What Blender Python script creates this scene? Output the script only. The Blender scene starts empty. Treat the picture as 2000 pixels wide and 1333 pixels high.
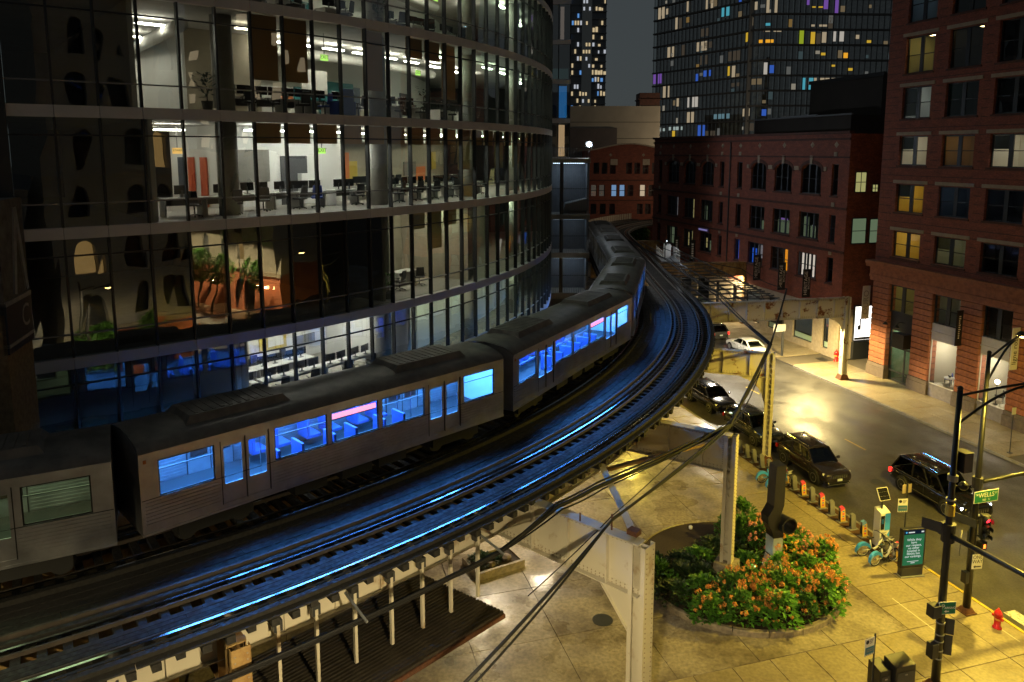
import bpy, math, random
from math import sin, cos, pi, radians, degrees, atan2, hypot, sqrt
from mathutils import Vector, Matrix

random.seed(7)
scene = bpy.context.scene
COL = scene.collection

# ------------------------------------------------------------------ camera
TILT = 7.8868
cam_d = bpy.data.cameras.new('camera')
cam = bpy.data.objects.new('camera', cam_d); COL.objects.link(cam)
cam.location = (0, 0, 19.0)
cam.rotation_euler = (radians(90 - TILT), 0, 0)
cam_d.sensor_width = 36; cam_d.lens = 26.19
cam_d.shift_y = -0.08497
cam_d.clip_start = 0.1; cam_d.clip_end = 3000
scene.camera = cam

# ------------------------------------------------------------------ world: overcast city night sky
w = bpy.data.worlds.new('World'); scene.world = w; w.use_nodes = True
wn = w.node_tree; wn.nodes.clear()
w_out = wn.nodes.new('ShaderNodeOutputWorld'); w_bg = wn.nodes.new('ShaderNodeBackground')
w_sky = wn.nodes.new('ShaderNodeTexSky'); w_sky.sky_type = 'NISHITA'; w_sky.sun_disc = False
w_sky.sun_elevation = radians(35); w_sky.sun_rotation = radians(200)
w_mix = wn.nodes.new('ShaderNodeMix'); w_mix.data_type = 'RGBA'
w_mix.inputs[0].default_value = 0.985
w_mix.inputs[7].default_value = (0.043, 0.050, 0.052, 1)
w_mul = wn.nodes.new('ShaderNodeMix'); w_mul.data_type = 'RGBA'; w_mul.blend_type = 'MULTIPLY'
w_mul.inputs[0].default_value = 1; w_mul.inputs[7].default_value = (0.05, 0.05, 0.05, 1)
wn.links.new(w_sky.outputs[0], w_mul.inputs[6]); wn.links.new(w_mul.outputs[2], w_mix.inputs[6])
wn.links.new(w_mix.outputs[2], w_bg.inputs[0]); wn.links.new(w_bg.outputs[0], w_out.inputs[0])
w_bg.inputs[1].default_value = 1.0

# the glow of the night clouds, no hard shadows
sun_d = bpy.data.lights.new('night_sky_glow', 'SUN'); sun_d.energy = 0.02; sun_d.angle = radians(30); sun_d.color = (1, .93, .85)
sun = bpy.data.objects.new('night_sky_glow', sun_d); COL.objects.link(sun); sun.rotation_euler = (radians(35), 0, radians(200))

vs = scene.view_settings
vs.view_transform = 'Standard'; vs.look = 'None'; vs.exposure = 0.0; vs.gamma = 1.0; vs.use_curve_mapping = False
scene.cycles.use_denoising = True
try:
    scene.cycles.denoiser = 'OPENIMAGEDENOISE'
except Exception:
    pass
scene.cycles.max_bounces = 7; scene.cycles.diffuse_bounces = 2; scene.cycles.glossy_bounces = 3
scene.cycles.transmission_bounces = 4; scene.cycles.transparent_max_bounces = 12
scene.cycles.sample_clamp_indirect = 4.0; scene.cycles.caustics_reflective = False; scene.cycles.caustics_refractive = False
scene.cycles.blur_glossy = 0.5

# ------------------------------------------------------------------ helpers
def lin(c):
    if isinstance(c, str):
        c = c.lstrip('#'); c = [int(c[i:i + 2], 16) / 255 for i in (0, 2, 4)]
        c = [x / 12.92 if x <= .04045 else ((x + .055) / 1.055) ** 2.4 for x in c]
    return (c[0], c[1], c[2], 1)

MATS = {}
def mat(name, col, rough=.6, metal=0, var=0.0, scale=3.0, col2=None, bump=0.0, bscale=None, rough2=None, rscale=None,
        emit=None, estr=0.0, spec=.5, objvar=0.0, coat=0.0, stretch=None, thr=None, coords='Object', speck=0.0, sscale=20.0):
    """procedural principled material: colour noise between col and col2, roughness noise, bump"""
    if name in MATS: return MATS[name]
    m = bpy.data.materials.new(name); m.use_nodes = True; MATS[name] = m
    nt = m.node_tree; N = nt.nodes; L = nt.links; b = N['Principled BSDF']
    c = lin(col); b.inputs['Base Color'].default_value = c
    b.inputs['Roughness'].default_value = rough; b.inputs['Metallic'].default_value = metal
    b.inputs['Specular IOR Level'].default_value = spec; b.inputs['Coat Weight'].default_value = coat
    if coords == 'World': src = N.new('ShaderNodeNewGeometry').outputs['Position']
    else: src = N.new('ShaderNodeTexCoord').outputs[coords]
    if stretch:
        mp = N.new('ShaderNodeMapping'); mp.inputs['Scale'].default_value = stretch; L.new(src, mp.inputs[0]); src = mp.outputs[0]
    if col2 is None and var > 0:
        col2 = tuple(x * (1 - var) for x in c[:3])
    out = None
    if col2 is not None:
        nz = N.new('ShaderNodeTexNoise'); nz.inputs['Scale'].default_value = scale; nz.inputs['Detail'].default_value = 6
        nz.inputs['Roughness'].default_value = .62
        L.new(src, nz.inputs['Vector'])
        rp = N.new('ShaderNodeValToRGB'); lo, hi = thr or (.35, .65)
        rp.color_ramp.elements[0].position = lo; rp.color_ramp.elements[1].position = hi
        rp.color_ramp.elements[0].color = c; rp.color_ramp.elements[1].color = lin(col2)
        L.new(nz.outputs['Fac'], rp.inputs[0]); out = rp.outputs[0]
    if speck > 0:
        n4 = N.new('ShaderNodeTexNoise'); n4.inputs['Scale'].default_value = sscale; n4.inputs['Detail'].default_value = 3; L.new(src, n4.inputs['Vector'])
        r4 = N.new('ShaderNodeMapRange'); r4.inputs['From Min'].default_value = .3; r4.inputs['From Max'].default_value = .7; r4.inputs['To Min'].default_value = 1 - speck; r4.inputs['To Max'].default_value = 1 + speck
        L.new(n4.outputs['Fac'], r4.inputs['Value']); m4 = N.new('ShaderNodeMix'); m4.data_type = 'RGBA'; m4.blend_type = 'MULTIPLY'; m4.inputs[0].default_value = 1
        if out: L.new(out, m4.inputs[6])
        else: m4.inputs[6].default_value = c
        L.new(r4.outputs[0], m4.inputs[7]); out = m4.outputs[2]
    if objvar > 0:
        oi = N.new('ShaderNodeObjectInfo'); hs = N.new('ShaderNodeHueSaturation')
        mr = N.new('ShaderNodeMapRange'); mr.inputs['To Min'].default_value = 1 - objvar; mr.inputs['To Max'].default_value = 1 + objvar
        L.new(oi.outputs['Random'], mr.inputs['Value']); L.new(mr.outputs[0], hs.inputs['Value'])
        if out: L.new(out, hs.inputs['Color'])
        else: hs.inputs['Color'].default_value = c
        out = hs.outputs[0]
    if out: L.new(out, b.inputs['Base Color'])
    if rough2 is not None:
        n2 = N.new('ShaderNodeTexNoise'); n2.inputs['Scale'].default_value = rscale or scale * .5; n2.inputs['Detail'].default_value = 5
        L.new(src, n2.inputs['Vector']); r2 = N.new('ShaderNodeMapRange'); r2.inputs['From Min'].default_value = .38; r2.inputs['From Max'].default_value = .62
        r2.inputs['To Min'].default_value = rough; r2.inputs['To Max'].default_value = rough2
        L.new(n2.outputs['Fac'], r2.inputs['Value']); L.new(r2.outputs[0], b.inputs['Roughness'])
    if bump > 0:
        n3 = N.new('ShaderNodeTexNoise'); n3.inputs['Scale'].default_value = bscale or scale * 6; n3.inputs['Detail'].default_value = 4
        L.new(src, n3.inputs['Vector']); bp = N.new('ShaderNodeBump'); bp.inputs['Strength'].default_value = bump; bp.inputs['Distance'].default_value = .02
        L.new(n3.outputs['Fac'], bp.inputs['Height']); L.new(bp.outputs[0], b.inputs['Normal'])
    if emit is not None:
        b.inputs['Emission Color'].default_value = lin(emit); b.inputs['Emission Strength'].default_value = estr
    return m

def emis(name, col, strength):
    if name in MATS: return MATS[name]
    m = bpy.data.materials.new(name); m.use_nodes = True; MATS[name] = m
    nt = m.node_tree; nt.nodes.clear(); o = nt.nodes.new('ShaderNodeOutputMaterial'); e = nt.nodes.new('ShaderNodeEmission')
    e.inputs[0].default_value = lin(col); e.inputs[1].default_value = strength; nt.links.new(e.outputs[0], o.inputs[0])
    return m

def glass(name, tint=(.75, .8, .8), ior=1.5, wave=0.0, wscale=.35, refl=(1, 1, 1), rough=0.0, extra=0.0):
    """thin window glass: clear straight through, mirror by Fresnel, slightly wavy"""
    if name in MATS: return MATS[name]
    m = bpy.data.materials.new(name); m.use_nodes = True; MATS[name] = m
    nt = m.node_tree; N = nt.nodes; L = nt.links; N.clear()
    o = N.new('ShaderNodeOutputMaterial'); t = N.new('ShaderNodeBsdfTransparent'); g = N.new('ShaderNodeBsdfGlossy'); mx = N.new('ShaderNodeMixShader')
    t.inputs[0].default_value = lin(tint); g.inputs[0].default_value = lin(refl); g.inputs['Roughness'].default_value = rough
    fr = N.new('ShaderNodeFresnel'); fr.inputs['IOR'].default_value = ior
    fac = fr.outputs[0]
    if extra:
        ad = N.new('ShaderNodeMath'); ad.operation = 'ADD'; ad.use_clamp = True; ad.inputs[1].default_value = extra; L.new(fac, ad.inputs[0]); fac = ad.outputs[0]
    L.new(fac, mx.inputs[0]); L.new(t.outputs[0], mx.inputs[1]); L.new(g.outputs[0], mx.inputs[2]); L.new(mx.outputs[0], o.inputs[0])
    if wave > 0:
        tc = N.new('ShaderNodeTexCoord'); nz = N.new('ShaderNodeTexNoise'); nz.inputs['Scale'].default_value = wscale; nz.inputs['Detail'].default_value = 1
        bp = N.new('ShaderNodeBump'); bp.inputs['Strength'].default_value = wave; bp.inputs['Distance'].default_value = .1
        L.new(tc.outputs['Object'], nz.inputs['Vector']); L.new(nz.outputs['Fac'], bp.inputs['Height']); L.new(bp.outputs[0], g.inputs['Normal'])
    return m

class MB:
    """collects shapes into one mesh"""
    def __init__(s): s.v = []; s.f = []
    def add(s, vs, fs):
        o = len(s.v); s.v += [tuple(p) for p in vs]; s.f += [tuple(i + o for i in f) for f in fs]; return s
    def box(s, x0, x1, y0, y1, z0, z1):
        return s.add([(x0, y0, z0), (x1, y0, z0), (x1, y1, z0), (x0, y1, z0), (x0, y0, z1), (x1, y0, z1), (x1, y1, z1), (x0, y1, z1)],
                     [(0, 3, 2, 1), (4, 5, 6, 7), (0, 1, 5, 4), (1, 2, 6, 5), (2, 3, 7, 6), (3, 0, 4, 7)])
    def cbox(s, c, d, rz=0.0, rx=0.0, ry=0.0):
        M = Matrix.Translation(c) @ Matrix.Rotation(rz, 4, 'Z') @ Matrix.Rotation(ry, 4, 'Y') @ Matrix.Rotation(rx, 4, 'X')
        hx, hy, hz = d[0] / 2, d[1] / 2, d[2] / 2
        vs = [M @ Vector(p) for p in [(-hx, -hy, -hz), (hx, -hy, -hz), (hx, hy, -hz), (-hx, hy, -hz), (-hx, -hy, hz), (hx, -hy, hz), (hx, hy, hz), (-hx, hy, hz)]]
        return s.add(vs, [(0, 3, 2, 1), (4, 5, 6, 7), (0, 1, 5, 4), (1, 2, 6, 5), (2, 3, 7, 6), (3, 0, 4, 7)])
    def bar(s, a, b, w, h=None, up=(0, 0, 1)):
        a = Vector(a); b = Vector(b); h = h or w; d = (b - a)
        if d.length < 1e-6: return s
        d.normalize(); up = Vector(up)
        if abs(d.dot(up)) > .98: up = Vector((1, 0, 0))
        r = d.cross(up).normalized(); u = r.cross(d)
        vs = []
        for p in (a, b):
            for i, j in ((-1, -1), (1, -1), (1, 1), (-1, 1)): vs.append(p + r * (i * w / 2) + u * (j * h / 2))
        return s.add(vs, [(0, 1, 2, 3), (7, 6, 5, 4), (0, 4, 5, 1), (1, 5, 6, 2), (2, 6, 7, 3), (3, 7, 4, 0)])
    def tube(s, pts, r, n=8, r2=None):
        pts = [Vector(p) for p in pts]; k = len(pts); base = len(s.v); prev = None
        for i, p in enumerate(pts):
            d = (pts[min(i + 1, k - 1)] - pts[max(i - 1, 0)]).normalized()
            if prev is None:
                up = Vector((0, 0, 1)) if abs(d.z) < .95 else Vector((1, 0, 0)); a = d.cross(up).normalized()
            else:
                a = (prev - d * prev.dot(d)).normalized()
            prev = a; b = d.cross(a); rr = r if r2 is None else r + (r2 - r) * i / (k - 1)
            for j in range(n):
                t = 2 * pi * j / n; s.v.append(tuple(p + (a * cos(t) + b * sin(t)) * rr))
        for i in range(k - 1):
            for j in range(n):
                j2 = (j + 1) % n; s.f.append((base + i * n + j, base + i * n + j2, base + (i + 1) * n + j2, base + (i + 1) * n + j))
        s.f.append(tuple(base + j for j in range(n))[::-1]); s.f.append(tuple(base + (k - 1) * n + j for j in range(n)))
        return s
    def cyl(s, a, b, r, n=12, r2=None): return s.tube([a, b], r, n, r2)
    def lathe(s, prof, n=16, c=(0, 0, 0), axis='Z'):
        base = len(s.v)
        for (r, z) in prof:
            for j in range(n):
                t = 2 * pi * j / n
                if axis == 'Z': p = (c[0] + r * cos(t), c[1] + r * sin(t), c[2] + z)
                elif axis == 'Y': p = (c[0] + r * cos(t), c[1] + z, c[2] + r * sin(t))
                else: p = (c[0] + z, c[1] + r * cos(t), c[2] + r * sin(t))
                s.v.append(p)
        for i in range(len(prof) - 1):
            for j in range(n):
                j2 = (j + 1) % n; s.f.append((base + i * n + j, base + i * n + j2, base + (i + 1) * n + j2, base + (i + 1) * n + j))
        s.f.append(tuple(base + j for j in range(n))[::-1]); s.f.append(tuple(base + (len(prof) - 1) * n + j for j in range(n)))
        return s
    def prism(s, poly, vec):
        n = len(poly); vec = Vector(vec); a = [Vector(p) for p in poly]; b = [p + vec for p in a]
        return s.add(a + b, [tuple(range(n))[::-1], tuple(range(n, 2 * n))] + [(i, (i + 1) % n, n + (i + 1) % n, n + i) for i in range(n)])
    def quad(s, a, b, c, d): return s.add([a, b, c, d], [(0, 1, 2, 3)])
    def ball(s, c, r, n=8, m=6):
        pr = [(max(1e-4, r * sin(pi * i / m)), -r * cos(pi * i / m)) for i in range(m + 1)]
        return s.lathe(pr, n, c)
    def mesh(s, name):
        me = bpy.data.meshes.new(name); me.from_pydata(s.v, [], s.f); me.update(); return me
    def build(s, name, m, parent=None, smooth=False, bevel=0.0, sub=0):
        me = s.mesh(name); me.materials.append(m if not isinstance(m, str) else MATS[m])
        if smooth:
            me.polygons.foreach_set('use_smooth', [True] * len(me.polygons))
        o = bpy.data.objects.new(name, me); COL.objects.link(o)
        if parent: o.parent = parent
        if bevel > 0:
            b = o.modifiers.new('bevel', 'BEVEL'); b.width = bevel; b.segments = 2; b.limit_method = 'ANGLE'
        if sub:
            q = o.modifiers.new('sub', 'SUBSURF'); q.levels = sub; q.render_levels = sub
        return o

def tag(o, label=None, cat=None, group=None, kind=None):
    if label: o['label'] = label
    if cat: o['category'] = cat
    if group: o['group'] = group
    if kind: o['kind'] = kind
    return o
def thing(name, label, cat, loc=(0, 0, 0), rz=0.0, group=None):
    o = bpy.data.objects.new(name, None); COL.objects.link(o); o.location = loc; o.rotation_euler = (0, 0, rz); o.empty_display_size = .3
    return tag(o, label, cat, group)
def copy_tree(root, parent=None, loc=None, rz=None, label=None, group=None):
    c = root.copy(); COL.objects.link(c); c.parent = parent
    if loc is not None: c.location = loc
    if rz is not None: c.rotation_euler = (0, 0, rz)
    if label: c['label'] = label
    if group: c['group'] = group
    for ch in root.children:
        copy_tree(ch, c)
    return c
def inst(src, parent, loc=(0, 0, 0), rot=(0, 0, 0), m=None):
    """another piece of the same mesh"""
    o = bpy.data.objects.new(src.name.split('.')[0], src.data); COL.objects.link(o); o.parent = parent; o.location = loc; o.rotation_euler = rot
    return o
def piece(name, me, parent, loc=(0, 0, 0), rz=0.0):
    o = bpy.data.objects.new(name, me); COL.objects.link(o); o.parent = parent; o.location = loc; o.rotation_euler = (0, 0, rz); return o
FONT = None
def text(body, size, m, parent, loc, rot, name='lettering', align='CENTER', ext=0.003, sx=1.0):
    cu = bpy.data.curves.new(name, 'FONT'); cu.body = body; cu.size = size; cu.align_x = align; cu.align_y = 'CENTER'; cu.extrude = ext; cu.resolution_u = 3
    cu.space_line = .85
    t = bpy.data.objects.new(name, cu); COL.objects.link(t)
    dg = bpy.context.evaluated_depsgraph_get(); me = bpy.data.meshes.new_from_object(t.evaluated_get(dg)); bpy.data.objects.remove(t)
    me.materials.clear(); me.materials.append(m); o = bpy.data.objects.new(name, me); COL.objects.link(o)
    o.parent = parent; o.location = loc; o.rotation_euler = rot; o.scale = (sx, 1, 1)
    return o
ORD = 'first second third fourth fifth sixth seventh eighth ninth tenth eleventh twelfth thirteenth fourteenth fifteenth sixteenth seventeenth eighteenth nineteenth twentieth'.split()

# street frame: u runs down Wells towards the camera, v across it; world = rot(PHI)*(u,v)
_n = hypot(.275, .9615); SX, SY = .275 / _n, -.9615 / _n
PHI = atan2(SY, SX)
def UV(u, v, z=0.0): return (u * SX - v * SY, u * SY + v * SX, z)

# track path: circle round the corner, then straight, then a bend to the right
CX, CY, RC = -40.55, 60.9, 51.75
TH0, THE = -60.0, -2.5
S1 = RC * radians(THE - TH0); S2 = S1 + 45.0; RB = 32.0
def track(s, off=0.0):
    """point and heading (angle) at arc length s, offset to the outside of the curve"""
    if s <= S1:
        th = radians(TH0) + s / RC; r = RC + off
        return CX + r * cos(th), CY + r * sin(th), th + pi / 2
    th = radians(THE); nx, ny = cos(th), sin(th); bx, by = CX + RC * nx, CY + RC * ny; dx, dy = -ny, nx
    if s <= S2:
        k = s - S1; return bx + dx * k + nx * off, by + dy * k + ny * off, th + pi / 2
    k = (s - S2) / RB; ex, ey = bx + dx * 45 + nx * RB, by + dy * 45 + ny * RB
    a = th + pi - k; r = RB - off
    return ex + r * cos(a), ey + r * sin(a), th + pi / 2 - k
def s_of(th): return RC * radians(th - TH0)
def sweep(mb, sec, s0, s1, ds=1.0):
    n = max(2, int(math.ceil((s1 - s0) / ds)) + 1); k = len(sec); base = len(mb.v)
    for i in range(n):
        s = s0 + (s1 - s0) * i / (n - 1)
        for (o, z) in sec:
            x, y, _ = track(s, o); mb.v.append((x, y, z))
    for i in range(n - 1):
        for j in range(k):
            j2 = (j + 1) % k; mb.f.append((base + i * k + j, base + i * k + j2, base + (i + 1) * k + j2, base + (i + 1) * k + j))
    mb.f.append(tuple(base + j for j in range(k))); mb.f.append(tuple(base + (n - 1) * k + j for j in range(k))[::-1])
    return mb
def rect(o0, o1, z0, z1): return [(o0, z0), (o1, z0), (o1, z1), (o0, z1)]
def pol(r, th): return CX + r * cos(radians(th)), CY + r * sin(radians(th))

def wall(mb, u0, u1, z0, z1, ops, depth=.3, y=0.0):
    """flat wall facing -y with rectangular openings (a,b,c,d) and their reveals; arch (a,b,c,d,rise) adds a curved head"""
    us = sorted({u0, u1, *[o[0] for o in ops], *[o[1] for o in ops]}); zs = sorted({z0, z1, *[o[2] for o in ops], *[o[3] for o in ops]})
    for i in range(len(us) - 1):
        j = 0
        while j < len(zs) - 1:
            def solid(jj):
                cu, cz = (us[i] + us[i + 1]) / 2, (zs[jj] + zs[jj + 1]) / 2
                return not any(o[0] < cu < o[1] and o[2] < cz < o[3] for o in ops)
            if not solid(j): j += 1; continue
            k = j
            while k < len(zs) - 1 and solid(k): k += 1
            mb.quad((us[i], y, zs[j]), (us[i + 1], y, zs[j]), (us[i + 1], y, zs[k]), (us[i], y, zs[k])); j = k
    for o in ops:
        a, b, c, d = o[:4]; Y = y + depth
        mb.quad((a, y, c), (a, Y, c), (a, Y, d), (a, y, d)); mb.quad((b, y, d), (b, Y, d), (b, Y, c), (b, y, c))
        mb.quad((a, Y, c), (a, y, c), (b, y, c), (b, Y, c)); mb.quad((a, y, d), (a, Y, d), (b, Y, d), (b, y, d))
        if len(o) > 4:
            h = o[4]; m = (a + b) / 2; hw = (b - a) / 2; n = 8
            P = [(m - hw * cos(pi * i / n), d - h + h * sin(pi * i / n)) for i in range(n + 1)]
            for i in range(n):
                (p, q), (r, s) = P[i], P[i + 1]
                mb.quad((p, y, q), (r, y, s), (r, y, d), (p, y, d))
                mb.quad((p, y, q), (p, Y, q), (r, Y, s), (r, y, s))
    return mb
# ------------------------------------------------------------------ materials
M = lambda n: MATS[n]
mat('asphalt', (.040, .037, .034), .33, col2=(.060, .056, .050), scale=.8, rough2=.56, rscale=.5, bump=.4, bscale=40, spec=.5, speck=.35, sscale=9)
mat('ground_dirt', (.03, .03, .03), .8, var=.3)
mat('concrete', (.285, .245, .185), .13, col2=(.13, .105, .075), scale=.42, thr=(.44, .62), rough2=.62, rscale=.4, bump=.16, bscale=26, objvar=.05, coords='World', speck=.28, sscale=7)
mat('concrete_amber', (.27, .225, .145), .30, col2=(.22, .18, .11), scale=.6, rough2=.65, rscale=.5, bump=.14, bscale=30, objvar=.10, coords='World', speck=.2, sscale=8)
mat('concrete_wet', (.24, .21, .17), .12, col2=(.13, .11, .09), scale=.55, thr=(.4, .62), rough2=.5, rscale=.45, bump=.2, bscale=14, objvar=.1)
mat('kerb_stone', (.27, .25, .22), .5, var=.35, scale=4)
mat('kerb_yellow', (.55, .40, .03), .5, col2=(.25, .2, .1), scale=8, thr=(.5, .75))
mat('paint_yellow', (.6, .42, .05), .5, var=.5, scale=12)
mat('paint_white', (.55, .53, .48), .5, col2=(.12, .12, .11), scale=9, thr=(.5, .62))
mat('joint_dark', (.10, .085, .06), .8)
mat('steel_cream', (.50, .455, .355), .42, col2=(.26, .16, .07), scale=1.1, thr=(.57, .72), rough2=.65, bump=.12, bscale=14, coords='World')
mat('steel_rusty', (.55, .50, .42), .5, col2=(.16, .055, .018), scale=1.3, thr=(.56, .63), rough2=.8, bump=.2, bscale=10)
mat('steel_ochre', (.36, .24, .09), .55, col2=(.17, .07, .02), scale=2.2, thr=(.4, .7), bump=.15)
mat('rivet', (.30, .25, .18), .5)
mat('rail_steel', (.42, .42, .42), .18, metal=1, var=.3, scale=6)
mat('rail_side', (.07, .055, .045), .6, var=.4)
mat('timber_wet', (.020, .018, .016), .60, col2=(.012, .011, .010), scale=5, rough2=.9, rscale=9, bump=.10, bscale=60, objvar=.25)
mat('timber_plank', (.019, .018, .018), .55, col2=(.02, .018, .016), scale=6, rough2=.85, rscale=7, bump=.10, bscale=70, objvar=.25)
mat('cable_black', (.010, .010, .011), .65, spec=.25)
mat('black_metal', (.012, .012, .013), .38, var=.3)
mat('dark_metal', (.035, .037, .04), .4, var=.2)
mat('galv', (.33, .34, .35), .45, metal=.6, var=.25, scale=5)
mat('stainless', (.44, .45, .47), .28, metal=.8, col2=(.34, .34, .35), scale=1.6, rough2=.48, rscale=1.2)
mat('stainless_roof', (.20, .175, .145), .5, metal=.2, var=.45, scale=1.5)
mat('underframe', (.02, .02, .02), .7)
mat('car_interior', (.62, .62, .62), .5)
mat('seat_blue', (.05, .09, .30), .6, var=.3)
mat('spandrel', (.56, .54, .56), .42, metal=.1, var=.12, scale=.7)
mat('mullion', (.035, .038, .042), .4, metal=.4)
mat('rail_alu', (.22, .22, .23), .4, metal=.5)
glass('facade_glass', (.78, .86, .82), 1.6, wave=.12, wscale=.5, extra=.20)
glass('window_glass', (.82, .85, .85), 1.5, wave=.1, wscale=.7, extra=.03)
glass('tower_glass', (.55, .60, .60), 1.5, wave=.1, wscale=.2, extra=.22)
glass('car_glass', (.22, .26, .23), 1.5, extra=.02)
glass('train_glass', (.85, .90, .95), 1.5)
mat('office_white', (.72, .70, .66), .7)
mat('office_tan', (.36, .31, .23), .8, var=.1)
mat('office_ceiling', (.58, .56, .53), .8, var=.2, scale=.6)
mat('office_floor', (.34, .31, .27), .5, var=.2)
mat('office_dark', (.05, .05, .055), .7)
mat('core_dim', (.16, .15, .13), .8)
mat('desk_white', (.62, .61, .58), .4)
mat('chair_black', (.015, .015, .016), .6)
mat('chair_blue', (.02, .06, .35), .6)
mat('screen_black', (.012, .012, .014), .15)
mat('column_concrete', (.36, .34, .30), .7, var=.15)
mat('brick_red', (.25, .068, .036), .75, col2=(.15, .042, .026), scale=1.3, bump=.25, bscale=22, speck=.35, sscale=6, stretch=(1, 1, 2.5))
mat('brick_dark', (.10, .036, .024), .8, col2=(.055, .022, .016), scale=2.2, bump=.2, bscale=20)
mat('stone_red', (.36, .125, .060), .7, col2=(.22, .075, .040), scale=3, bump=.25, bscale=16, objvar=.12)
mat('stone_base', (.15, .115, .095), .7, var=.35, scale=4, bump=.2)
mat('limestone', (.42, .35, .26), .7, var=.25, scale=3)
mat('trim_tan', (.34, .27, .19), .7, var=.2)
mat('frame_dark', (.018, .020, .024), .45)
mat('frame_blue', (.024, .030, .042), .5)
mat('roof_dark', (.03, .028, .026), .8)
mat('beige_wall', (.34, .30, .24), .85, col2=(.28, .245, .195), scale=.25)
mat('tower_concrete', (.20, .20, .20), .8)
mat('tower_slab', (.05, .05, .052), .6)
mat('brown_block', (.045, .035, .026), .85, var=.25, scale=.3)
mat('white_paint', (.66, .64, .61), .5)
mat('sign_white', (.70, .69, .66), .5)
mat('sign_green', (.012, .15, .085), .4)
mat('sign_blue', (.02, .14, .26), .4)
mat('sign_red', (.5, .03, .02), .4)
mat('rust', (.12, .045, .02), .8, var=.5, scale=12)
mat('hydrant_red', (.50, .016, .014), .28)
mat('hydrant_band', (.75, .42, .08), .5)
mat('tyre', (.012, .012, .012), .7)
mat('rim', (.55, .55, .56), .28, metal=.85)
mat('chrome', (.75, .75, .75), .12, metal=1)
mat('paint_car_plum', (.022, .017, .024), .22, metal=.3, coat=.7)
mat('paint_car_black', (.008, .008, .010), .16, metal=.2, coat=.9)
mat('paint_car_blue', (.02, .025, .035), .22, metal=.4, coat=.7)
mat('paint_car_grey', (.07, .075, .08), .25, metal=.5, coat=.6)
mat('paint_car_white', (.62, .62, .6), .3, coat=.5)
mat('plate', (.55, .62, .7), .4)
mat('lens_amber', (.4, .12, .03), .2)
mat('lens_clear', (.6, .6, .6), .1)
mat('lens_red', (.35, .01, .01), .2)
mat('bike_blue', (.05, .33, .95), .3, coat=.4)
mat('bike_white', (.62, .64, .66), .3, coat=.4)
mat('bike_grey', (.35, .36, .37), .4)
mat('bike_silver', (.5, .5, .5), .3, metal=.6)
mat('dock_grey', (.20, .20, .20), .45, var=.2)
mat('wrap_pink', (.62, .06, .14), .45)
mat('wrap_yellow', (.68, .42, .06), .45)
mat('wrap_blue', (.12, .26, .6), .45)
mat('bark', (.06, .045, .03), .9, var=.4, scale=8)
mat('soil', (.035, .022, .014), .9, col2=(.02, .013, .009), scale=10, bump=.5, bscale=30)
mat('leaf', (.075, .20, .03), .45, col2=(.04, .12, .018), scale=2.5, objvar=.2, spec=.4)
mat('leaf_dark', (.022, .052, .018), .5, col2=(.012, .034, .010), scale=2.5, objvar=.25)
mat('leaf_bright', (.12, .31, .035), .42, col2=(.06, .18, .025), scale=3, objvar=.2)
mat('blossom', (.74, .36, .07), .6, col2=(.62, .20, .06), scale=4, objvar=.25)
mat('blossom_pink', (.80, .28, .22), .6, col2=(.75, .38, .16), scale=4, objvar=.25)
mat('mulch', (.05, .027, .014), .95, col2=(.09, .04, .015), scale=14, bump=.5, bscale=50)
emis('exit_green', (.55, .95, .18), 1.6)
emis('stairs_orange', (1, .55, .15), 1.3)
emis('office_light', (1, .96, .88), 62.0)
emis('office_light_warm', (1, .91, .76), 50.0)
emis('office_light_dim', (1, .86, .62), 12)
emis('lamp_sodium', (1, .62, .18), 20)
emis('lamp_white', (.8, .9, 1), 400)
emis('head_white', (.75, .87, 1), 30)
emis('tail_red', (1, .03, .02), 2.5)
emis('signal_red', (1, .02, .03), 6)
emis('hand_orange', (1, .16, .02), 5)

def translucent(name, col, f=.5):
    m = bpy.data.materials.new(name); m.use_nodes = True; MATS[name] = m; nt = m.node_tree; nt.nodes.clear()
    o = nt.nodes.new('ShaderNodeOutputMaterial'); d = nt.nodes.new('ShaderNodeBsdfDiffuse'); t = nt.nodes.new('ShaderNodeBsdfTranslucent'); x = nt.nodes.new('ShaderNodeMixShader')
    d.inputs[0].default_value = lin(col); t.inputs[0].default_value = lin(col); x.inputs[0].default_value = f
    nt.links.new(d.outputs[0], x.inputs[1]); nt.links.new(t.outputs[0], x.inputs[2]); nt.links.new(x.outputs[0], o.inputs[0]); return m
translucent('blind_tan', (.42, .30, .18)); translucent('blind_olive', (.36, .32, .19))
emis('office_light_green', (.82, 1, .70), 30)
# ------------------------------------------------------------------ ground, road, pavements (street frame: x=u, y=v)
def struct(o): o['kind'] = 'structure'; return o
g = MB(); g.quad((-900, -900, -.05), (900, -900, -.05), (900, 900, -.05), (-900, 900, -.05))
struct(g.build('ground', M('ground_dirt')))
rd = MB()
rd.quad((-260, 27.0, 0), (60, 27.0, 0), (60, 41.6, 0), (-260, 41.6, 0))
rd.quad((-16.5, -60, -.006), (-1.5, -60, -.006), (-1.5, 90, -.006), (-16.5, 90, -.006))
road = struct(rd.build('road', M('asphalt'))); road.rotation_euler = (0, 0, PHI)
pv = MB()
pv.box(-150, -17.0, -70, 26.84, -.04, .118)
pavement = struct(pv.build('pavement', M('joint_dark'))); pavement.rotation_euler = (0, 0, PHI)
fw = MB(); fw.box(-55.0, -17.0, 41.76, 80, -.04, .118); fw.box(-160, -57.5, 41.76, 47.2, -.04, .118); fw.box(-57.5, -55.0, 41.76, 47.2, -.04, .06)
footway = struct(fw.build('sidewalk', M('joint_dark'))); footway.rotation_euler = (0, 0, PHI)
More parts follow.
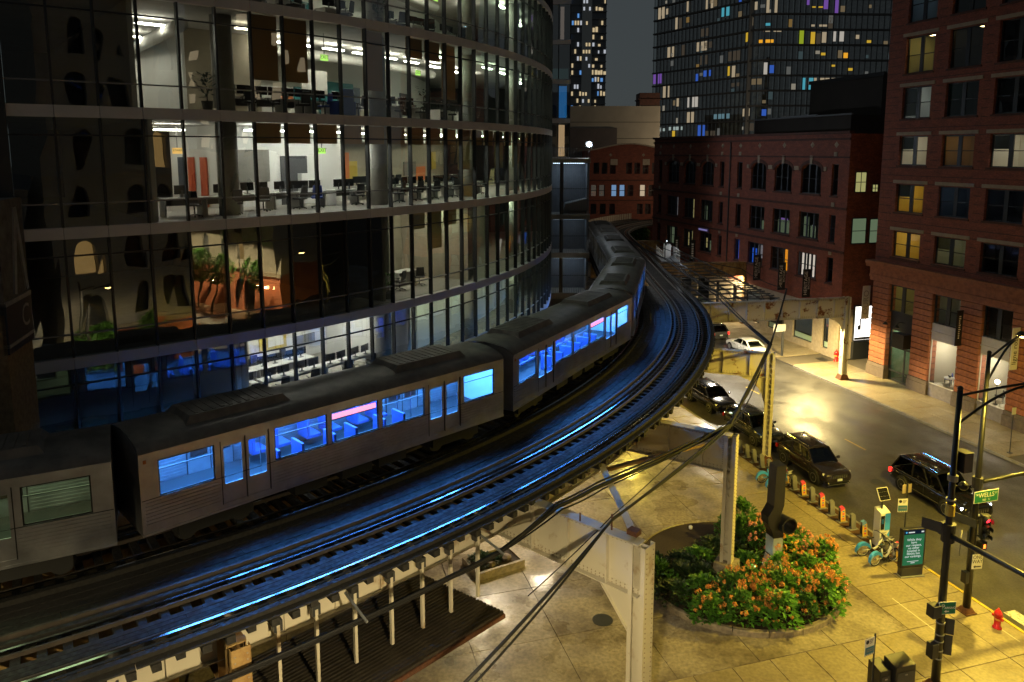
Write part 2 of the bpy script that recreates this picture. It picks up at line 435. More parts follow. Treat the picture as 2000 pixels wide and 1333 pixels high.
nw = MB(); nw.box(-.5, 60, 41.76, 47.2, -.04, .118); nw.box(-.5, 60, -60, 26.84, -.04, .118)
o = struct(nw.build('pavement', M('concrete'))); o.rotation_euler = (0, 0, PHI)
def slab_mesh(a, b, m, h=.034):
    q = MB(); e = .007 if a > 2.6 else .010
    q.add([(e, e, 0), (a - e, e, 0), (a - e, b - e, 0), (e, b - e, 0), (e + .01, e + .01, h), (a - e - .01, e + .01, h), (a - e - .01, b - e - .01, h), (e + .01, b - e - .01, h)],
          [(0, 1, 5, 4), (1, 2, 6, 5), (2, 3, 7, 6), (3, 0, 4, 7), (4, 5, 6, 7)])
    me = q.mesh('paving_slab'); me.materials.append(M(m)); return me
R_ = random.Random(3)
def lay(parent, us, vs, m, zj=.004):
    cache = {}
    for i in range(len(us) - 1):
        for j in range(len(vs) - 1):
            a, b = round(us[i + 1] - us[i], 3), round(vs[j + 1] - vs[j], 3)
            if (a, b) not in cache: cache[(a, b)] = slab_mesh(a, b, m)
            piece('paving_slab', cache[(a, b)], parent, (us[i], vs[j], .117 + R_.uniform(-zj, zj)))
fr = lambda a, b, n: [a + (b - a) * i / n for i in range(n + 1)]
lay(pavement, fr(-45.9, -21.9, 16)[0:] + fr(-21.9, -17.1, 2)[1:], [22.68, 25.0, 26.82], 'concrete_amber')
lay(pavement, [-21.9, -19.5, -17.1], fr(3.48, 22.68, 12), 'concrete_amber')
lay(pavement, fr(-45.9, -21.9, 7), fr(-4.5, 22.68, 8), 'concrete')
lay(pavement, fr(-75.9, -45.9, 5), [-4.5, 2, 8, 15, 20, 26.82], 'concrete')
lay(footway, fr(-55.0, -34.0, 12), [41.78, 43.4, 45.0, 46.6], 'concrete_amber')
lay(footway, fr(-97.5, -57.5, 20), [41.78, 44.3, 46.8], 'concrete_amber')
# wet plaza round the planter and below the tracks
# kerbs: real step, yellow by the crossing
def kerb(u0, u1, v, m, step=2.4, w_=.16):
    n = max(1, round((u1 - u0) / step)); d = (u1 - u0) / n
    q = MB(); q.add([(.01, 0, -.02), (d - .01, 0, -.02), (d - .01, w_, -.02), (.01, w_, -.02), (.01, .012, .150), (d - .01, .012, .150), (d - .01, w_ - .012, .150), (.01, w_ - .012, .150)],
                    [(0, 1, 5, 4), (1, 2, 6, 5), (2, 3, 7, 6), (3, 0, 4, 7), (4, 5, 6, 7)])
    me = q.mesh('kerb_stone'); me.materials.append(M(m))
    for i in range(n): piece('kerb_stone', me, KERB, (u0 + i * d, v, R_.uniform(-.004, .004)))
KERB = MB().box(-160, -17, 26.86, 26.98, -.04, .10).build('kerb', M('joint_dark')); struct(KERB); KERB.rotation_euler = (0, 0, PHI)
kerb(-76, -25.2, 26.84, 'kerb_stone'); kerb(-25.2, -17.2, 26.84, 'kerb_yellow')
kerb(-96, -57.6, 41.6, 'kerb_stone'); kerb(-54.8, -30.8, 41.6, 'kerb_stone')
# painted road markings
mk = MB()
for u in (-75.0, -69, -63, -57, -51, -45.5, -39.5): mk.box(u, u + 1.9, 34.28, 34.40, .003, .0045)
o = mk.build('centre_line', M('paint_yellow'), road)
mk = MB()
for i in range(10): mk.box(-21.9, -18.8, 27.5 + i * 1.25, 28.1 + i * 1.25, .003, .0045)
mk.build('crosswalk', M('paint_white'), road)
mk = MB(); mk.box(-70, -25.5, 30.10, 30.19, .003, .0045); mk.box(-46, -25.5, 38.3, 38.38, .003, .0045)
mk.build('lane_line', mat('paint_worn', (.09, .085, .075), .5, col2=(.05, .05, .045), scale=6), road)
# iron covers and road patches
for (u, v, r) in ((-33.5, 31.6, .42), (-27.8, 36.3, .38), (-52.5, 36.5, .4)):
    q = MB(); q.lathe([(r, .002), (r, .010), (r * .86, .012), (r * .82, .008), (.01, .008)], 20, (u, v, 0)); q.build('manhole_cover', M('dark_metal'), road)
q = MB(); q.lathe([(.42, .15), (.42, .163), (.38, .166), (.01, .166)], 20, (-25.8, 11.2, 0)); q.build('manhole_cover', M('dark_metal'), pavement)
q = MB()
for i in range(9): q.box(-56.3 + i * .14, -56.24 + i * .14, 45.0, 45.9, .153, .165)
q.build('drain_grate', M('dark_metal'), footway)
q = MB(); q.box(-23.8, -21.6, 23.6, 23.65, .1525, .1535); q.box(-22.4, -22.36, 25.2, 26.3, .1525, .1535); q.box(-21.2, -20.1, 26.2, 26.24, .1525, .1535)
q.build('survey_paint', mat('chalk', (.5, .47, .4), .8), pavement)
# ------------------------------------------------------------------ elevated railway
EL = thing('elevated_railway', 'elevated double track railway on cream steel columns curving past the glass building', 'railway', (0, 0, 0))
ZT = 7.20            # top of ties
SA, SB = -14.0, S2 + 46
offs = (-2.15, 2.15)
for c in offs:
    for sgn in (-1, 1):
        o = c + sgn * .7525
        sweep(MB(), [(o - .065, ZT), (o + .065, ZT), (o + .02, ZT + .03), (o + .02, ZT + .10), (o + .036, ZT + .115), (o + .036, ZT + .15), (o - .036, ZT + .15), (o - .036, ZT + .115), (o - .02, ZT + .10), (o - .02, ZT + .03)], SA, SB, .8).build('running_rail', M('rail_steel'), EL)
        g_ = c + sgn * .56
        sweep(MB(), rect(g_ - .03, g_ + .03, ZT, ZT + .11), SA, SB, .8).build('guard_rail', M('rail_side'), EL)
    t = c - 1.28 if c > 0 else c - 1.28
    sweep(MB(), [(t - .05, ZT + .09), (t + .05, ZT + .09), (t + .04, ZT + .22), (t - .04, ZT + .22)], SA, SB, .8).build('contact_rail', M('rail_side'), EL)
# timber guards outside the rails and plank walk between them
for c in offs:
    for o, w_ in ((c + 1.20, .17), (c - 1.02, .15)):
        sweep(MB(), rect(o - w_ / 2, o + w_ / 2, ZT, ZT + .16), SA, SB, .8).build('guard_timber', M('timber_wet'), EL)
def plank_row(o0, o1, s0, s1, L, z, n):
    for k in range(n):
        a = o0 + (o1 - o0) * k / n + .012; b = o0 + (o1 - o0) * (k + 1) / n - .012; s = s0 - R_.uniform(0, L)
        while s < s1:
            sweep(MB(), rect(a, b, z, z + .045 + R_.uniform(-.004, .006)), s + .008, min(s + L, s1) - .008, 1.2).build('plank', M('timber_plank'), EL); s += L
plank_row(2.0, 2.56, s_of(-60), S1 + 4, 4.6, ZT + .002, 3)
plank_row(3.42, 3.68, s_of(-60), S1 + 4, 4.8, ZT + .002, 1)
plank_row(-.86, .86, s_of(-60), S1 + 6, 6.2, ZT - .03, 5)
# ties, one by one as far as they can be told apart
def tie_mesh(a, b): 
    q = MB(); q.box(a, b, -.105, .105, -.20, 0); me = q.mesh('tie'); me.materials.append(M('timber_wet')); return me
T1, T2, T3, T4 = tie_mesh(-1.30, 1.56), tie_mesh(-1.30, 1.42), tie_mesh(-1.35, 1.35), tie_mesh(-1.35, 2.1)
s = s_of(-63); k = 0; far = MB()
def far_tie(c, s, hw):
    x, y, h = track(s, c); far.cbox((x, y, ZT - .1), (2 * hw, .21, .2), h - pi / 2)
while s < SB:
    for c, ms in ((2.15, (T1, T2)), (-2.15, (T3, T3))):
        if s < S1 + 12:
            x, y, h = track(s, c); piece('tie', ms[(k * 7 + k // 3) % 2], EL, (x, y, ZT + R_.uniform(-.012, .0)), h - pi / 2 + R_.uniform(-.012, .012))
        else: far_tie(c, s, 1.4)
    s += .52; k += 1
o = far.build('far_ties', M('timber_wet'), EL); o['kind'] = 'stuff'
# plate girders under the rails
def igirder(o, zb, zt, s0, s1, m, fl=.30):
    q = MB(); sweep(q, rect(o - .02, o + .02, zb + .03, zt - .03), s0, s1, 1.0); sweep(q, rect(o - fl / 2, o + fl / 2, zt - .03, zt), s0, s1, 1.0); sweep(q, rect(o - fl / 2, o + fl / 2, zb, zb + .03), s0, s1, 1.0)
    g_ = q.build('longitudinal_girder', M(m), EL)
    st = MB(); s = s0 + .6
    while s < s1:
        x, y, h = track(s, o); st.cbox((x, y, (zb + zt) / 2), (.16, .03, zt - zb - .06), h - pi / 2); s += 1.45
    st.build('stiffener', M(m), g_)
for o in (2.42, -2.9): igirder(o, 5.86, 7.0, SA, S1 + 45, 'steel_cream' if o > 0 else 'steel_ochre')
for o in (.9, -1.4): igirder(o, 5.9, 7.0, SA, S1 + 45, 'steel_ochre')
# cross girders and columns
def rivets(q, a, b, n, nrm, r=.028):
    a = Vector(a); b = Vector(b); nrm = Vector(nrm)
    for i in range(n):
        p = a + (b - a) * (i + .5) / n; q.tube([p, p + nrm * .018], r, 5)
def cross_girder(p0, p1, zb, zt, m, label=None, brackets=()):
    """riveted plate girder from p0 (column) to p1"""
    a = Vector((p0[0], p0[1], 0)); b = Vector((p1[0], p1[1], 0)); L = (b - a).length; d = (b - a) / L; n = Vector((-d.y, d.x, 0)); ang = atan2(d.y, d.x)
    q = MB(); mid = (a + b) / 2
    q.cbox((mid.x, mid.y, (zb + zt) / 2), (L, .03, zt - zb - .06), ang)
    q.cbox((mid.x, mid.y, zt - .015), (L, .44, .03), ang); q.cbox((mid.x, mid.y, zb + .015), (L, .44, .03), ang)
    for sg in (-1, 1):
        q.cbox((mid.x + n.x * sg * .07, mid.y + n.y * sg * .07, zt - .035 - .07), (L, .11, .012), ang, 0); 
        q.cbox((mid.x + n.x * sg * .022, mid.y + n.y * sg * .022, zt - .12), (L, .014, .16), ang); q.cbox((mid.x + n.x * sg * .022, mid.y + n.y * sg * .022, zb + .12), (L, .014, .16), ang)
    g_ = q.build('cross_girder', M(m), EL)
    if label: g_['label'] = label
    st = MB(); rv = MB(); k = 1.2
    while k < L - .3:
        c = a + d * k
        for sg in (-1, 1): st.cbox((c.x + n.x * sg * .10, c.y + n.y * sg * .10, (zb + zt) / 2), (.025, .17, zt - zb - .06), ang)
        k += 1.55
    st.build('stiffener', M(m), g_)
    for sg in (-1, 1):
        for z in (zt - .075, zt - .17, zb + .075, zb + .17):
            rivets(rv, a + n * sg * .03 + Vector((0, 0, z)), b + n * sg * .03 + Vector((0, 0, z)), int(L / .16), n * sg)
        for kk in (.35, L * .48, L * .52, L * .56):
            c = a + d * min(kk, L - .2) + n * sg * .016
            rivets(rv, c + Vector((0, 0, zb + .25)), c + Vector((0, 0, zt - .25)), 12, n * sg)
    rv.build('rivets', M('rivet'), g_)['kind'] = 'stuff'
    return g_, ang
def column(p, ang, zt, m='steel_cream', zb=.15, ped=None, w_=.46, bracket=None, lattice=True, label=None):
    q = MB(); x, y = p; ca, sa = cos(ang), sin(ang)
    for sg in (-1, 1):      # two flanged channels
        cx, cy = x + ca * sg * w_ / 2, y + sa * sg * w_ / 2
        q.cbox((cx, cy, (zb + zt) / 2), (.03, w_, zt - zb), ang)
        for s2 in (-1, 1): q.cbox((cx - ca * sg * .06 - sa * s2 * w_ / 2, cy - sa * sg * .06 + ca * s2 * w_ / 2, (zb + zt) / 2), (.15, .024, zt - zb), ang)
    q.cbox((x, y, (zb + zt) / 2), (w_ - .06, .03, zt - zb - .02), ang)
    c_ = q.build('column', M(m), EL)
    if label: c_['label'] = label
    rv = MB(); dv = Vector((ca, sa, 0)); nv = Vector((-sa, ca, 0)); P = Vector((x, y, 0))
    for sg in (-1, 1):
        for s2 in (-1, 1):
            a = P + dv * sg * (w_ / 2 + .015) + nv * s2 * w_ * .33; rivets(rv, a + Vector((0, 0, zb + .2)), a + Vector((0, 0, zt - .1)), int((zt - zb) / .17), dv * sg, .026)
    rv.build('rivets', M('rivet'), c_)['kind'] = 'stuff'
    if lattice:
        lt = MB(); z = zb + .5; k = 0
        while z < zt - .4:
            for s2 in (-1, 1):
                lt.cbox((x - sa * s2 * (w_ / 2 + .014), y + ca * s2 * (w_ / 2 + .014), z), (w_ - .16, .012, .05), ang, 0, (.55 if k % 2 else -.55))
            z += .32; k += 1
        lt.build('lacing', M(m), c_)
    if ped:
        h, s_ = ped; pb = MB(); pb.add([(-s_, -s_, 0), (s_, -s_, 0), (s_, s_, 0), (-s_, s_, 0), (-s_ * .86, -s_ * .86, h), (s_ * .86, -s_ * .86, h), (s_ * .86, s_ * .86, h), (-s_ * .86, s_ * .86, h)],
              [(0, 1, 5, 4), (1, 2, 6, 5), (2, 3, 7, 6), (3, 0, 4, 7), (4, 5, 6, 7)])
        o = pb.build('pedestal', M('concrete'), c_); o.location = (x, y, .15); o.rotation_euler = (0, 0, ang)
    else:
        pb = MB(); pb.add([(-.42, -.36, 0), (.42, -.36, 0), (.42, .36, 0), (-.42, .36, 0), (-.27, -.27, .42), (.27, -.27, .42), (.27, .27, .42), (-.27, .27, .42)],
              [(0, 1, 5, 4), (1, 2, 6, 5), (2, 3, 7, 6), (3, 0, 4, 7), (4, 5, 6, 7)])
        o = pb.build('column_foot', M('rust'), c_); o.location = (x, y, .15); o.rotation_euler = (0, 0, ang)
    return c_
def knee(p, d, zt, m, r=1.1, curved=True):
    """bracket plate in the corner between column and girder"""
    x, y = p; ca, sa = cos(d), sin(d); n = 8
    pts = [(0, 0), (r * 1.1, 0)] + ([(r * 1.1 - r * 1.0 * sin(pi / 2 * i / n) - .0, -r * 1.1 + r * 1.0 * cos(pi / 2 * i / n)) for i in range(1, n)] if curved else []) + [(0, -r * 1.25)]
    q = MB(); poly = [(x + ca * a - sa * .012 * -1, y + sa * a + ca * .012 * -1, zt + b) for a, b in pts]
    q.prism(poly, (-sa * .024, ca * .024, 0))
    q.bar((x + ca * r * 1.1, y + sa * r * 1.1, zt - .02), (x + ca * .05, y + sa * .05, zt - r * 1.25), .18, .02) if not curved else None
    return q.build('knee_bracket', M(m), EL)
# bent by the near right column (outside the frame's lower edge its foot)
def radial(th, r0, r1): return pol(r0, th), pol(r1, th)
bents = [(-41.45, 59.45, 46.6, 'steel_cream', 5.25, 7.02), (-31.4, 58.5, 46.6, 'steel_cream', 5.35, 7.0), (-17.3, 58.75, 46.6, 'steel_rusty', 5.5, 7.0), (-52.5, 55.5, 46.6, 'steel_ochre', 5.3, 6.98)]
for i, (th, ro, ri, m, zb, zt) in enumerate(bents):
    p0, p1 = radial(th, ro, ri); g_, ang = cross_girder(p0, p1, zb, zt, m)
    if i == 0:
        column(p0, ang, zt, 'steel_cream', label='thick cream column carrying the nearest cross girder', w_=.56, lattice=False); q0 = pol(ro - .28, th); knee(q0, ang, zb, 'steel_cream', 1.15, False)
    elif i == 1: column(p0, ang, zt, 'steel_cream', zb=1.25, ped=(1.1, .52), label='riveted cream column on a concrete pedestal in the planter')
    elif i == 2: column(p0, ang, zt, 'steel_cream', label='cream column standing at the kerb by the parked cars'); knee(pol(ro - .2, th), ang, zb, 'steel_cream', 1.5)
    else: column(p0, ang, zt, 'steel_ochre')
    pi_ = pol(ri + .6, th); column(pi_, ang, zb, 'steel_ochre')
# long girder over the street with its far column
p0 = (27.55, 60.15); p1 = (7.6, 56.4); g_, ang = cross_girder(p0, p1, 5.45, 7.08, 'steel_rusty', 'long white girder over the street streaked with rust')
column(p0, ang, 7.12, 'steel_rusty', label='white rust-flaked column on the far pavement'); knee((p0[0] + cos(ang) * .2, p0[1] + sin(ang) * .2), ang, 5.45, 'steel_rusty', 1.3)
column((9.0, 56.66), ang, 5.5, 'steel_ochre')
p0b = (25.6, 80.5); p1b = (8.4, 78.6); g_, angb = cross_girder(p0b, p1b, 5.5, 7.0, 'steel_ochre'); column(p0b, angb, 7.0, 'steel_ochre')
p0c = (24.0, 100.5); p1c = (8.4, 98.6); g_, angc = cross_girder(p0c, p1c, 5.5, 7.0, 'steel_ochre'); column(p0c, angc, 7.0, 'steel_ochre')
# lattice trusses running beside the track between the far cross girders
for i, (fa, fb) in enumerate(((.42, .40), (.56, .55), (.70, .72), (.30, .28))):
    a = Vector((p1[0] + (p0[0] - p1[0]) * fa, p1[1] + (p0[1] - p1[1]) * fa, 0)); b = Vector((p1b[0] + (p0b[0] - p1b[0]) * fb, p1b[1] + (p0b[1] - p1b[1]) * fb, 0))
    q = MB(); n = 14
    for z in (7.02, 6.35): q.bar(a + Vector((0, 0, z)), b + Vector((0, 0, z)), .14, .10)
    for k in range(n):
        s0, s1 = a + (b - a) * k / n, a + (b - a) * (k + 1) / n
        q.bar(s0 + Vector((0, 0, 7.0 if k % 2 else 6.36)), s1 + Vector((0, 0, 6.36 if k % 2 else 7.0)), .05, .03)
    q.build('lattice_girder', M('dark_metal'), EL)
    b2 = Vector((p1c[0] + (p0c[0] - p1c[0]) * fb, p1c[1] + (p0c[1] - p1c[1]) * fb, 0)); q = MB()
    for z in (7.02, 6.35): q.bar(b + Vector((0, 0, z)), b2 + Vector((0, 0, z)), .14, .10)
    for k in range(n):
        s0, s1 = b + (b2 - b) * k / n, b + (b2 - b) * (k + 1) / n
        q.bar(s0 + Vector((0, 0, 7.0 if k % 2 else 6.36)), s1 + Vector((0, 0, 6.36 if k % 2 else 7.0)), .05, .03)
    q.build('lattice_girder', M('dark_metal'), EL)
q = MB()
for k in range(1, 22):
    f = k / 22
    for (A0, A1, B0, B1) in ((p1, p0, p1b, p0b),):
        l0 = Vector((A0[0] + (A1[0] - A0[0]) * .28, A0[1] + (A1[1] - A0[1]) * .28, 7.06)); l1 = Vector((B0[0] + (B1[0] - B0[0]) * .28, B0[1] + (B1[1] - B0[1]) * .28, 7.06))
        r0 = Vector((A0[0] + (A1[0] - A0[0]) * .72, A0[1] + (A1[1] - A0[1]) * .72, 7.06)); r1 = Vector((B0[0] + (B1[0] - B0[0]) * .72, B0[1] + (B1[1] - B0[1]) * .72, 7.06))
        q.bar(l0 + (l1 - l0) * f, r0 + (r1 - r0) * (f + (.05 if k % 2 else -.05)), .09, .07)
q.build('cross_lacing', M('dark_metal'), EL)
# diagonal braces from the deck to the near cross girder
br = MB(); br.bar(pol(55.3, -37.3) + (7.02,), pol(59.0, -41.2) + (7.06,), .24, .03); br.build('brace', M('steel_cream'), EL)
br = MB(); br.bar(pol(55.2, -36.9) + (6.6,), pol(57.6, -31.5) + (6.5,), .22, .10); br.build('brace', M('steel_ochre'), EL)
br = MB(); br.cbox(pol(59.0, -41.2) + (7.12,), (.36, .3, .16), radians(-41)); br.bar(pol(58.3, -41.4) + (7.0,), pol(58.3, -41.4) + (7.55,), .05); br.bar(pol(57.2, -41.6) + (7.0,), pol(57.2, -41.6) + (7.3,), .05)
br.build('cable_bracket', M('rust'), EL)
# hangers, cable brackets and the corrugated canopy hung below the deck
hg = MB(); hg.box(-.055, .055, -.045, .045, -2.15, .05); hm = hg.mesh('hanger'); hm.materials.append(M('steel_cream'))
bk = MB(); bk.box(-.10, .10, -.12, .12, -.16, .16); bm = bk.mesh('hanger_clamp'); bm.materials.append(M('dark_metal'))
for th in (-52.3, -51.1, -49.95, -48.7, -47.4, -46.2, -45.0, -43.75):
    x, y = pol(54.55, th); h_ = piece('hanger', hm, EL, (x, y, 6.35), radians(th)); piece('hanger_clamp', bm, h_, (-.05, 0, .02))
for th in (-55.2, -49.3, -44.3): 
    a, b = pol(55.1, th), pol(56.3, th); q = MB(); q.bar(a + (6.9,), b + (6.62,), .06, .05); q.build('outrigger', M('galv'), EL)
CAN = thing('corrugated_canopy', 'dark corrugated metal canopy hung on posts below the curved track', 'canopy', (-3.9, 21.0, 4.1))
ca, cb = Vector((-9.4, 18.55, 0)), Vector((-3.28, 24.71, 0)); cd = Vector((-.25, 22.47, 0)); ce = cd + (ca - cb)
q = MB(); q.add([(p.x + 3.9, p.y - 21.0, z) for z in (-.10, -.05) for p in (ca, cb, cd, ce)], [(0, 3, 2, 1), (4, 5, 6, 7), (0, 1, 5, 4), (1, 2, 6, 5), (2, 3, 7, 6), (3, 0, 4, 7)]); q.build('deck_sheet', M('black_metal'), CAN)
ns = 26; sl = None
for k in range(ns):
    f = (k + .5) / ns; a = ca + (ce - ca) * f; b = cb + (cd - cb) * f
    if sl is None:
        Ls = (b - a).length; q = MB(); q.add([(0, -.055, -.05), (0, .055, -.05), (0, .035, .03), (0, -.035, .03), (Ls, -.055, -.05), (Ls, .055, -.05), (Ls, .035, .03), (Ls, -.035, .03)], [(0, 3, 2, 1), (4, 5, 6, 7), (0, 1, 5, 4), (1, 2, 6, 5), (2, 3, 7, 6), (3, 0, 4, 7)])
        sl = q.mesh('slat'); sl.materials.append(mat('corrugated', (.06, .05, .038), .38, metal=.5, var=.4, scale=5))
    piece('slat', sl, CAN, (a.x + 3.9, a.y - 21.0, R_.uniform(-.006, .006)), atan2((b - a).y, (b - a).x))
q = MB(); q.bar((cd.x + 3.9, cd.y - 21, -.12), (ce.x + 3.9, ce.y - 21, -.12), .10, .14); q.build('edge_beam', M('rust'), CAN)
# ------------------------------------------------------------------ train
def train_car(label, s0, lights, s_len=14.68, doors=True, sign=False):
    x0, y0, _ = track(s0, -2.15); x1, y1, _ = track(s0 + s_len, -2.15); L = hypot(x1 - x0, y1 - y0); ang = atan2(y1 - y0, x1 - x0)
    T = thing('train_car', label, 'train car', ((x0 + x1) / 2, (y0 + y1) / 2, ZT + .15), ang, 'cars of the passing train')
    W = 1.40; h0, h1 = .82, 3.22; hl = L / 2
    segs = [('p', .45), ('w', 1.42), ('p', .16), ('d', 1.36), ('p', .16), ('w', 1.66), ('p', .13), ('w', 1.66), ('p', .13), ('w', 1.66), ('p', .16), ('d', 1.36), ('p', .16), ('w', 1.42), ('p', .45)]
    k = L / sum(a for _, a in segs); x = -hl; wins = []; drs = []
    for t, a in segs:
        a *= k
        if t == 'w': wins.append((x, x + a))
        if t == 'd': drs.append((x, x + a))
        x += a
    wz0, wz1 = 1.88, 2.96
    sh = MB(); 
    for sg in (-1, 1):
        ops = [(a, b, wz0, wz1) for a, b in wins] + [(a, b, 1.02, 2.98) for a, b in drs]
        q = MB(); wall(q, -hl, hl, h0, h1, ops, .07, 0)
        for (X, Y, Z) in q.v: pass
        sh.add([(X, sg * (W - Y), Z) for X, Y, Z in q.v], q.f if sg < 0 else [f[::-1] for f in q.f])
    for sx in (-1, 1):
        sh.add([(sx * hl, -W, h0), (sx * hl, W, h0), (sx * hl, W, h1), (sx * hl, W * .7, 3.50), (sx * hl, 0, 3.64), (sx * hl, -W * .7, 3.50), (sx * hl, -W, h1)], [tuple(range(7)) if sx > 0 else tuple(range(7))[::-1]])
    body = sh.build('body', M('stainless'), T)
    rb = MB()
    for sg in (-1, 1):
        for i in range(7):
            z = 1.10 + i * .105
            for j, (a, b) in enumerate([(-hl + .1, drs[0][0] - .05), (drs[0][1] + .05, drs[1][0] - .05), (drs[1][1] + .05, hl - .1)]): rb.box(a, b, sg * W - .012, sg * W + .026, z, z + .05) if sg > 0 else rb.box(a, b, -W - .026, -W + .012, z, z + .05)
        rb.box(-hl, hl, sg * W - .02, sg * W + .02, h1 - .06, h1 + .02); rb.box(-hl, hl, sg * W - .02, sg * W + .02, h0 - .01, h0 + .06)
    rb.build('fluting', M('stainless'), body)
    rf = MB(); prof = [(W + .01, h1), (W * .93, 3.38), (W * .72, 3.51), (W * .4, 3.60), (0, 3.64)]; prof = prof + [(-a, z) for a, z in prof[-2::-1]]; n = len(prof)
    rf.add([(sx * hl, a, z) for sx in (-1, 1) for a, z in prof], [(i, i + 1, n + i + 1, n + i) for i in range(n - 1)])
    roof = rf.build('roof', M('stainless_roof'), T, smooth=True)
    for c in (-L * .27, L * .27):
        ac = MB(); ac.add([(c - 1.7, -.85, 3.52), (c + 1.7, -.85, 3.52), (c + 1.7, .85, 3.52), (c - 1.7, .85, 3.52), (c - 1.5, -.7, 3.78), (c + 1.5, -.7, 3.78), (c + 1.5, .7, 3.78), (c - 1.5, .7, 3.78)], [(4, 5, 6, 7), (0, 1, 5, 4), (1, 2, 6, 5), (2, 3, 7, 6), (3, 0, 4, 7)])
        for i in range(10): ac.box(c - 1.3 + i * .27, c - 1.2 + i * .27, -.6, .6, 3.78, 3.80)
        ac.build('roof_unit', M('stainless_roof'), roof)
    fl = MB(); fl.box(-hl + .03, hl - .03, -W + .06, W - .06, .86, 1.08); fl.build('floor', M('underframe'), T)
    ce = MB(); ce.box(-hl + .03, hl - .03, -W + .07, W - .07, 3.12, 3.16); ce.box(-hl + .03, -hl + .07, -W + .07, W - .07, 1.08, 3.12); ce.box(hl - .07, hl - .03, -W + .07, W - .07, 1.08, 3.12); ce.build('ceiling', M('car_interior'), T)
    li = MB()
    for y in (-.62, .62): li.box(-hl + .4, hl - .4, y - .13, y + .13, 3.06, 3.11)
    li.build('light_strip', lights, T)
    se = MB(); sk = MB()
    for a, b in wins[1:4]:
        for sg in (-1, 1):
            for xx in (a + .15, (a + b) / 2 + .05):
                se.box(xx, xx + .55, sg * .55 if sg > 0 else -1.28, 1.28 if sg > 0 else -.55, 1.42, 1.52); se.box(xx, xx + .09, .55 if sg > 0 else -1.28, 1.28 if sg > 0 else -.55, 1.52, 2.12)
    se.build('seats', M('seat_blue'), T)
    for a, b in drs: 
        for sg in (-.45, .45): sk.cyl(((a + b) / 2 + .9 * (1 if a < 0 else -1), sg, 1.08), ((a + b) / 2 + .9 * (1 if a < 0 else -1), sg, 3.1), .02, 6)
    sk.build('grab_poles', M('chrome'), T)
    pm = None
    for sg in (-1, 1):
        for a, b in wins:
            q = MB(); q.quad((a, sg * (W - .05), wz0), (b, sg * (W - .05), wz0), (b, sg * (W - .05), wz1), (a, sg * (W - .05), wz1)); wo = q.build('window', M('train_glass'), T)
            q = MB(); e = .04
            for (x0_, x1_, z0_, z1_) in ((a, b, wz0, wz0 + e), (a, b, wz1 - e, wz1), (a, a + e, wz0, wz1), (b - e, b, wz0, wz1), (a, b, wz1 - .30, wz1 - .275)): q.box(x0_, x1_, sg * (W - .045) - .012, sg * (W - .045) + .012, z0_, z1_)
            q.build('gasket', M('black_metal'), wo)
        for a, b in drs:
            q = MB(); m_ = (a + b) / 2
            for (c, d) in ((a, m_ - .012), (m_ + .012, b)):
                w2 = MB(); wall(w2, c, d, 1.02, 2.98, [(c + .10, d - .10, 1.62, 2.80)], .03, 0); q.add([(X, sg * (W - .03 - Y), Z) for X, Y, Z in w2.v], w2.f)
            do = q.build('door', M('stainless'), T)
            q = MB()
            for (c, d) in ((a, m_ - .012), (m_ + .012, b)): q.quad((c + .1, sg * (W - .05), 1.62), (d - .1, sg * (W - .05), 1.62), (d - .1, sg * (W - .05), 2.80), (c + .1, sg * (W - .05), 2.80))
            q.build('door_glass', M('train_glass'), do)
    if sign:
        a, b = wins[sign]; q = MB(); q.box(a + .08, b - .08, -W + .055, -W + .075, 2.66, 2.86); o = q.build('destination_display', emis('led_pink', (1, .28, .42), 2.2), T)
    bo = MB()
    for c in (-L * .34, L * .34):
        bo.box(c - 1.15, c + 1.15, -1.05, -.85, .28, .62); bo.box(c - 1.15, c + 1.15, .85, 1.05, .28, .62); bo.box(c - .2, c + .2, -1, 1, .35, .7)
        for d in (-.85, .85): bo.lathe([(.33, -.85), (.36, -.72), (.33, -.7), (.33, .7), (.36, .72), (.33, .85)], 14, (c + d, 0, .36), 'Y')
    for c in (-1.6, .2, 1.7): bo.box(c - .6, c + .6, -1.1, 1.1, .32, .80)
    bo.build('bogie', M('underframe'), T)
    for sg in (-1, 1):
        dk = MB(); dk.box(-hl + .02, hl - .02, sg * W - .005 if sg > 0 else -W - .005, sg * W + .005 if sg > 0 else -W + .005, 1.855, 1.878)
        for a, b in drs:
            for xx in (a, (a + b) / 2, b): dk.box(xx - .014, xx + .014, sg * W - .04 if sg > 0 else -W - .006, sg * W + .006 if sg > 0 else -W + .04, 1.0, 3.0)
        dk.build('door_seams', M('black_metal'), T)
    ml = MB(); ml.box(-hl + .12, -hl + .2, -W - .022, -W - .004, 2.95, 3.05); ml.box(-hl + .12, -hl + .2, W + .004, W + .022, 2.95, 3.05); ml.build('marker_lamp', M('lens_amber'), T)
    return T
blue = emis('train_light_blue', (.075, .33, 1.0), 92)
grn = emis('train_light_green', (.75, 1.0, .45), 7)
wht = emis('train_light_white', (1, .93, .80), 26)
LC = 14.95
s_a = s_of(-54.0)
train_car('steel train car with dim greenish windows at the left frame edge', s_a - LC, grn)
train_car('steel train car with bright blue windows and pink display in front of the lit offices', s_a, blue, sign=2)
train_car('blue lit steel train car in the middle of the curve', s_a + LC, blue, sign=3)
train_car('blue lit steel train car at the far end of the curve, before the straight', s_a + 2 * LC, blue)
train_car('train car on the straight with white lit windows beside the screened garage', s_a + 3 * LC, wht)
train_car('farthest train car, half hidden behind the screened garage', s_a + 4 * LC, wht)
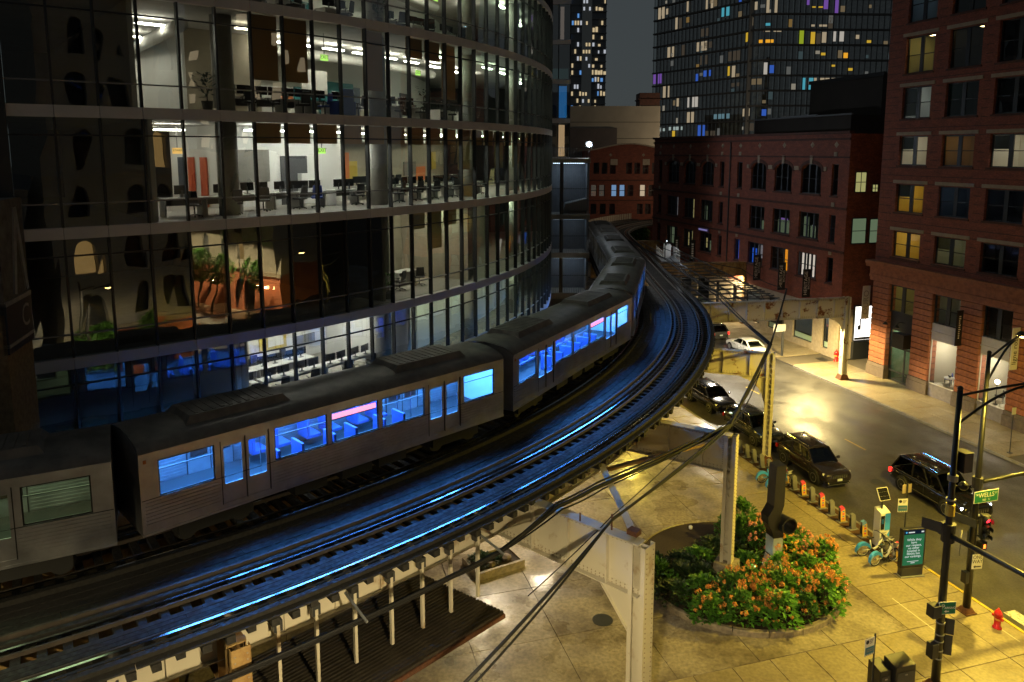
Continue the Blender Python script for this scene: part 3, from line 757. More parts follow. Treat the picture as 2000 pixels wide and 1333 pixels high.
# ------------------------------------------------------------------ curved glass office building
RF = 43.6
GB = thing('glass_office_building', 'curved glass office block with grey floor bands and lit open offices', 'building', (CX + 24, CY - 36, 0))
GO = Vector((CX + 24, CY - 36, 0))
TH = [-56.45 + 1.78 * k for k in range(37)]       # mullion angles
LV = [3.55, 7.75, 11.65, 16.2, 20.32, 24.5, 28.7, 32.9]   # band centres
def gp(r, th, z): x, y = pol(r, th); return (x - GO.x, y - GO.y, z)
pane_bits = random.Random(5)
def ring(mb, r0, r1, z0, z1, t0, t1, dt=1.78):
    n = max(1, int(round((t1 - t0) / dt))); base = len(mb.v)
    for i in range(n + 1):
        t = t0 + (t1 - t0) * i / n
        for r, z in ((r0, z0), (r1, z0), (r1, z1), (r0, z1)): mb.v.append(gp(r, t, z))
    for i in range(n):
        for j in range(4):
            j2 = (j + 1) % 4; mb.f.append((base + i * 4 + j, base + i * 4 + j2, base + i * 4 + 4 + j2, base + i * 4 + 4 + j))
    mb.f.append((base, base + 1, base + 2, base + 3)); mb.f.append((base + n * 4 + 3, base + n * 4 + 2, base + n * 4 + 1, base + n * 4)); return mb
for li in range(1, len(LV) - 1):
    zc = LV[li]; zb = zc + .2; zt = LV[li + 1] - .2
    for k in range(len(TH) - 1):
        a, b = TH[k], TH[k + 1]
        q = MB(); ring(q, RF - .05, RF + .14, zc - .2, zc + .2, a + .012, b - .012); q.build('spandrel_panel', M('spandrel'), GB)
        j = lambda: pane_bits.uniform(-.010, .010)
        q = MB(); q.quad(gp(RF + j(), a, zb), gp(RF + j(), b, zb), gp(RF + j(), b, zt), gp(RF + j(), a, zt)); q.build('glass_pane', M('facade_glass'), GB)
        q = MB(); x, y, _ = gp(RF + .03, a, 0); q.cbox((x, y, (zb + zt) / 2), (.20, .075, zt - zb), radians(a)); q.build('mullion', M('mullion'), GB)
    q = MB(); ring(q, RF - .02, RF + .06, zt - .62, zt - .57, TH[0], TH[-1]); q.build('transom', M('mullion'), GB)
    q = MB(); ring(q, RF - .04, RF + .05, zb + .78, zb + .83, TH[0], TH[-1]); q.build('sill_rail', M('rail_alu'), GB)
    q = MB(); ring(q, 24, RF - .06, zc - .17, zc + .17, TH[0], TH[-1]); q.build('floor_slab', M('office_ceiling'), GB)
    q = MB(); ring(q, 24, RF - .3, zc + .171, zc + .19, TH[0], TH[-1]); q.build('floor_finish', M('office_floor'), GB)
q = MB(); ring(q, 24, RF + .05, LV[-1] - .2, LV[-1] + .3, TH[0], TH[-1]); q.build('roof', M('roof_dark'), GB)
q = MB(); ring(q, RF - .5, RF - .1, 0, LV[1] - .2, TH[0], TH[-1]); q.build('base_wall', M('stone_base'), GB)
q = MB(); x, y, _ = gp(RF + .05, TH[0] - .25, 0); q.cbox((x, y, 16), (.6, .45, 34), radians(TH[0])); q.build('corner_post', M('dark_metal'), GB)
# end walls so that no light leaks
q = MB(); ring(q, 24, RF - .1, 0, LV[-1], TH[0] - .3, TH[0] - .1); ring(q, 24, RF - .1, 0, LV[-1], TH[-1] + .1, TH[-1] + .3); q.build('end_wall', M('office_dark'), GB)
q = MB(); ring(q, 23.7, 24, 0, LV[-1], TH[0], TH[-1]); q.build('back_wall', M('office_dark'), GB)
# round columns inside the facade
for th in (-46.3, -35.6, -24.9, -14.2):
    for li in range(1, 6):
        q = MB(); x, y, _ = gp(41.9, th, 0); q.cyl((x, y, LV[li] + .19), (x, y, LV[li + 1] - .18), .42, 18); q.build('round_column', M('column_concrete'), GB, smooth=True)
def iwall(r0, r1, t0, t1, li, m, name='partition', z0=.19, z1=None, door=None):
    zt_ = LV[li + 1] - .18 if z1 is None else LV[li] + z1
    q = MB(); ring(q, r0, r1, LV[li] + z0, zt_, t0, t1); return q.build(name, M(m), GB)
# level indices: 1 = above street, 2 = by the dark reflections, 3 = bright office, 4 = above eye level, 5 = top
# dark / lit dividers (radial walls) and back walls
def radial_wall(li, th, m='office_white', r0=24, r1=43.0): return iwall(r0, r1, th - .12, th + .12, li, m)
for li, th in ((1, -46.9), (1, -34.6), (2, -36.8), (2, -27.5), (3, -50.6), (4, -51.2), (5, -44.5)): radial_wall(li, th, 'office_tan' if li in (2,) else 'office_white')
iwall(36.2, 36.4, -46.9, -34.6, 1, 'office_white'); iwall(40.2, 40.4, -34.5, 2, 1, 'office_white')
iwall(38.3, 38.5, -36.7, 5, 2, 'office_tan')
iwall(38.2, 38.4, -44.6, -34.2, 3, 'office_white'); iwall(35.0, 35.2, -34.2, 5, 3, 'office_tan'); iwall(35.0, 38.4, -34.35, -34.15, 3, 'office_white')
iwall(33, 38.4, -44.75, -44.55, 3, 'office_white'); iwall(28, 28.2, -50.5, -44.6, 3, 'office_white')
iwall(37.8, 38.0, -46.4, -41.0, 4, 'office_tan'); iwall(33.6, 33.8, -41.0, 5, 4, 'office_white'); iwall(27.5, 27.7, -51, -46.5, 4, 'office_white'); iwall(27.5, 38, -46.5, -46.3, 4, 'office_white')
iwall(35, 35.2, -44.3, 5, 5, 'office_white')
# doors and coloured panels along the corridors
def panel(r, th, li, w_, h, m, name, z=.2, radial=True, t=.06):
    x, y, _ = gp(r, th, 0); q = MB(); 
    d = (w_, t, h) if radial else (t, w_, h)
    q.cbox((x, y, LV[li] + z + h / 2), d, radians(th)); return q.build(name, M(m), GB)
mat('door_blue', (.02, .25, .45), .5); mat('door_grey', (.04, .05, .07), .5); mat('door_red', (.45, .07, .02), .5); mat('panel_orange', (.6, .16, .04), .6); mat('panel_teal', (.02, .18, .2), .6); mat('panel_yellow', (.55, .4, .06), .6)
for r in (40.6, 38.6, 36.6): panel(r, -51.0 + .0, 4, .9, 2.1, 'door_grey', 'corridor_door')
panel(35.2, -51.0, 4, 1.1, 2.9, 'door_blue', 'blue_panel')
for r in (41.4, 39.4): panel(r, -50.42, 3, .9, 2.2, 'door_grey', 'corridor_door')
for r, m in ((37.0, 'door_red'), (35.6, 'door_red'), (34.4, 'door_grey')): panel(r, -44.85, 3, .7, 2.3, m, 'corridor_door')
panel(38.45, -42.6, 3, 2.1, 1.5, 'core_dim', 'wall_print', 1.35, False); panel(38.45, -39.0, 3, 1.5, 2.35, 'office_dark', 'double_door', .2, False)
panel(38.55, -38.0, 3, 1.0, 1.5, 'office_white', 'cabinet', .2, False, .5)
panel(35.3, -30.2, 3, 1.9, 1.5, 'panel_orange', 'orange_panel', 1.2, False); panel(35.3, -33.0, 3, 1.2, 1.4, 'panel_yellow', 'yellow_panel', 1.3, False)
panel(33.95, -27.5, 4, 3.0, 1.9, 'panel_teal', 'teal_wall', .8, False)
panel(37.85, -36.2, 4, 1.6, 1.2, 'office_white', 'whiteboard', 1.5, False)
panel(36.5, -39.3, 1, .9, 1.0, 'office_white', 'whiteboard', 1.2, False); panel(36.5, -40.1, 1, .5, .62, 'office_dark', 'wall_clock_board', 1.7, False)
for th in (-31.0, -28.8, -26.5): panel(40.45, th, 1, 1.1, 3.2, 'office_white', 'door_leaf', .2, False, .1)
rw = random.Random(8)
for li, r, t0, t1, n_ in ((3, 35.28, -33.5, -8, 7), (4, 33.88, -40, -8, 10), (5, 35.28, -43, -10, 9), (1, 36.48, -46, -35.5, 4), (2, 38.58, -36, -10, 6)):
    for i in range(n_): panel(r, t0 + (t1 - t0) * (i + rw.uniform(.2, .8)) / n_, li, rw.uniform(.5, 2.0), rw.uniform(.5, 1.6), rw.choice(('core_dim', 'office_dark', 'panel_teal', 'panel_yellow', 'door_grey', 'office_tan', 'panel_orange')), 'wall_panel', rw.uniform(.3, 1.6), False)
# roller blinds behind some panes
def blind(li, k, f, m='office_tan', top=True):
    a, b = TH[k] + .12, TH[k + 1] - .12; z1 = LV[li + 1] - .22; z0 = z1 - f
    q = MB(); q.add([gp(RF - .22, a, z0), gp(RF - .22, b, z0), gp(RF - .22, b, z1), gp(RF - .22, a, z1), gp(RF - .24, a, z0), gp(RF - .24, b, z0), gp(RF - .24, b, z1), gp(RF - .24, a, z1)], [(0, 1, 2, 3), (7, 6, 5, 4), (0, 4, 5, 1), (3, 2, 6, 7)])
    q.build('roller_blind', M(m), GB)
for k in (6, 7): blind(4, k, 2.5, 'blind_tan')
blind(4, 10, 2.6, 'blind_tan'); blind(4, 14, 2.7, 'blind_tan'); blind(4, 12, .9, 'blind_tan'); blind(4, 13, .9, 'blind_tan')
for k in range(6, 27): blind(3, k, .80, 'blind_tan')
for k in (12, 13, 14): blind(2, k, 1.9 if k == 13 else .8, 'blind_olive')
for k in (15, 18, 20): blind(3, k, 2.1, 'blind_olive')
for k in (8, 11, 15): blind(5, k, 1.3, 'blind_tan')
for k in (0, 1, 2, 3): blind(1, k, 3.0, 'core_dim')
# ceiling lights: suspended strips, each one a thing
LG = {}
def strip(li, r, th, m, w_=1.25, drop=.28, radial=False):
    x, y = pol(r, th); z = LV[li + 1] - .18 - drop
    t = thing('ceiling_light', 'x', 'ceiling light', (x, y, z), radians(th) + (0 if radial else pi / 2), 'suspended strip lights in the glass offices')
    q = MB(); q.box(-w_ / 2, w_ / 2, -.11, .11, 0, .05); q.build('diffuser', M(m), t)
    q = MB(); q.box(-w_ / 2 - .03, w_ / 2 + .03, -.02, .02, .052, .09); q.cyl((-w_ / 3, 0, .09), (-w_ / 3, 0, drop), .008, 5); q.cyl((w_ / 3, 0, .09), (w_ / 3, 0, drop), .008, 5); q.build('housing', M('rail_alu'), t)
    LG.setdefault(li, []).append((th, t)); return t
for th in (-45.2, -43.0, -40.8, -38.6, -36.4): strip(1, 39.2, th, 'office_light')
for th in (-32.6, -27.0, -20.0, -12.0): strip(1, 42.0, th, 'office_light_dim')
for th in (-35.4, -32.8, -30.2): strip(2, 40.8, th, 'office_light_warm')
for th in (-24.5, -18.0, -11.0): strip(2, 41.0, th, 'office_light_dim')
for th in (-43.2, -40.9, -38.6, -36.3): strip(3, 40.3, th, 'office_light')
for th in (-32.6, -29.2, -25.8, -22.2, -18.0, -13.5, -9.0): strip(3, 39.2, th, 'office_light_warm')
strip(3, 38.5, -47.8, 'office_light_warm'); strip(3, 34.0, -47.8, 'office_light_warm')
strip(4, 39.5, -48.9, 'office_light_warm'); strip(4, 35.5, -48.9, 'office_light_warm'); strip(4, 31.5, -48.9, 'office_light_warm')
for th in (-44.0, -40.6, -38.2, -35.2, -32.2, -29.0, -25.8, -22.0, -17.5, -12.5): strip(4, 38.6 if th > -41 else 41, th, 'office_light_warm' if th != -44.0 else 'office_light_dim')
for th in (-42.5, -38.5, -34.5, -30.5, -26.5, -22.0, -16.0): strip(5, 39.0, th, 'office_light_warm')
for th in (-28.0, -24.0, -20.0, -15.5, -10.5, -5.5):
    strip(4, 41.3, th + .8, 'office_light_green'); strip(5, 41.3, th + .3, 'office_light_green'); strip(3, 41.4, th - .4, 'office_light_green')
for th in (-29, -23.5, -16.0, -8.0): strip(1, 41.8, th, 'office_light_green'); strip(2, 41.6, th + 1, 'office_light_green')
FN = {1: 'lowest', 2: 'second', 3: 'bright middle', 4: 'fourth', 5: 'topmost'}
for li, L_ in LG.items():
    for i, (th, t) in enumerate(sorted(L_, key=lambda a: a[0])): t['label'] = f'suspended strip light on the {FN[li]} visible glass office floor, {ORD[i] if i < 20 else str(i + 1) + ("st" if i == 20 else "nd" if i == 21 else "rd" if i == 22 else "th")} from the left'
# air ducts under the ceilings
for li, r, t0, t1 in ((4, 37.2, -41, -18), (5, 37.5, -43, -18), (3, 37.0, -34, -16)):
    q = MB(); q.tube([gp(r, t0 + (t1 - t0) * i / 16, LV[li + 1] - .62) for i in range(17)], .26, 10); q.build('air_duct', M('office_white'), GB, smooth=True)
q = MB(); q.tube([gp(41.5 - i * 1.0, -48.2 + .12 * i, LV[5] - .62) for i in range(12)], .27, 10); q.build('air_duct', M('office_white'), GB, smooth=True)
# exit signs
def exit_sign(li, r, th, body='EXIT', m='exit_green', lab=''):
    x, y = pol(r, th); t = thing('exit_sign', lab, 'sign', (x, y, LV[li + 1] - 1.45), radians(th) + pi / 2)
    q = MB(); q.box(-.20, .20, -.03, .03, 0, .26); q.build('face', M(m), t); q = MB(); q.box(-.015, .015, -.015, .015, .26, 1.2); q.build('hanger', M('rail_alu'), t)
    text(body, .24 if len(body) < 5 else .13, mat('sign_ink', (.05, .12, .02), .6), t, (0, -.034, .15), (pi / 2, 0, 0))
exit_sign(4, 41.4, -39.3, lab='lit green exit sign on the fourth visible glass floor, beside the blue armchair'); exit_sign(4, 40.5, -28.9, lab='lit green exit sign on the fourth visible glass floor, by the teal wall')
exit_sign(3, 40.6, -38.9, lab='lit green exit sign above the dark double door on the bright office floor'); exit_sign(5, 40.5, -26.3, lab='lit green exit sign on the topmost visible glass floor')
exit_sign(3, 38.5, -47.4, 'STAIRS', 'stairs_orange', 'lit orange stairs sign at the end of the bright floor corridor')
# ---- furniture
def desk_proto():
    t = thing('office_desk', 'x', 'desk'); q = MB(); q.box(-.8, .8, -.38, .38, .71, .745); q.build('desk_top', M('desk_white'), t)
    lm = MB(); lm.box(-.03, .03, -.34, .34, 0, .71); lm.box(-.03, .03, -.36, .36, 0, .03)
    me = lm.mesh('leg'); me.materials.append(M('white_paint')); piece('leg', me, t, (-.72, 0, 0)); piece('leg', me, t, (.72, 0, 0))
    q = MB(); q.box(-.7, .7, .33, .36, .40, .70); q.build('modesty_panel', M('core_dim'), t); return t
def chair_proto(m):
    t = thing('office_chair', 'x', 'chair'); q = MB(); q.box(-.25, .25, -.24, .24, .44, .52); q.build('seat', M(m), t, bevel=.03)
    q = MB(); q.add([(-.23, -.26, .55), (.23, -.26, .55), (.20, -.33, 1.05), (-.20, -.33, 1.05), (-.23, -.21, .55), (.23, -.21, .55), (.20, -.29, 1.05), (-.20, -.29, 1.05)], [(0, 1, 2, 3), (7, 6, 5, 4), (0, 4, 5, 1), (1, 5, 6, 2), (2, 6, 7, 3), (3, 7, 4, 0)]); q.build('backrest', M(m), t, bevel=.02)
    q = MB(); q.cyl((0, 0, .1), (0, 0, .44), .03, 8)
    for i in range(5): a = 2 * pi * i / 5; q.bar((0, 0, .12), (.29 * cos(a), .29 * sin(a), .06), .04, .03); q.ball((.29 * cos(a), .29 * sin(a), .035), .034, 6, 4)
    q.build('base', M('dark_metal'), t)
    for sg in (-1, 1):
        q = MB(); q.bar((sg * .27, -.1, .5), (sg * .29, -.1, .68), .03); q.bar((sg * .29, -.2, .68), (sg * .29, .12, .68), .05, .03); q.build('armrest', M('dark_metal'), t)
    return t
def monitor_proto(m='screen_black'):
    t = thing('monitor', 'x', 'monitor'); q = MB(); q.box(-.30, .30, -.02, .02, .14, .50); q.build('screen', M(m), t, bevel=.008)
    q = MB(); q.box(-.03, .03, .02, .05, .02, .3); q.box(-.12, .12, -.08, .08, 0, .015); q.build('stand', M('dark_metal'), t); return t
FUR = {}
def put(proto, kind, li, r, th, dz=0.0, drz=0.0, used=set()):
    x, y = pol(r, th); loc = (x, y, LV[li] + .19 + dz); rz = radians(th) + pi / 2 + drz
    if kind not in used: used.add(kind); proto.location = loc; proto.rotation_euler = (0, 0, rz); t = proto
    else: t = copy_tree(proto, None, loc, rz)
    FUR.setdefault((kind, li), []).append((th, t)); return t
D_, CB, CBL, MO = desk_proto(), chair_proto('chair_black'), chair_proto('chair_blue'), monitor_proto()
MOB = monitor_proto('screen_on') if 'screen_on' in MATS else None
rr = random.Random(11)
def station(li, r, th, flip=0, blue=False, mon=2):
    put(D_, 'white office desk', li, r, th, 0, flip)
    for i in range(mon): put(MO, 'black desk monitor', li, r + (.05 if not flip else -.05), th + (i - (mon - 1) / 2) * .95, .745, pi + flip + rr.uniform(-.2, .2))
    put(CBL if blue else CB, 'blue swivel chair' if blue else 'black swivel chair', li, r + (.85 if not flip else -.85), th + rr.uniform(-.4, .4), 0, flip + rr.uniform(-.6, .6))
for th in (-45.5, -43.0, -40.7, -38.4, -36.2): station(1, 40.6, th); 
for th in (-44.2, -41.8, -39.6): station(1, 38.6, th, pi)
for th, b in ((-43.8, 0), (-41.6, 0), (-39.9, 1), (-37.0, 0)): station(3, 40.4, th, 0, b)
for th in (-48.6, -46.4): station(3, 41.2, th, 0, 0, 1)
for th in (-33.0, -31.0, -29.0, -26.8, -24.4, -21.5): station(3, 40.8, th)
for th in (-32.0, -29.8, -27.6): station(3, 38.2, th, pi)
for th in (-45.0, -43.0, -41.2, -39.8, -37.4, -33.4, -31.2, -26.5, -23.0): station(4, 40.9, th, 0, th == -39.8)
for th in (-41.5, -38.0, -33.5, -30.0, -26.0, -22.5): station(5, 41.0, th)
for th, b in ((-34.6, 0), (-33.4, 1), (-31.2, 0)): put(CB, 'black swivel chair', 2, 41.6, th, 0, rr.uniform(-1, 1))
put(D_, 'white office desk', 2, 40.6, -33.9); put(D_, 'white office desk', 2, 40.6, -31.4)
for (kind, li), L_ in FUR.items():
    L_ = sorted(L_, key=lambda a: a[0])
    for i, (th, t) in enumerate(L_):
        t['group'] = kind + 's in the glass offices'
        t['label'] = f'{kind} on the {FN[li]} visible glass office floor, {ORD[i] if i < 20 else str(i + 1) + "th"} from the left'
# blue armchair, plants
def plant(li, r, th, lab, h=1.5, m='leaf'):
    x, y = pol(r, th); t = thing('potted_plant', lab, 'plant', (x, y, LV[li] + .19)); q = MB(); q.lathe([(.16, 0), (.22, .4), (.2, .4), (.19, .36), (.01, .36)], 12); q.build('pot', M('core_dim'), t)
    q = MB(); rp = random.Random(int(th * 10))
    for i in range(90):
        a = rp.uniform(0, 2 * pi); k = rp.uniform(.1, 1); rr_ = .42 * sqrt(k) * rp.uniform(.3, 1); z = .4 + h * rp.uniform(.1, .9); c = Vector((rr_ * cos(a), rr_ * sin(a), z)); d = Vector((cos(a), sin(a), rp.uniform(-.3, .9))).normalized() * .26; s_ = d.cross(Vector((0, 0, 1))).normalized() * .05
        q.quad(c - s_ * .3, c + d * .5 - s_, c + d, c + d * .5 + s_)
    q.build('foliage', M(m), t); q = MB(); q.tube([(0, 0, .3), (.02, .01, .8), (0, 0, h * .8)], .02, 6); q.build('stem', M('bark'), t)
plant(4, 42.6, -47.6, 'dark potted plant at the corridor end of the fourth visible glass floor', 1.2, 'leaf_dark'); plant(2, 42.7, -36.1, 'bright green potted plant in the yellow-lit corner of the second glass floor', .9, 'leaf_bright')
plant(5, 42.6, -36.3, 'dark potted plant behind the topmost glass floor', 1.4, 'leaf_dark'); plant(4, 42.3, -31.6, 'tall potted plant on the fourth visible glass floor', 1.5, 'leaf_dark')
x, y = pol(42.2, -38.9); t = thing('armchair', 'tall blue upholstered armchair on the fourth visible glass floor', 'armchair', (x, y, LV[4] + .19), radians(-38.9) + pi / 2)
q = MB(); q.box(-.36, .36, -.3, .3, .12, .45); q.build('seat', M('chair_blue'), t, bevel=.05); q = MB(); q.box(-.36, .36, -.42, -.28, .12, 1.25); q.build('backrest', M('chair_blue'), t, bevel=.05)
for sg in (-1, 1): q = MB(); q.box(sg * .42 - .07, sg * .42 + .07, -.4, .3, .1, .7); q.build('armrest', M('chair_blue'), t, bevel=.04)
# stone pier with the sign at the left edge
PT = thing('stone_pier', 'brown stone corner pier with a dark sign showing the letter C', 'wall', (-16.15, 24.45, 0), PHI)
q = MB(); q.box(0, 2.2, -3, 0, 0, 14.0); q.build('shaft', mat('pier_stone', (.22, .155, .085), .9, var=.4, scale=6, bump=.4, bscale=25), PT)
q = MB(); q.box(-.02, 2.2, -3, .03, 14.0, 17.5); q.build('upper_block', mat('pier_dark', (.06, .055, .05), .8, col2=(.14, .13, .12), scale=2.5), PT)
q = MB(); q.box(-.04, 2.2, -.1, .06, 12.75, 14.35); q.build('sign_band', mat('band_navy', (.012, .016, .03), .5), PT)
for z0, z1 in ((12.95, 13.06), (14.25, 14.4)): q = MB(); q.box(-.045, 2.2, -.1, .075, z0, z1); q.build('sign_border', M('galv'), PT)
text('C', 1.05, M('galv'), PT, (.62, .075, 13.66), (pi / 2, 0, pi))
q = MB(); q.bar((.2, .05, 14.5), (.75, .05, 17.2), .22, .06, (0, 1, 0)); q.bar((1.3, .05, 14.5), (.75, .05, 17.2), .22, .06, (0, 1, 0)); q.build('relief_letter', M('galv'), PT)
# ------------------------------------------------------------------ brick corner building on the right
def fbox(u0, u1, y0, y1, z0, z1): return MB().box(u0, u1, y0, y1, z0, z1)
def win_frame(mb, a, b, c, d, y, t=.09, dp=.10, cross=True, mid=True):
    mb.box(a, a + t, y, y + dp, c, d); mb.box(b - t, b, y, y + dp, c, d); mb.box(a + t, b - t, y, y + dp, d - t, d); mb.box(a + t, b - t, y, y + dp, c, c + t)
    if mid: m_ = (a + b) / 2; mb.box(m_ - .16, m_ + .16, y + .002, y + dp, c + t, d - t)
    if cross:
        h = c + (d - c) * .5
        for (p, q) in (((a + t, (a + b) / 2 - .16), ((a + b) / 2 + .16, b - t)) if mid else ((a + t, b - t),)): mb.box(p, q, y + .01, y + dp - .02, h - .03, h + .03)
def room(name, parent, a, b, c, d, y, depth, wallm, lamp=None, lw=.5, shade=None):
    """a shallow lit room behind a window: walls, floor, ceiling and its lamp"""
    q = MB(); e = .05; a -= e; b += e; c -= e; d += e; Y = y + depth
    q.quad((a, Y, c), (b, Y, c), (b, Y, d), (a, Y, d)); q.quad((a, y, c), (a, Y, c), (a, Y, d), (a, y, d)); q.quad((b, Y, c), (b, y, c), (b, y, d), (b, Y, d)); q.quad((a, y, d), (a, Y, d), (b, Y, d), (b, y, d)); q.quad((a, Y, c), (a, y, c), (b, y, c), (b, Y, c))
    r = q.build(name, wallm, parent)
    if lamp:
        m_ = (a + b) / 2; l = MB(); l.box(m_ - lw / 2, m_ + lw / 2, y + depth * .35, y + depth * .35 + .3, d - .12, d - .08); l.build('room_lamp', lamp, r)
    return r
RB_ = thing('brick_corner_building', 'tall red brick corner building with rusticated stone piers and showroom windows', 'building', UV(-51.3, 46.5, 0), PHI)
U0 = -51.3
cols = [(-49.55 - U0, -46.75 - U0), (-45.4 - U0, -42.6 - U0), (-41.35 - U0, -38.4 - U0), (-37.1 - U0, -34.1 - U0)]
rows = [(10.45, 12.55), (14.1, 16.35), (17.85, 20.15), (21.5, 23.95), (25.0, 27.8), (28.9, 31.6)]
LEN = 20.0
q = MB(); wall(q, 0, LEN, 9.9, 36, [(a, b, c, d) for a, b in cols for c, d in rows], .34)
q.quad((0, 0, 9.9), (0, 22, 9.9), (0, 22, 36), (0, 0, 36)); q.quad((LEN, 22, 0), (LEN, 0, 0), (LEN, 0, 36), (LEN, 22, 36)); q.quad((0, 0, 36), (LEN, 0, 36), (LEN, 22, 36), (0, 22, 36))
q.build('brick_wall', M('brick_red'), RB_)
q = MB(); q.box(0.02, LEN - .02, 3.2, 3.4, 0, 36); q.box(.02, .3, .4, 3.2, 0, 36)
for z in [9.2] + [r[0] - .55 for r in rows[1:]]: q.box(.3, LEN - .02, .36, 3.2, z - .15, z + .1)
q.build('inner_wall', M('office_dark'), RB_)
lamp_w, lamp_y, lamp_b = emis('room_lamp_white', (1, .93, .78), 34), emis('room_lamp_yellow', (1, .78, .32), 24), emis('room_lamp_blue', (.5, .75, 1), 14)
rm = {'cream': mat('room_cream', (.52, .48, .38), .8), 'olive': mat('room_olive', (.30, .28, .14), .8), 'yellow': mat('room_yellow', (.55, .42, .12), .8), 'grey': mat('room_grey', (.30, .33, .33), .8), 'dark': M('office_dark'), 'tan': mat('room_tan', (.34, .22, .12), .8)}
lit = {(0, 0): ('yellow', lamp_y, .55), (1, 0): ('grey', lamp_y, .28), (0, 1): ('yellow', lamp_y, .5), (1, 1): ('dark', lamp_b, .45), (2, 1): ('dark', lamp_b, .08), (0, 2): ('cream', lamp_w, .4), (1, 2): ('tan', lamp_y, .2), (2, 2): ('cream', lamp_w, .5),
       (0, 3): ('grey', lamp_w, .4), (1, 3): ('dark', emis('room_lamp_green', (.1, 1, .6), 3), .12), (0, 4): ('olive', lamp_y, .42), (1, 4): ('dark', lamp_y, .05), (0, 5): ('grey', lamp_b, .12)}
for i, (a, b) in enumerate(cols):
    for j, (c, d) in enumerate(rows):
        q = MB(); win_frame(q, a, b, c, d, .22); w_ = q.build('window', M('frame_dark'), RB_)
        m_ = (a + b) / 2
        for (p, r) in ((a + .09, m_ - .16), (m_ + .16, b - .09)): z = MB(); z.quad((p, .27, c + .09), (r, .27, c + .09), (r, .27, d - .09), (p, .27, d - .09)); z.build('pane', M('window_glass'), w_)
        q = MB(); q.box(a - .3, b + .3, -.07, .0, d + .07, d + .32); q.build('lintel', M('trim_tan'), RB_)
        q = MB(); q.box(a - .1, b + .1, -.10, .02, c - .14, c - .002); q.build('sill', M('brick_dark'), RB_)
        if (i, j) in lit:
            wm, lm, lw = lit[(i, j)]; room('room', RB_, a, b, c - .2, d + .15, .36, 2.4, rm[wm], lm, lw * 2)
        if (i, j) in ((0, 2), (0, 3), (1, 0), (0, 1), (2, 2)):
            q = MB(); q.box(a + .1, m_ - .16, .30, .31, c + (d - c) * (.1 if j == 3 else .55), d - .1); q.build('window_blind', rm['grey'] if j != 0 else rm['olive'], RB_)
# recessed dark courses between the windows
q = MB(); z = 10.2
while z < 35.5:
    xs = [0.0]
    for a, b in cols:
        if any(c - .2 < z < d + .4 for c, d in rows): q.box(xs[-1] + .02, a - .36, -.012, .0, z, z + .05); xs.append(b + .34)
    q.box(xs[-1] + .02, LEN - .02, -.012, 0, z, z + .05); z += .62
q.build('brick_courses', M('brick_dark'), RB_)['kind'] = 'stuff'
# cornice over the ground storeys
q = MB()
for (y0, z0, z1) in ((-.18, 8.2, 8.5), (-.28, 8.5, 8.75), (-.22, 8.75, 9.35), (-.42, 9.35, 9.62), (-.55, 9.62, 9.9)): q.box(-.5 if y0 < -.3 else -.25, LEN + .1, y0, .3, z0, z1 - .004)
q.build('cornice', M('stone_red'), RB_)
# rusticated piers, stone by stone
piers = [(0.1, 1.9), (4.5, 6.3), (8.8, 10.65), (13.0, 14.8), (17.2, 19.0)]
for (a, b) in piers:
    n = 15; h = (8.2 - 1.25) / n
    q = MB(); q.box(a + .04, b - .04, -.06, .6, .1, 8.2); q.build('pier_core', M('brick_dark'), RB_)
    cm = None
    for i in range(n):
        if cm is None:
            q = MB(); w_ = b - a; q.add([(0, 0, .02), (w_, 0, .02), (w_, .7, .02), (0, .7, .02), (0, 0, h - .02), (w_, 0, h - .02), (w_, .7, h - .02), (0, .7, h - .02), (.035, -.05, .05), (w_ - .035, -.05, .05), (w_ - .035, -.05, h - .05), (.035, -.05, h - .05)],
                [(8, 9, 10, 11), (0, 1, 9, 8), (1, 5, 10, 9), (5, 4, 11, 10), (4, 0, 8, 11), (0, 4, 7, 3), (1, 2, 6, 5), (4, 5, 6, 7), (0, 3, 2, 1)]); cm = q.mesh('stone_block'); cm.materials.append(M('stone_red'))
        piece('stone_block', cm, RB_, (a, -.10 + R_.uniform(-.006, .006), 1.25 + i * h))
    q = MB(); q.box(a - .08, b + .08, -.24, .6, .12, .95); q.box(a - .04, b + .04, -.18, .6, .95, 1.25); q.build('pier_base', M('stone_base'), RB_)
bays = [(1.9, 4.5), (6.3, 8.8), (10.65, 13.0), (14.8, 17.2)]
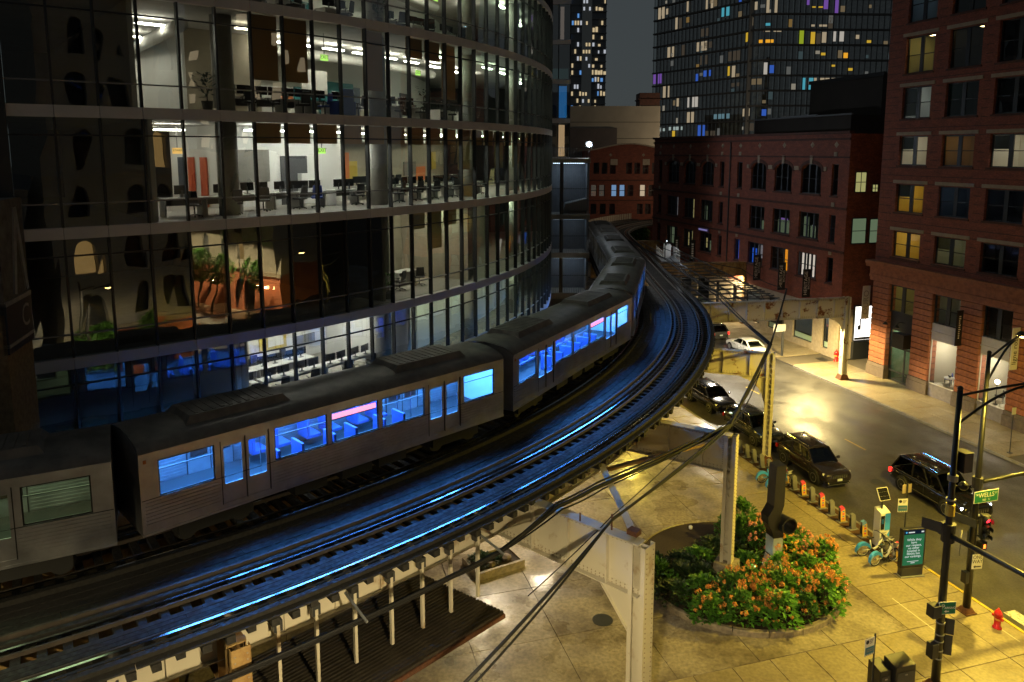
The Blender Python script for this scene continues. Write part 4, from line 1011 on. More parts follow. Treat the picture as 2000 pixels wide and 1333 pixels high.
for i, (a, b) in enumerate(bays):
    q = MB(); win_frame(q, a, b, 5.9, 8.15, .12, .1, .12, True, True); w_ = q.build('upper_shop_window', M('frame_dark'), RB_); m_ = (a + b) / 2
    for (p, r) in ((a + .1, m_ - .16), (m_ + .16, b - .1)): z = MB(); z.quad((p, .18, 6.0), (r, .18, 6.0), (r, .18, 8.05), (p, .18, 8.05)); z.build('pane', M('window_glass'), w_)
    if i == 0: room('room', RB_, a, b, 5.8, 8.2, .3, 2.2, rm['olive'], lamp_y, .5)
    if i == 1: room('room', RB_, a, b, 5.8, 8.2, .3, 2.2, rm['grey'], lamp_y, .08)
    if i == 0:   # entrance
        q = MB(); q.box(a, b, .25, .35, 4.5, 5.9); q.build('entry_panel', M('frame_dark'), RB_)
        q = MB(); win_frame(q, a, b, .15, 4.5, .3, .12, .1, False, False); q.box(a, b, .31, .39, 2.9, 3.05); q.box(a + 1.55, a + 1.68, .31, .39, .15, 4.4); q.box(a, b, .31, .39, .9, 1.0); e_ = q.build('entrance_door', M('frame_dark'), RB_)
        z = MB(); z.quad((a, .35, .2), (b, .35, .2), (b, .35, 4.5), (a, .35, 4.5)); z.build('pane', M('window_glass'), e_)
        room('room', RB_, a, b, .12, 4.5, .5, 2.3, mat('room_green', (.20, .30, .20), .7, col2=(.4, .45, .35), scale=1.5), emis('lamp_green_white', (.75, 1, .65), 45), .9)
        q = MB(); q.box(a + .45, a + 1.05, .18, .22, 4.62 - .9, 4.70 - .9); q.build('neon_line', emis('neon_red', (1, .15, .08), 5), RB_); q = MB(); q.box(a + .55, a + 1.1, .18, .22, 4.40 - .9, 4.48 - .9); q.build('neon_line', emis('neon_blue', (.15, .6, 1), 6), RB_)
        q = MB(); q.box(a + 1.3, b - .1, -.75, .1, 3.3, 4.45); q.build('door_awning', M('black_metal'), RB_)
        for x in (a + .3, a + 1.5): q = MB(); q.lathe([(.05, .2), (.10, .15), (.22, 0), (.2, 0), (.03, .12)], 12, (x, -.55, 4.9)); q.tube([(x, .2, 5.2), (x, -.3, 5.3), (x, -.55, 5.1)], .02, 6); q.build('wall_lamp', M('black_metal'), RB_)
    else:
        q = MB(); q.box(a, b, .02, .3, 4.65, 5.9 - .004); q.box(a - .02, b + .02, -.06, .1, 5.2, 5.3); q.build('fascia', mat('fascia_lilac', (.42, .40, .46), .6, var=.1), RB_)
        q = MB(); q.box(a, b, -.02, .3, .12, 1.15); q.box(a + .15, b - .15, -.06, 0, .3, 1.0); q.build('stall_riser', mat('riser_grey', (.24, .22, .25), .6, var=.25, scale=4), RB_)
        q = MB(); win_frame(q, a, b, 1.15, 4.65, .05, .05, .1, False, False); e_ = q.build('shop_window', M('white_paint'), RB_); z = MB(); z.quad((a, .1, 1.2), (b, .1, 1.2), (b, .1, 4.6), (a, .1, 4.6)); z.build('pane', M('window_glass'), e_)
        r_ = room('showroom', RB_, a, b, 1.1, 4.6, .2, 2.9, rm['cream'], emis('shop_lamp', (1, .88, .66), 120), 1.0)
        q = MB(); q.box(a + .55, a + 1.3, 2.9, 3.0, 1.2, 3.6); q.build('inner_partition', M('limestone'), r_)
# furniture in the showrooms
for (a, lab, m, cat) in ((6.95, 'blue upholstered chair in the lit showroom window', 'chair_blue', 'chair'), (11.35, 'dark chair in the second lit showroom window', 'chair_black', 'chair')):
    x, y, z = UV(U0 + a, 46.5 + 1.3, 1.1); t = thing('showroom_chair', lab, cat, (x, y, z), PHI + 2.4)
    q = MB(); q.box(-.28, .28, -.26, .26, .40, .48); q.build('seat', M(m), t, bevel=.03); q = MB(); q.box(-.28, .28, -.3, -.22, .48, .86); q.build('backrest', M(m), t, bevel=.03)
    for sx in (-.24, .24):
        for sy in (-.22, .22): q = MB(); q.cyl((sx, sy, 0), (sx, sy, .4), .02, 6); q.build('leg', M('black_metal'), t)
x, y, z = UV(U0 + 11.6, 46.5 + .7, 1.1); t = thing('floor_lamp', 'glowing round floor lamp in the second showroom window', 'lamp', (x, y, z)); q = MB(); q.cyl((0, 0, 0), (0, 0, 1.5), .02, 6); q.lathe([(.15, 0), (.15, .03), (.02, .04)], 12); q.build('stand', M('black_metal'), t); q = MB(); q.ball((0, 0, 1.65), .17, 12, 8); q.build('globe', emis('globe_warm', (1, .8, .5), 14), t, smooth=True)
x, y, z = UV(U0 + 7.55, 46.5 + .8, 1.1); t = thing('side_table', 'white side table with a black bird ornament in the showroom', 'table', (x, y, z)); q = MB(); q.lathe([(.4, .68), (.4, .72), (.01, .72)], 16); q.build('table_top', M('white_paint'), t); q = MB(); q.cyl((0, 0, 0), (0, 0, .68), .03, 8); q.build('leg', M('black_metal'), t); q = MB(); q.lathe([(.02, 0), (.09, .08), (.14, .2), (.03, .26)], 10, (0, 0, .72)); q.build('ornament', M('black_metal'), t)
# hanging banner signs
def banner(u, z0, z1, out, label, m, body, tm, size, parent_v=46.5, w_=.06, sx=1.0, sub=None):
    x, y, z = UV(u, parent_v, 0); t = thing('banner_sign', label, 'sign', (x, y, z), PHI)
    q = MB(); q.box(-w_ / 2, w_ / 2, -.25 - out, -.25, z0, z1); q.build('panel', M(m), t)
    q = MB(); q.bar((0, 0, z1 - .06), (0, -.25 - out, z1 - .06), .04); q.bar((0, 0, z0 + .06), (0, -.25 - out, z0 + .06), .04); q.build('bracket', M('black_metal'), t)
    R3 = Matrix(((0, 0, 1), (1, 0, 0), (0, 1, 0)))       # text read upward, facing +u
    e = (Matrix(((0, 0, 1), (0, -1, 0), (1, 0, 0)))).to_euler()
    e = Matrix(((0, 0, 1), (0, 1, 0), (-1, 0, 0))).to_euler() if False else Matrix(((0, 0, 1), (0, 1, 0), (-1, 0, 0))).to_euler()
    # columns: text x axis -> +z, text y axis -> -y, normal -> +x
    mm = Matrix(((0, 0, 1), (0, -1, 0), (1, 0, 0))); e = mm.to_euler() if mm.determinant() > 0 else Matrix(((0, 0, 1), (0, 1, 0), (-1, 0, 0))).to_euler()
    mm = Matrix(((0, 0, 1), (-0, -1, 0), (1, 0, 0)))
    ex, ey, en = Vector((0, 0, 1)), Vector((0, -1, 0)), Vector((1, 0, 0))
    if ex.cross(ey).dot(en) < 0: ey = -ey
    mm = Matrix((ex, ey, en)).transposed()
    if body: text(body, size, M(tm), t, (w_ / 2 + .004, -.25 - out / 2 - (.1 * out if sub else 0) * (1 if ey.y < 0 else -1), (z0 + z1) / 2), mm.to_euler(), sx=sx)
    if sub: text(sub, size * .55, M(tm), t, (w_ / 2 + .004, -.25 - out * .80 if ey.y > 0 else -.25 - out * .2, (z0 + z1) / 2), mm.to_euler(), sx=sx)
    return t
mat('ink_black', (.02, .02, .02), .6); mat('sign_lilac', (.48, .46, .48), .6); mat('ink_grey', (.22, .21, .22), .6)
banner(-51.35, 4.85, 7.7, .75, 'pale hanging sign with grey letters at the alley corner of the brick building', 'sign_lilac', 'OURO', 'ink_grey', .72)
banner(-42.1, 4.85, 7.5, .55, 'narrow black hanging sign between the two showroom windows', 'black_metal', None, 'sign_white', .3)
banner(-37.6, 4.35, 7.25, .62, 'white hanging sign with dark vertical lettering beside the traffic poles', 'sign_white', 'ligne roset', 'ink_black', .52)
bt = [o for o in bpy.data.objects if o.name.startswith('banner_sign') and 'narrow black' in o.get('label', '')][0]
q = MB()
for i in range(11): q.box(.031, .036, -.6, -.6 + R_.uniform(.1, .18), 5.4 + i * .16, 5.49 + i * .16)
q.build('lettering', M('sign_white'), bt)
# ------------------------------------------------------------------ brick building in the middle with arched windows
MBD = thing('arched_brick_building', 'four storey dark red brick building with arched top windows and pale diamond ornaments', 'building', UV(-92.9, 46.7, 0), PHI)
V0 = -92.9; ML = 37.6
mcols = [(-91.5, -90.55, 0), (-88.95, -85.9, 1), (-84.5, -81.8, 1), (-80.4, -77.6, 1), (-76.3, -75.4, 0), (-72.75, -71.8, 0), (-70.1, -67.4, 1), (-66.0, -63.2, 1), (-61.8, -58.9, 1), (-57.5, -56.65, 0)]
mrows = [(6.95, 9.3), (10.7, 13.2), (14.95, 17.8)]
ops = []
for a, b, wide in mcols:
    for k, (c, d) in enumerate(mrows): ops.append((a - V0, b - V0, c, d, .75) if (k == 2 and wide) else (a - V0, b - V0, c, d))
    ops.append((a - V0, b - V0, .75, 4.0))
q = MB(); wall(q, 0, ML, 4.7, 20.5, [o for o in ops if o[2] > 4.7], .32)
q.quad((ML, 0, 4.7), (ML, 20, 4.7), (ML, 20, 20.5), (ML, 0, 20.5)); q.quad((0, 20, 0), (0, 0, 0), (0, 0, 20.5), (0, 20, 20.5)); q.quad((0, 0, 20.2), (ML, 0, 20.2), (ML, 20, 20.2), (0, 20, 20.2))
q.build('brick_wall', M('brick_red'), MBD)
q = MB(); wall(q, 0, ML, .1, 4.7, [o for o in ops if o[2] < 4.7], .3, -.06); q.quad((ML, -.06, .1), (ML, 20, .1), (ML, 20, 4.7), (ML, -.06, 4.7)); q.quad((0, -.06, 4.7), (ML, -.06, 4.7), (ML, 0, 4.7), (0, 0, 4.7)); q.build('stone_base', M('limestone'), MBD)
q = MB(); q.box(.05, ML - .05, 2.6, 2.8, .1, 20.2)
for z in (4.75, 10.0, 14.2): q.box(.05, ML - .05, .33, 2.6, z - .1, z + .1)
for a, b, w_ in mcols: q.box(b - V0 + .25, b - V0 + .35, .33, 2.6, .1, 20.2)
q.build('inner_wall', M('office_dark'), MBD)
q = MB(); q.box(-.1, ML + .1, -.25, .3, 20.5, 20.75); q.box(-.05, ML + .05, -.14, 0, 19.95, 20.15); q.box(-.05, ML + .05, -.10, 0, 18.35, 18.5); q.build('parapet_coping', M('brick_dark'), MBD)
q = MB(); q.box(-.05, ML + .05, -.12, 0, 9.85, 10.05); q.box(-.05, ML + .05, -.12, 0, 13.75, 13.95); q.build('string_course', M('brick_dark'), MBD)
q = MB(); q.cyl((-74.1 - V0, -.1, 4.7), (-74.1 - V0, -.1, 20), .07, 8); q.build('downpipe', M('frame_dark'), MBD)
curt = {'blue': emis('curtain_blue', (.03, .16, .9), .55), 'orange': emis('curtain_orange', (1, .36, .02), .8), 'white': emis('curtain_white', (1, .86, .72), .75), 'green': emis('curtain_green', (.55, .7, .42), .14), 'pale': emis('curtain_pale', (.75, .7, .75), .22), 'yellow': emis('curtain_yellow', (.9, .75, .3), .30), 'violet': emis('curtain_violet', (.5, .25, .9), .3)}
mlit = {(1, 1): [('pale', .66, .95, 0, 1)], (2, 1): [('yellow', .6, .75, 0, 1)], (3, 1): [('green', .1, .3, 0, .7)], (2, 0): [('yellow', .15, .3, .1, .8), ('yellow', .45, .6, .1, .9), ('yellow', .7, .85, .2, .8)], (3, 0): [('yellow', .3, .4, .2, .7), ('green', .6, .8, .1, .6)], (1, 0): [('green', .1, .45, 0, .9)],
        (5, 0): [('blue', .1, .9, 0, 1)], (6, 0): [('blue', .05, .35, 0, .7), ('pale', .45, .9, .3, .9)], (7, 0): [('orange', .5, .78, 0, 1)], (8, 0): [('white', .06, .30, 0, 1), ('white', .42, .70, 0, 1)], (7, 1): [('green', .1, .9, 0, .55), ('violet', .15, .65, .55, .62)], (8, 1): [('green', .05, .3, 0, .8), ('green', .8, .97, 0, 1), ('green', .4, .65, 0, .5)],
        (9, 1): [('pale', .3, .9, 0, 1)], (6, 1): [('green', .5, .9, 0, .4)], (5, 2): [('yellow', .5, .9, .0, .12)], (6, 2): [('green', .85, .95, 0, .5)]}
for i, (a, b, wide) in enumerate(mcols):
    a -= V0; b -= V0
    for j, (c, d) in enumerate(mrows):
        q = MB(); t_ = .10; y = .2
        q.box(a, a + t_, y, y + .1, c, d); q.box(b - t_, b, y, y + .1, c, d); q.box(a, b, y, y + .1, d - t_, d); q.box(a, b, y, y + .1, c, c + t_)
        if wide:
            for f in (.33, .67): x = a + (b - a) * f; q.box(x - .09, x + .09, y + .002, y + .1, c + t_, d - t_)
        h = c + (d - c) * .5; q.box(a + t_, b - t_, y + .01, y + .08, h - .03, h + .03)
        w_ = q.build('window', M('frame_blue'), MBD)
        z = MB(); z.quad((a, .25, c), (b, .25, c), (b, .25, d), (a, .25, d)); z.build('pane', M('window_glass'), w_)
        q = MB(); q.box(a - .1, b + .1, -.1, .02, c - .16, c - .002); q.build('sill', M('brick_dark'), MBD)
        for (m_, f0, f1, g0, g1) in mlit.get((i, j), []):
            z = MB(); z.box(a + (b - a) * f0, a + (b - a) * f1, .5, .52, c + (d - c) * g0, c + (d - c) * g1); z.build('lit_curtain', curt[m_], MBD)
        if j == 2 and wide:      # pale keystone over each arch
            m_ = (a + b) / 2; z = MB(); z.add([(m_ - .14, -.10, d - .05), (m_ + .14, -.10, d - .05), (m_ + .20, -.10, d + .75), (m_ - .20, -.10, d + .75), (m_ - .14, .0, d - .05), (m_ + .14, .0, d - .05), (m_ + .20, 0, d + .75), (m_ - .20, 0, d + .75)], [(0, 1, 2, 3), (0, 4, 5, 1), (1, 5, 6, 2), (2, 6, 7, 3), (3, 7, 4, 0)]); z.build('keystone', M('trim_tan'), MBD)
            n = 10; hw = (b - a) / 2; z = MB()
            for k in range(n):
                t0, t1 = pi * k / n, pi * (k + 1) / n
                P = [(m_ - (hw + e) * cos(t), d - .75 + (.75 + e) * sin(t)) for t in (t0, t1) for e in (.06, .34)]
                z.add([(P[0][0], -.06, P[0][1]), (P[2][0], -.06, P[2][1]), (P[3][0], -.06, P[3][1]), (P[1][0], -.06, P[1][1]), (P[0][0], 0, P[0][1]), (P[2][0], 0, P[2][1]), (P[3][0], 0, P[3][1]), (P[1][0], 0, P[1][1])], [(0, 1, 2, 3), (0, 4, 5, 1), (2, 6, 7, 3)])
            z.build('arch_hood', M('brick_dark'), MBD)
    # ground floor shop windows
    q = MB(); win_frame(q, a, b, .75, 4.0, .12, .08, .1, False, False); q.box(a, b, .13, .2, 1.35, 1.45); w_ = q.build('shop_window', M('frame_dark'), MBD)
    z = MB(); z.quad((a, .18, 1.4), (b, .18, 1.4), (b, .18, 4.0), (a, .18, 4.0)); z.build('pane', M('window_glass'), w_); z = MB(); z.quad((a, .19, .75), (b, .19, .75), (b, .19, 1.4), (a, .19, 1.4)); z.build('bulkhead', mat('bulkhead_mint', (.32, .45, .38), .5), w_)
    if i in (6, 8, 9): room('shop_room', MBD, a, b, .6, 4.05, .34, 2.0, rm['grey'], lamp_w, .3)
# pale stone diamonds and blocks under the parapet
dm = MB(); dm.add([(0, 0, -.30), (.30, 0, 0), (0, 0, .30), (-.30, 0, 0), (0, -.09, 0)], [(0, 1, 4), (1, 2, 4), (2, 3, 4), (3, 0, 4)]); dme = dm.mesh('diamond_ornament'); dme.materials.append(M('trim_tan'))
sq = MB(); sq.box(-.19, .19, -.08, 0, -.19, .19); sme = sq.mesh('block_ornament'); sme.materials.append(M('trim_tan'))
for a, b, wide in mcols:
    m_ = (a + b) / 2 - V0; piece('diamond_ornament', dme, MBD, (m_, -.01, 19.55))
    if not wide:
        for z in (18.45 + .25, 14.15, 9.72): piece('block_ornament', sme, MBD, (m_, -.005, z))
    for e in (a - V0 - .55, b - V0 + .55): 
        if wide: piece('block_ornament', sme, MBD, (e, -.005, 17.35))
# alley side of the same building: dark wall with lit windows
q = MB()
for (v0, v1, z0, z1, m_) in ((47.45, 48.5, 15.4, 17.1, 'yellow'), (47.4, 48.8, 10.8, 13.0, 'green'), (49.3, 50.3, 10.8, 12.9, 'green'), (49.3, 49.8, 15.4, 16.0, 'yellow')):
    x0, y0 = v0 - 46.7, v1 - 46.7
    q = MB(); q.box(ML, ML + .06, x0 - .08, y0 + .08, z0 - .1, z1 + .1); w_ = q.build('window', M('frame_dark'), MBD); z = MB(); z.box(ML + .061, ML + .07, x0, y0, z0, z1); z.build('lit_pane', emis('alley_' + m_, (.75, .72, .28) if m_ == 'yellow' else (.45, .62, .36), .42 if m_ == 'yellow' else .22), w_)
    z = MB(); z.box(ML + .071, ML + .09, x0, y0, (z0 + z1) / 2 - .03, (z0 + z1) / 2 + .03); z.box(ML + .071, ML + .09, (x0 + y0) / 2 - .03, (x0 + y0) / 2 + .03, z0, z1) if m_ == 'yellow' else None; z.build('glazing_bar', M('frame_dark'), w_)
AL = thing('alley_light_box', 'bright white poster light box above a dark wall in the alley', 'sign', UV(-55.2, 47.6, 0), PHI)
q = MB(); q.box(0, .3, .4, 4.2, .1, 1.75); q.build('dark_wall', M('frame_dark'), AL); q = MB(); q.box(.0, .16, .45, 2.6, 1.8, 5.1); q.build('case', M('dark_metal'), AL)
q = MB(); q.box(.161, .175, .53, 2.52, 1.9, 5.0); q.build('lit_face', emis('lightbox', (1, .95, .88), 2.6), AL); q = MB(); q.box(.176, .19, 1.02, 1.16, 3.1, 3.9); q.box(.176, .19, .85, 1.18, 2.85, 3.25); q.box(.176, .2, 1.6, 1.65, 1.8, 5.1); q.box(.176, .185, .55, 2.5, 1.92, 2.15); q.build('poster_print', M('ink_black'), AL)
for (u, z0, z1) in ((-69.9, 5.5, 8.2), (-65.7, 5.2, 8.0), (-61.9, 5.2, 7.9)):
    banner(u + 2.6, z0, z1, .85, f'black hanging sign lettered HERITAGE, {"first" if u < -69 else "second" if u < -65 else "third and nearest"} along the brick facade', 'black_metal', 'HERITAGE', 'sign_white', .50, 46.7, sub='BICYCLES')
for (u, n) in ((-84.9, 'left'), (-80.9, 'right')):
    t = banner(u, 5.6, 8.2, .7, f'small dark hanging sign beside the yellow windows, {"first" if n == "left" else "second"} from the left', 'black_metal', None, 'sign_white', .4, 46.7)
    q = MB()
    for i in range(7): q.box(.031, .036, -.7, -.45, 5.9 + i * .28, 6.08 + i * .28)
    q.build('lettering', M('sign_white'), t)
t = thing('wall_sign', 'small violet lit sign on the far half of the brick facade', 'sign', UV(-80.0 + .8, 46.6, 9.62), PHI); q = MB(); q.box(-1.2, 1.2, -.1, 0, -.22, .22); q.build('panel', mat('sign_violet', (.12, .09, .2), .5), t); q = MB()
for i in range(8): q.box(-1.0 + i * .25, -.83 + i * .25, -.112, -.101, -.1, .1)
q.build('lettering', emis('violet_text', (.4, .35, .8), .5), t)
# ------------------------------------------------------------------ background blocks
def block(name, label, pts, z0, z1, m, cat='building'):
    cx = sum(p[0] for p in pts) / len(pts); cy = sum(p[1] for p in pts) / len(pts); t = thing(name, label, cat, (cx, cy, 0))
    q = MB(); q.prism([(p[0] - cx, p[1] - cy, z0) for p in pts], (0, 0, z1 - z0)); q.build('walls', M(m), t); return t, cx, cy
A = lambda u, v: UV(u, v)[:2]
t, cx, cy = block('dark_block', 'dark windowless brown block behind the arched brick building', [A(-78.5, 60), A(-66.8, 60), A(-66.8, 80), A(-78.5, 80)], 0, 27.2, 'brown_block')
q = MB(); q.box(-6.1, 6.1, -10.1, -9.8, 26.9, 27.3); o = q.build('coping', M('roof_dark'), t); o.rotation_euler = (0, 0, PHI)
t, cx, cy = block('roof_penthouse', 'low grey roof structure on top of the arched brick building', [A(-80, 53.5), A(-63.5, 53.5), A(-63.5, 59.5), A(-80, 59.5)], 20.3, 22.6, 'brown_block')
q = MB(); q.box(-8.4, 8.4, -3.1, -2.9, 22.6, 22.75); o = q.build('roof_edge', M('tower_concrete'), t); o.rotation_euler = (0, 0, PHI)
q = MB(); q.box(-3, 3.2, -3.2, -2.99, 22.9 - .2, 22.95 - .1); o = q.build('roof_rail', M('galv'), t); o.rotation_euler = (0, 0, PHI)
t, cx, cy = block('beige_block', 'blank beige stone block beyond the tracks', [(7, 140), (27.4, 140), (27.4, 165), (7, 165)], 0, 27.2, 'beige_wall')
q = MB(); 
for z in (15, 18, 21.2, 24.2): q.box(-10.2, 10.2, -12.53, -12.5, z, z + .12)
q.build('joint_line', mat('beige_joint', (.10, .09, .07), .9), t)
q = MB(); q.box(-8.5, 2.2, -13.2, -12.55, 15, 23.2); q.build('lower_annex', mat('annex', (.11, .09, .085), .9, var=.2, scale=.4), t); q = MB(); q.box(-10.2, -6.6, -13.6, -12.6, 24.0, 24.15); q.build('roof_lip', M('tower_concrete'), t)
q = MB(); q.box(6.4, 10.1, -12.3, -8, 27.2, 29.6); q.box(6.2, 10.3, -12.5, -7.8, 28.3, 28.5); q.build('brick_stack', M('brick_dark'), t)
# low brick building with a stepped gable beyond the bend
LB = thing('low_brick_building', 'low red brick building with a curved parapet behind the far bend of the tracks', 'building', (19, 128, 0))
q = MB(); lops = []
for x in (-4.6, -3.2, -1.8, 1.0, 2.4, 3.8, 5.4): lops.append((x - .5, x + .5, 15.1, 17.0))
for x in (-5.0, -3.6, -1.5, -.1, 1.3, 3.4, 4.9): lops.append((x - .5, x + .5, 11.3, 13.2))
for x in (-5.0, -3.4, -1.8, 3.0, 4.4): lops.append((x - .5, x + .5, 8.2, 10.0))
wall(q, -6, 8, 0, 19.0, lops, .3)
n = 14; P = [(-6 + 14 * i / n, 19.0 + 1.1 * sin(pi * i / n) ** 1.5) for i in range(n + 1)]
q.add([(x, 0, 19.0) for x, z in P] + [(x, 0, z + .001) for x, z in P] + [(x, .4, z + .001) for x, z in P], [(i, i + 1, n + 2 + i, n + 1 + i) for i in range(n)] + [(n + 1 + i, n + 2 + i, 2 * n + 3 + i, 2 * n + 2 + i) for i in range(n)])
q.quad((-6, 0, 0), (-6, 12, 0), (-6, 12, 19), (-6, 0, 19)); q.quad((8, 12, 0), (8, 0, 0), (8, 0, 19), (8, 12, 19)); q.build('brick_wall', M('brick_red'), LB)
q = MB(); q.box(-5.9, 7.9, .9, 1.0, 0, 19); q.build('inner_wall', M('office_dark'), LB)
q = MB(); [q.box(x0 - .05, x1 + .05, -.1, 0, P_ - .12, P_ + .02) for x0, x1, P_ in ()]; q.box(-6, 8, -.12, 0, 13.9, 14.1); q.box(-6, 8, -.12, 0, 10.5, 10.65); q.build('string_course', M('brick_dark'), LB)
for i in range(n): q = MB(); (x0, z0), (x1, z1) = P[i], P[i + 1]; q.add([(x0, -.12, z0), (x1, -.12, z1), (x1, -.12, z1 + .22), (x0, -.12, z0 + .22), (x0, .5, z0), (x1, .5, z1), (x1, .5, z1 + .22), (x0, .5, z0 + .22)], [(0, 1, 2, 3), (3, 2, 6, 7), (0, 4, 5, 1)]); q.build('coping_stone', M('limestone'), LB)
for k, (a, b, c, d) in enumerate([o[:4] for o in lops]):
    q = MB(); q.box(a, a + .08, .1, .2, c, d); q.box(b - .08, b, .1, .2, c, d); q.box(a, b, .1, .2, (c + d) / 2 - .05, (c + d) / 2 + .05); w_ = q.build('window', M('frame_dark'), LB)
    z = MB(); z.quad((a, .15, c), (b, .15, c), (b, .15, d), (a, .15, d)); z.build('pane', M('window_glass'), w_)
    col_ = {9: 'cb', 10: 'cb', 12: 'cw', 7: 'cd', 8: 'cd'}.get(k)
    if col_: z = MB(); z.box(a + .1, b - .1, .4, .42, c, d); z.build('lit_curtain', {'cb': emis('curtain_sky', (.35, .6, 1), .5), 'cw': emis('curtain_peach', (1, .75, .5), .6), 'cd': emis('curtain_dim', (.6, .5, .4), .10)}[col_], LB)
for x in (-1.6, 3.9): q = MB(); q.box(x - .6, x + .6, -.09, 0, 16.6, 17.6); q.build('stone_plaque', M('limestone'), LB)
for x in (-2.2, 3.4): piece('diamond_ornament', dme, LB, (x, -.01, 18.3))
# screened garage beside the glass block
GA = thing('screened_garage', 'concrete garage with fine vertical screens between floor bands beside the track', 'garage', (5.7, 75.0, 0))
q = MB(); q.box(-2.6, 2.1, 3.0, 3.2, 0, 18.0); q.box(-2.6, -2.4, .1, 3.2, 0, 18.0); q.box(1.9, 2.1, .4, 30, 0, 18.0); q.build('back_wall', mat('garage_wall', (.16, .17, .19), .8, var=.2), GA)
for (z0, z1) in ((4.0, 4.6), (8.2, 8.75), (12.15, 12.65), (17.8, 18.25)): q = MB(); q.box(-2.7, 2.15, -.15, 3.0, z0, z1); q.build('floor_band', mat('garage_band', (.27, .25, .22), .8, var=.2, scale=1.5), GA)
fi = MB(); fi.box(-.018, .018, -.05, .05, 0, 1); 
for (z0, z1) in ((4.6, 8.2), (8.75, 12.15), (12.65, 17.8)):
    fm = MB(); fm.box(-.016, .016, -.05, .05, z0, z1); fme = fm.mesh('screen_fin'); fme.materials.append(mat('fin', (.14, .14, .15), .5, metal=.3))
    for i in range(26): piece('screen_fin', fme, GA, (-2.5 + i * .18, -.02, 0))
    q = MB(); q.box(-2.6, 2.05, .08, .12, (z0 + z1) / 2 - .04, (z0 + z1) / 2 + .04); q.box(-.9, -.55, .1, .4, z0, z1); q.build('screen_rail', M('dark_metal'), GA)
for (z, s_) in ((17.72, .9), (12.08, .3), (8.1, .55)):
    q = MB(); q.box(-1.5, 1.6, .5, 2.4, z, z + .04); q.build('garage_lamp', emis(f'garage_lamp{s_}', (.62, .82, 1), 2.6 * s_), GA)
q = MB(); q.add([(-.5, .6, 13.0), (2, .6, 13.0), (2, .6, 14.2), (-.2, .6, 13.7), (-.5, 2.8, 13.0), (2, 2.8, 13.0), (2, 2.8, 14.2), (-.2, 2.8, 13.7)], [(0, 1, 2, 3), (3, 2, 6, 7), (0, 3, 7, 4)]); q.build('ramp_parapet', M('tower_concrete'), GA)
q = MB()
for i in range(18): q.cyl((-2.5 + i * .27, 0, 18.25), (-2.5 + i * .27, 0, 19.3), .02, 5)
q.bar((-2.6, 0, 19.3), (2.1, 0, 19.3), .05); q.build('roof_railing', M('dark_metal'), GA)
# dark glass tower above it
SL = thing('dark_glass_tower', 'narrow dark glass tower with one blue and one peach lit window beside the curved block', 'building', (5.2, 82, 0))
for k in range(6):
    z0 = 18.1 + k * 4.15
    q = MB(); q.box(-2.6, 1.1, -.12, 0, z0 - .28, z0 + .22); q.build('floor_band', M('spandrel'), SL)
    for i, (a, b) in enumerate(((-2.6, -1.0), (-1.0, -.2), (-.2, 1.05))):
        z = MB(); z.quad((a, 0, z0 + .22), (b, 0, z0 + .22), (b, 0, z0 + 3.87), (a, 0, z0 + 3.87)); z.build('glass_pane', M('tower_glass'), SL); z = MB(); z.box(b - .05, b + .05, -.1, .1, z0 + .22, z0 + 3.87); z.build('mullion', M('mullion'), SL)
q = MB(); q.box(-2.6, 1.08, 2, 2.2, 0, 43); q.box(1.0, 1.1, .1, 12, 0, 43); q.build('inner_wall', M('office_dark'), SL)
for (k, a, b, m_) in ((0, -.15, .55, emis('sliver_peach', (1, .62, .32), .75)), (1, -.1, .75, emis('sliver_blue', (.04, .28, .75), .55)), (3, .0, .4, emis('sliver_pale', (.8, .6, .5), .25)), (2, -2.4, .9, emis('sliver_teal', (.3, .6, .6), .05))):
    z0 = 18.1 + k * 4.15; z = MB(); z.box(a, b, .5, .52, z0 + .3, z0 + 3.7 if k != 2 else z0 + 1.4); z.build('lit_interior', m_, SL)
RL = thing('roof_floodlight', 'dazzling white floodlight on the garage roof edge', 'floodlight', (8.06, 78.6, 18.3)); q = MB(); q.cyl((0, 0, 0), (0, 0, 1.2), .04, 8); q.build('pole', M('dark_metal'), RL); q = MB(); q.box(-.36, .36, .01, .22, 1.02, 1.72); q.build('housing', M('dark_metal'), RL); q = MB(); q.lathe([(.01, -.10), (.16, -.09), (.2, -.04), (.2, 0)], 14, (0, 0, 1.36), 'Y'); q.build('lens', M('lamp_white'), RL)
# ---- condominium tower
CT = thing('condominium_tower', 'tall dark glass apartment tower with rounded corner and scattered lit flats', 'building', (52, 160, 0))
pp = [(32.6, 176.0), (46.6, 153.2)] + [(46.6 + 3.0 * (1 - cos(a)) + .2 * i, 153.2 - 3.4 * sin(a)) for i, a in enumerate([radians(x) for x in (20, 40, 60, 80, 90)])] + [(74.0, 150.6), (76.5, 152.5), (77, 175)]
pl = [Vector((x - 52, y - 160, 0)) for x, y in pp]
seg = [(pl[i], pl[i + 1]) for i in range(len(pl) - 1)]; tot = sum((b - a).length for a, b in seg)
def along(d, off=0.0):
    for a, b in seg:
        l = (b - a).length
        if d <= l or (a, b) == seg[-1]:
            t_ = (b - a) / l; n_ = Vector((t_.y, -t_.x, 0)); p = a + t_ * d + n_ * off; return p
        d -= l
ds = 1.12; nb = int(tot / ds); zk = lambda k: 22.0 + 2.92 * k
gl = MB(); mu = MB(); cu_ = MB()
nst = 48
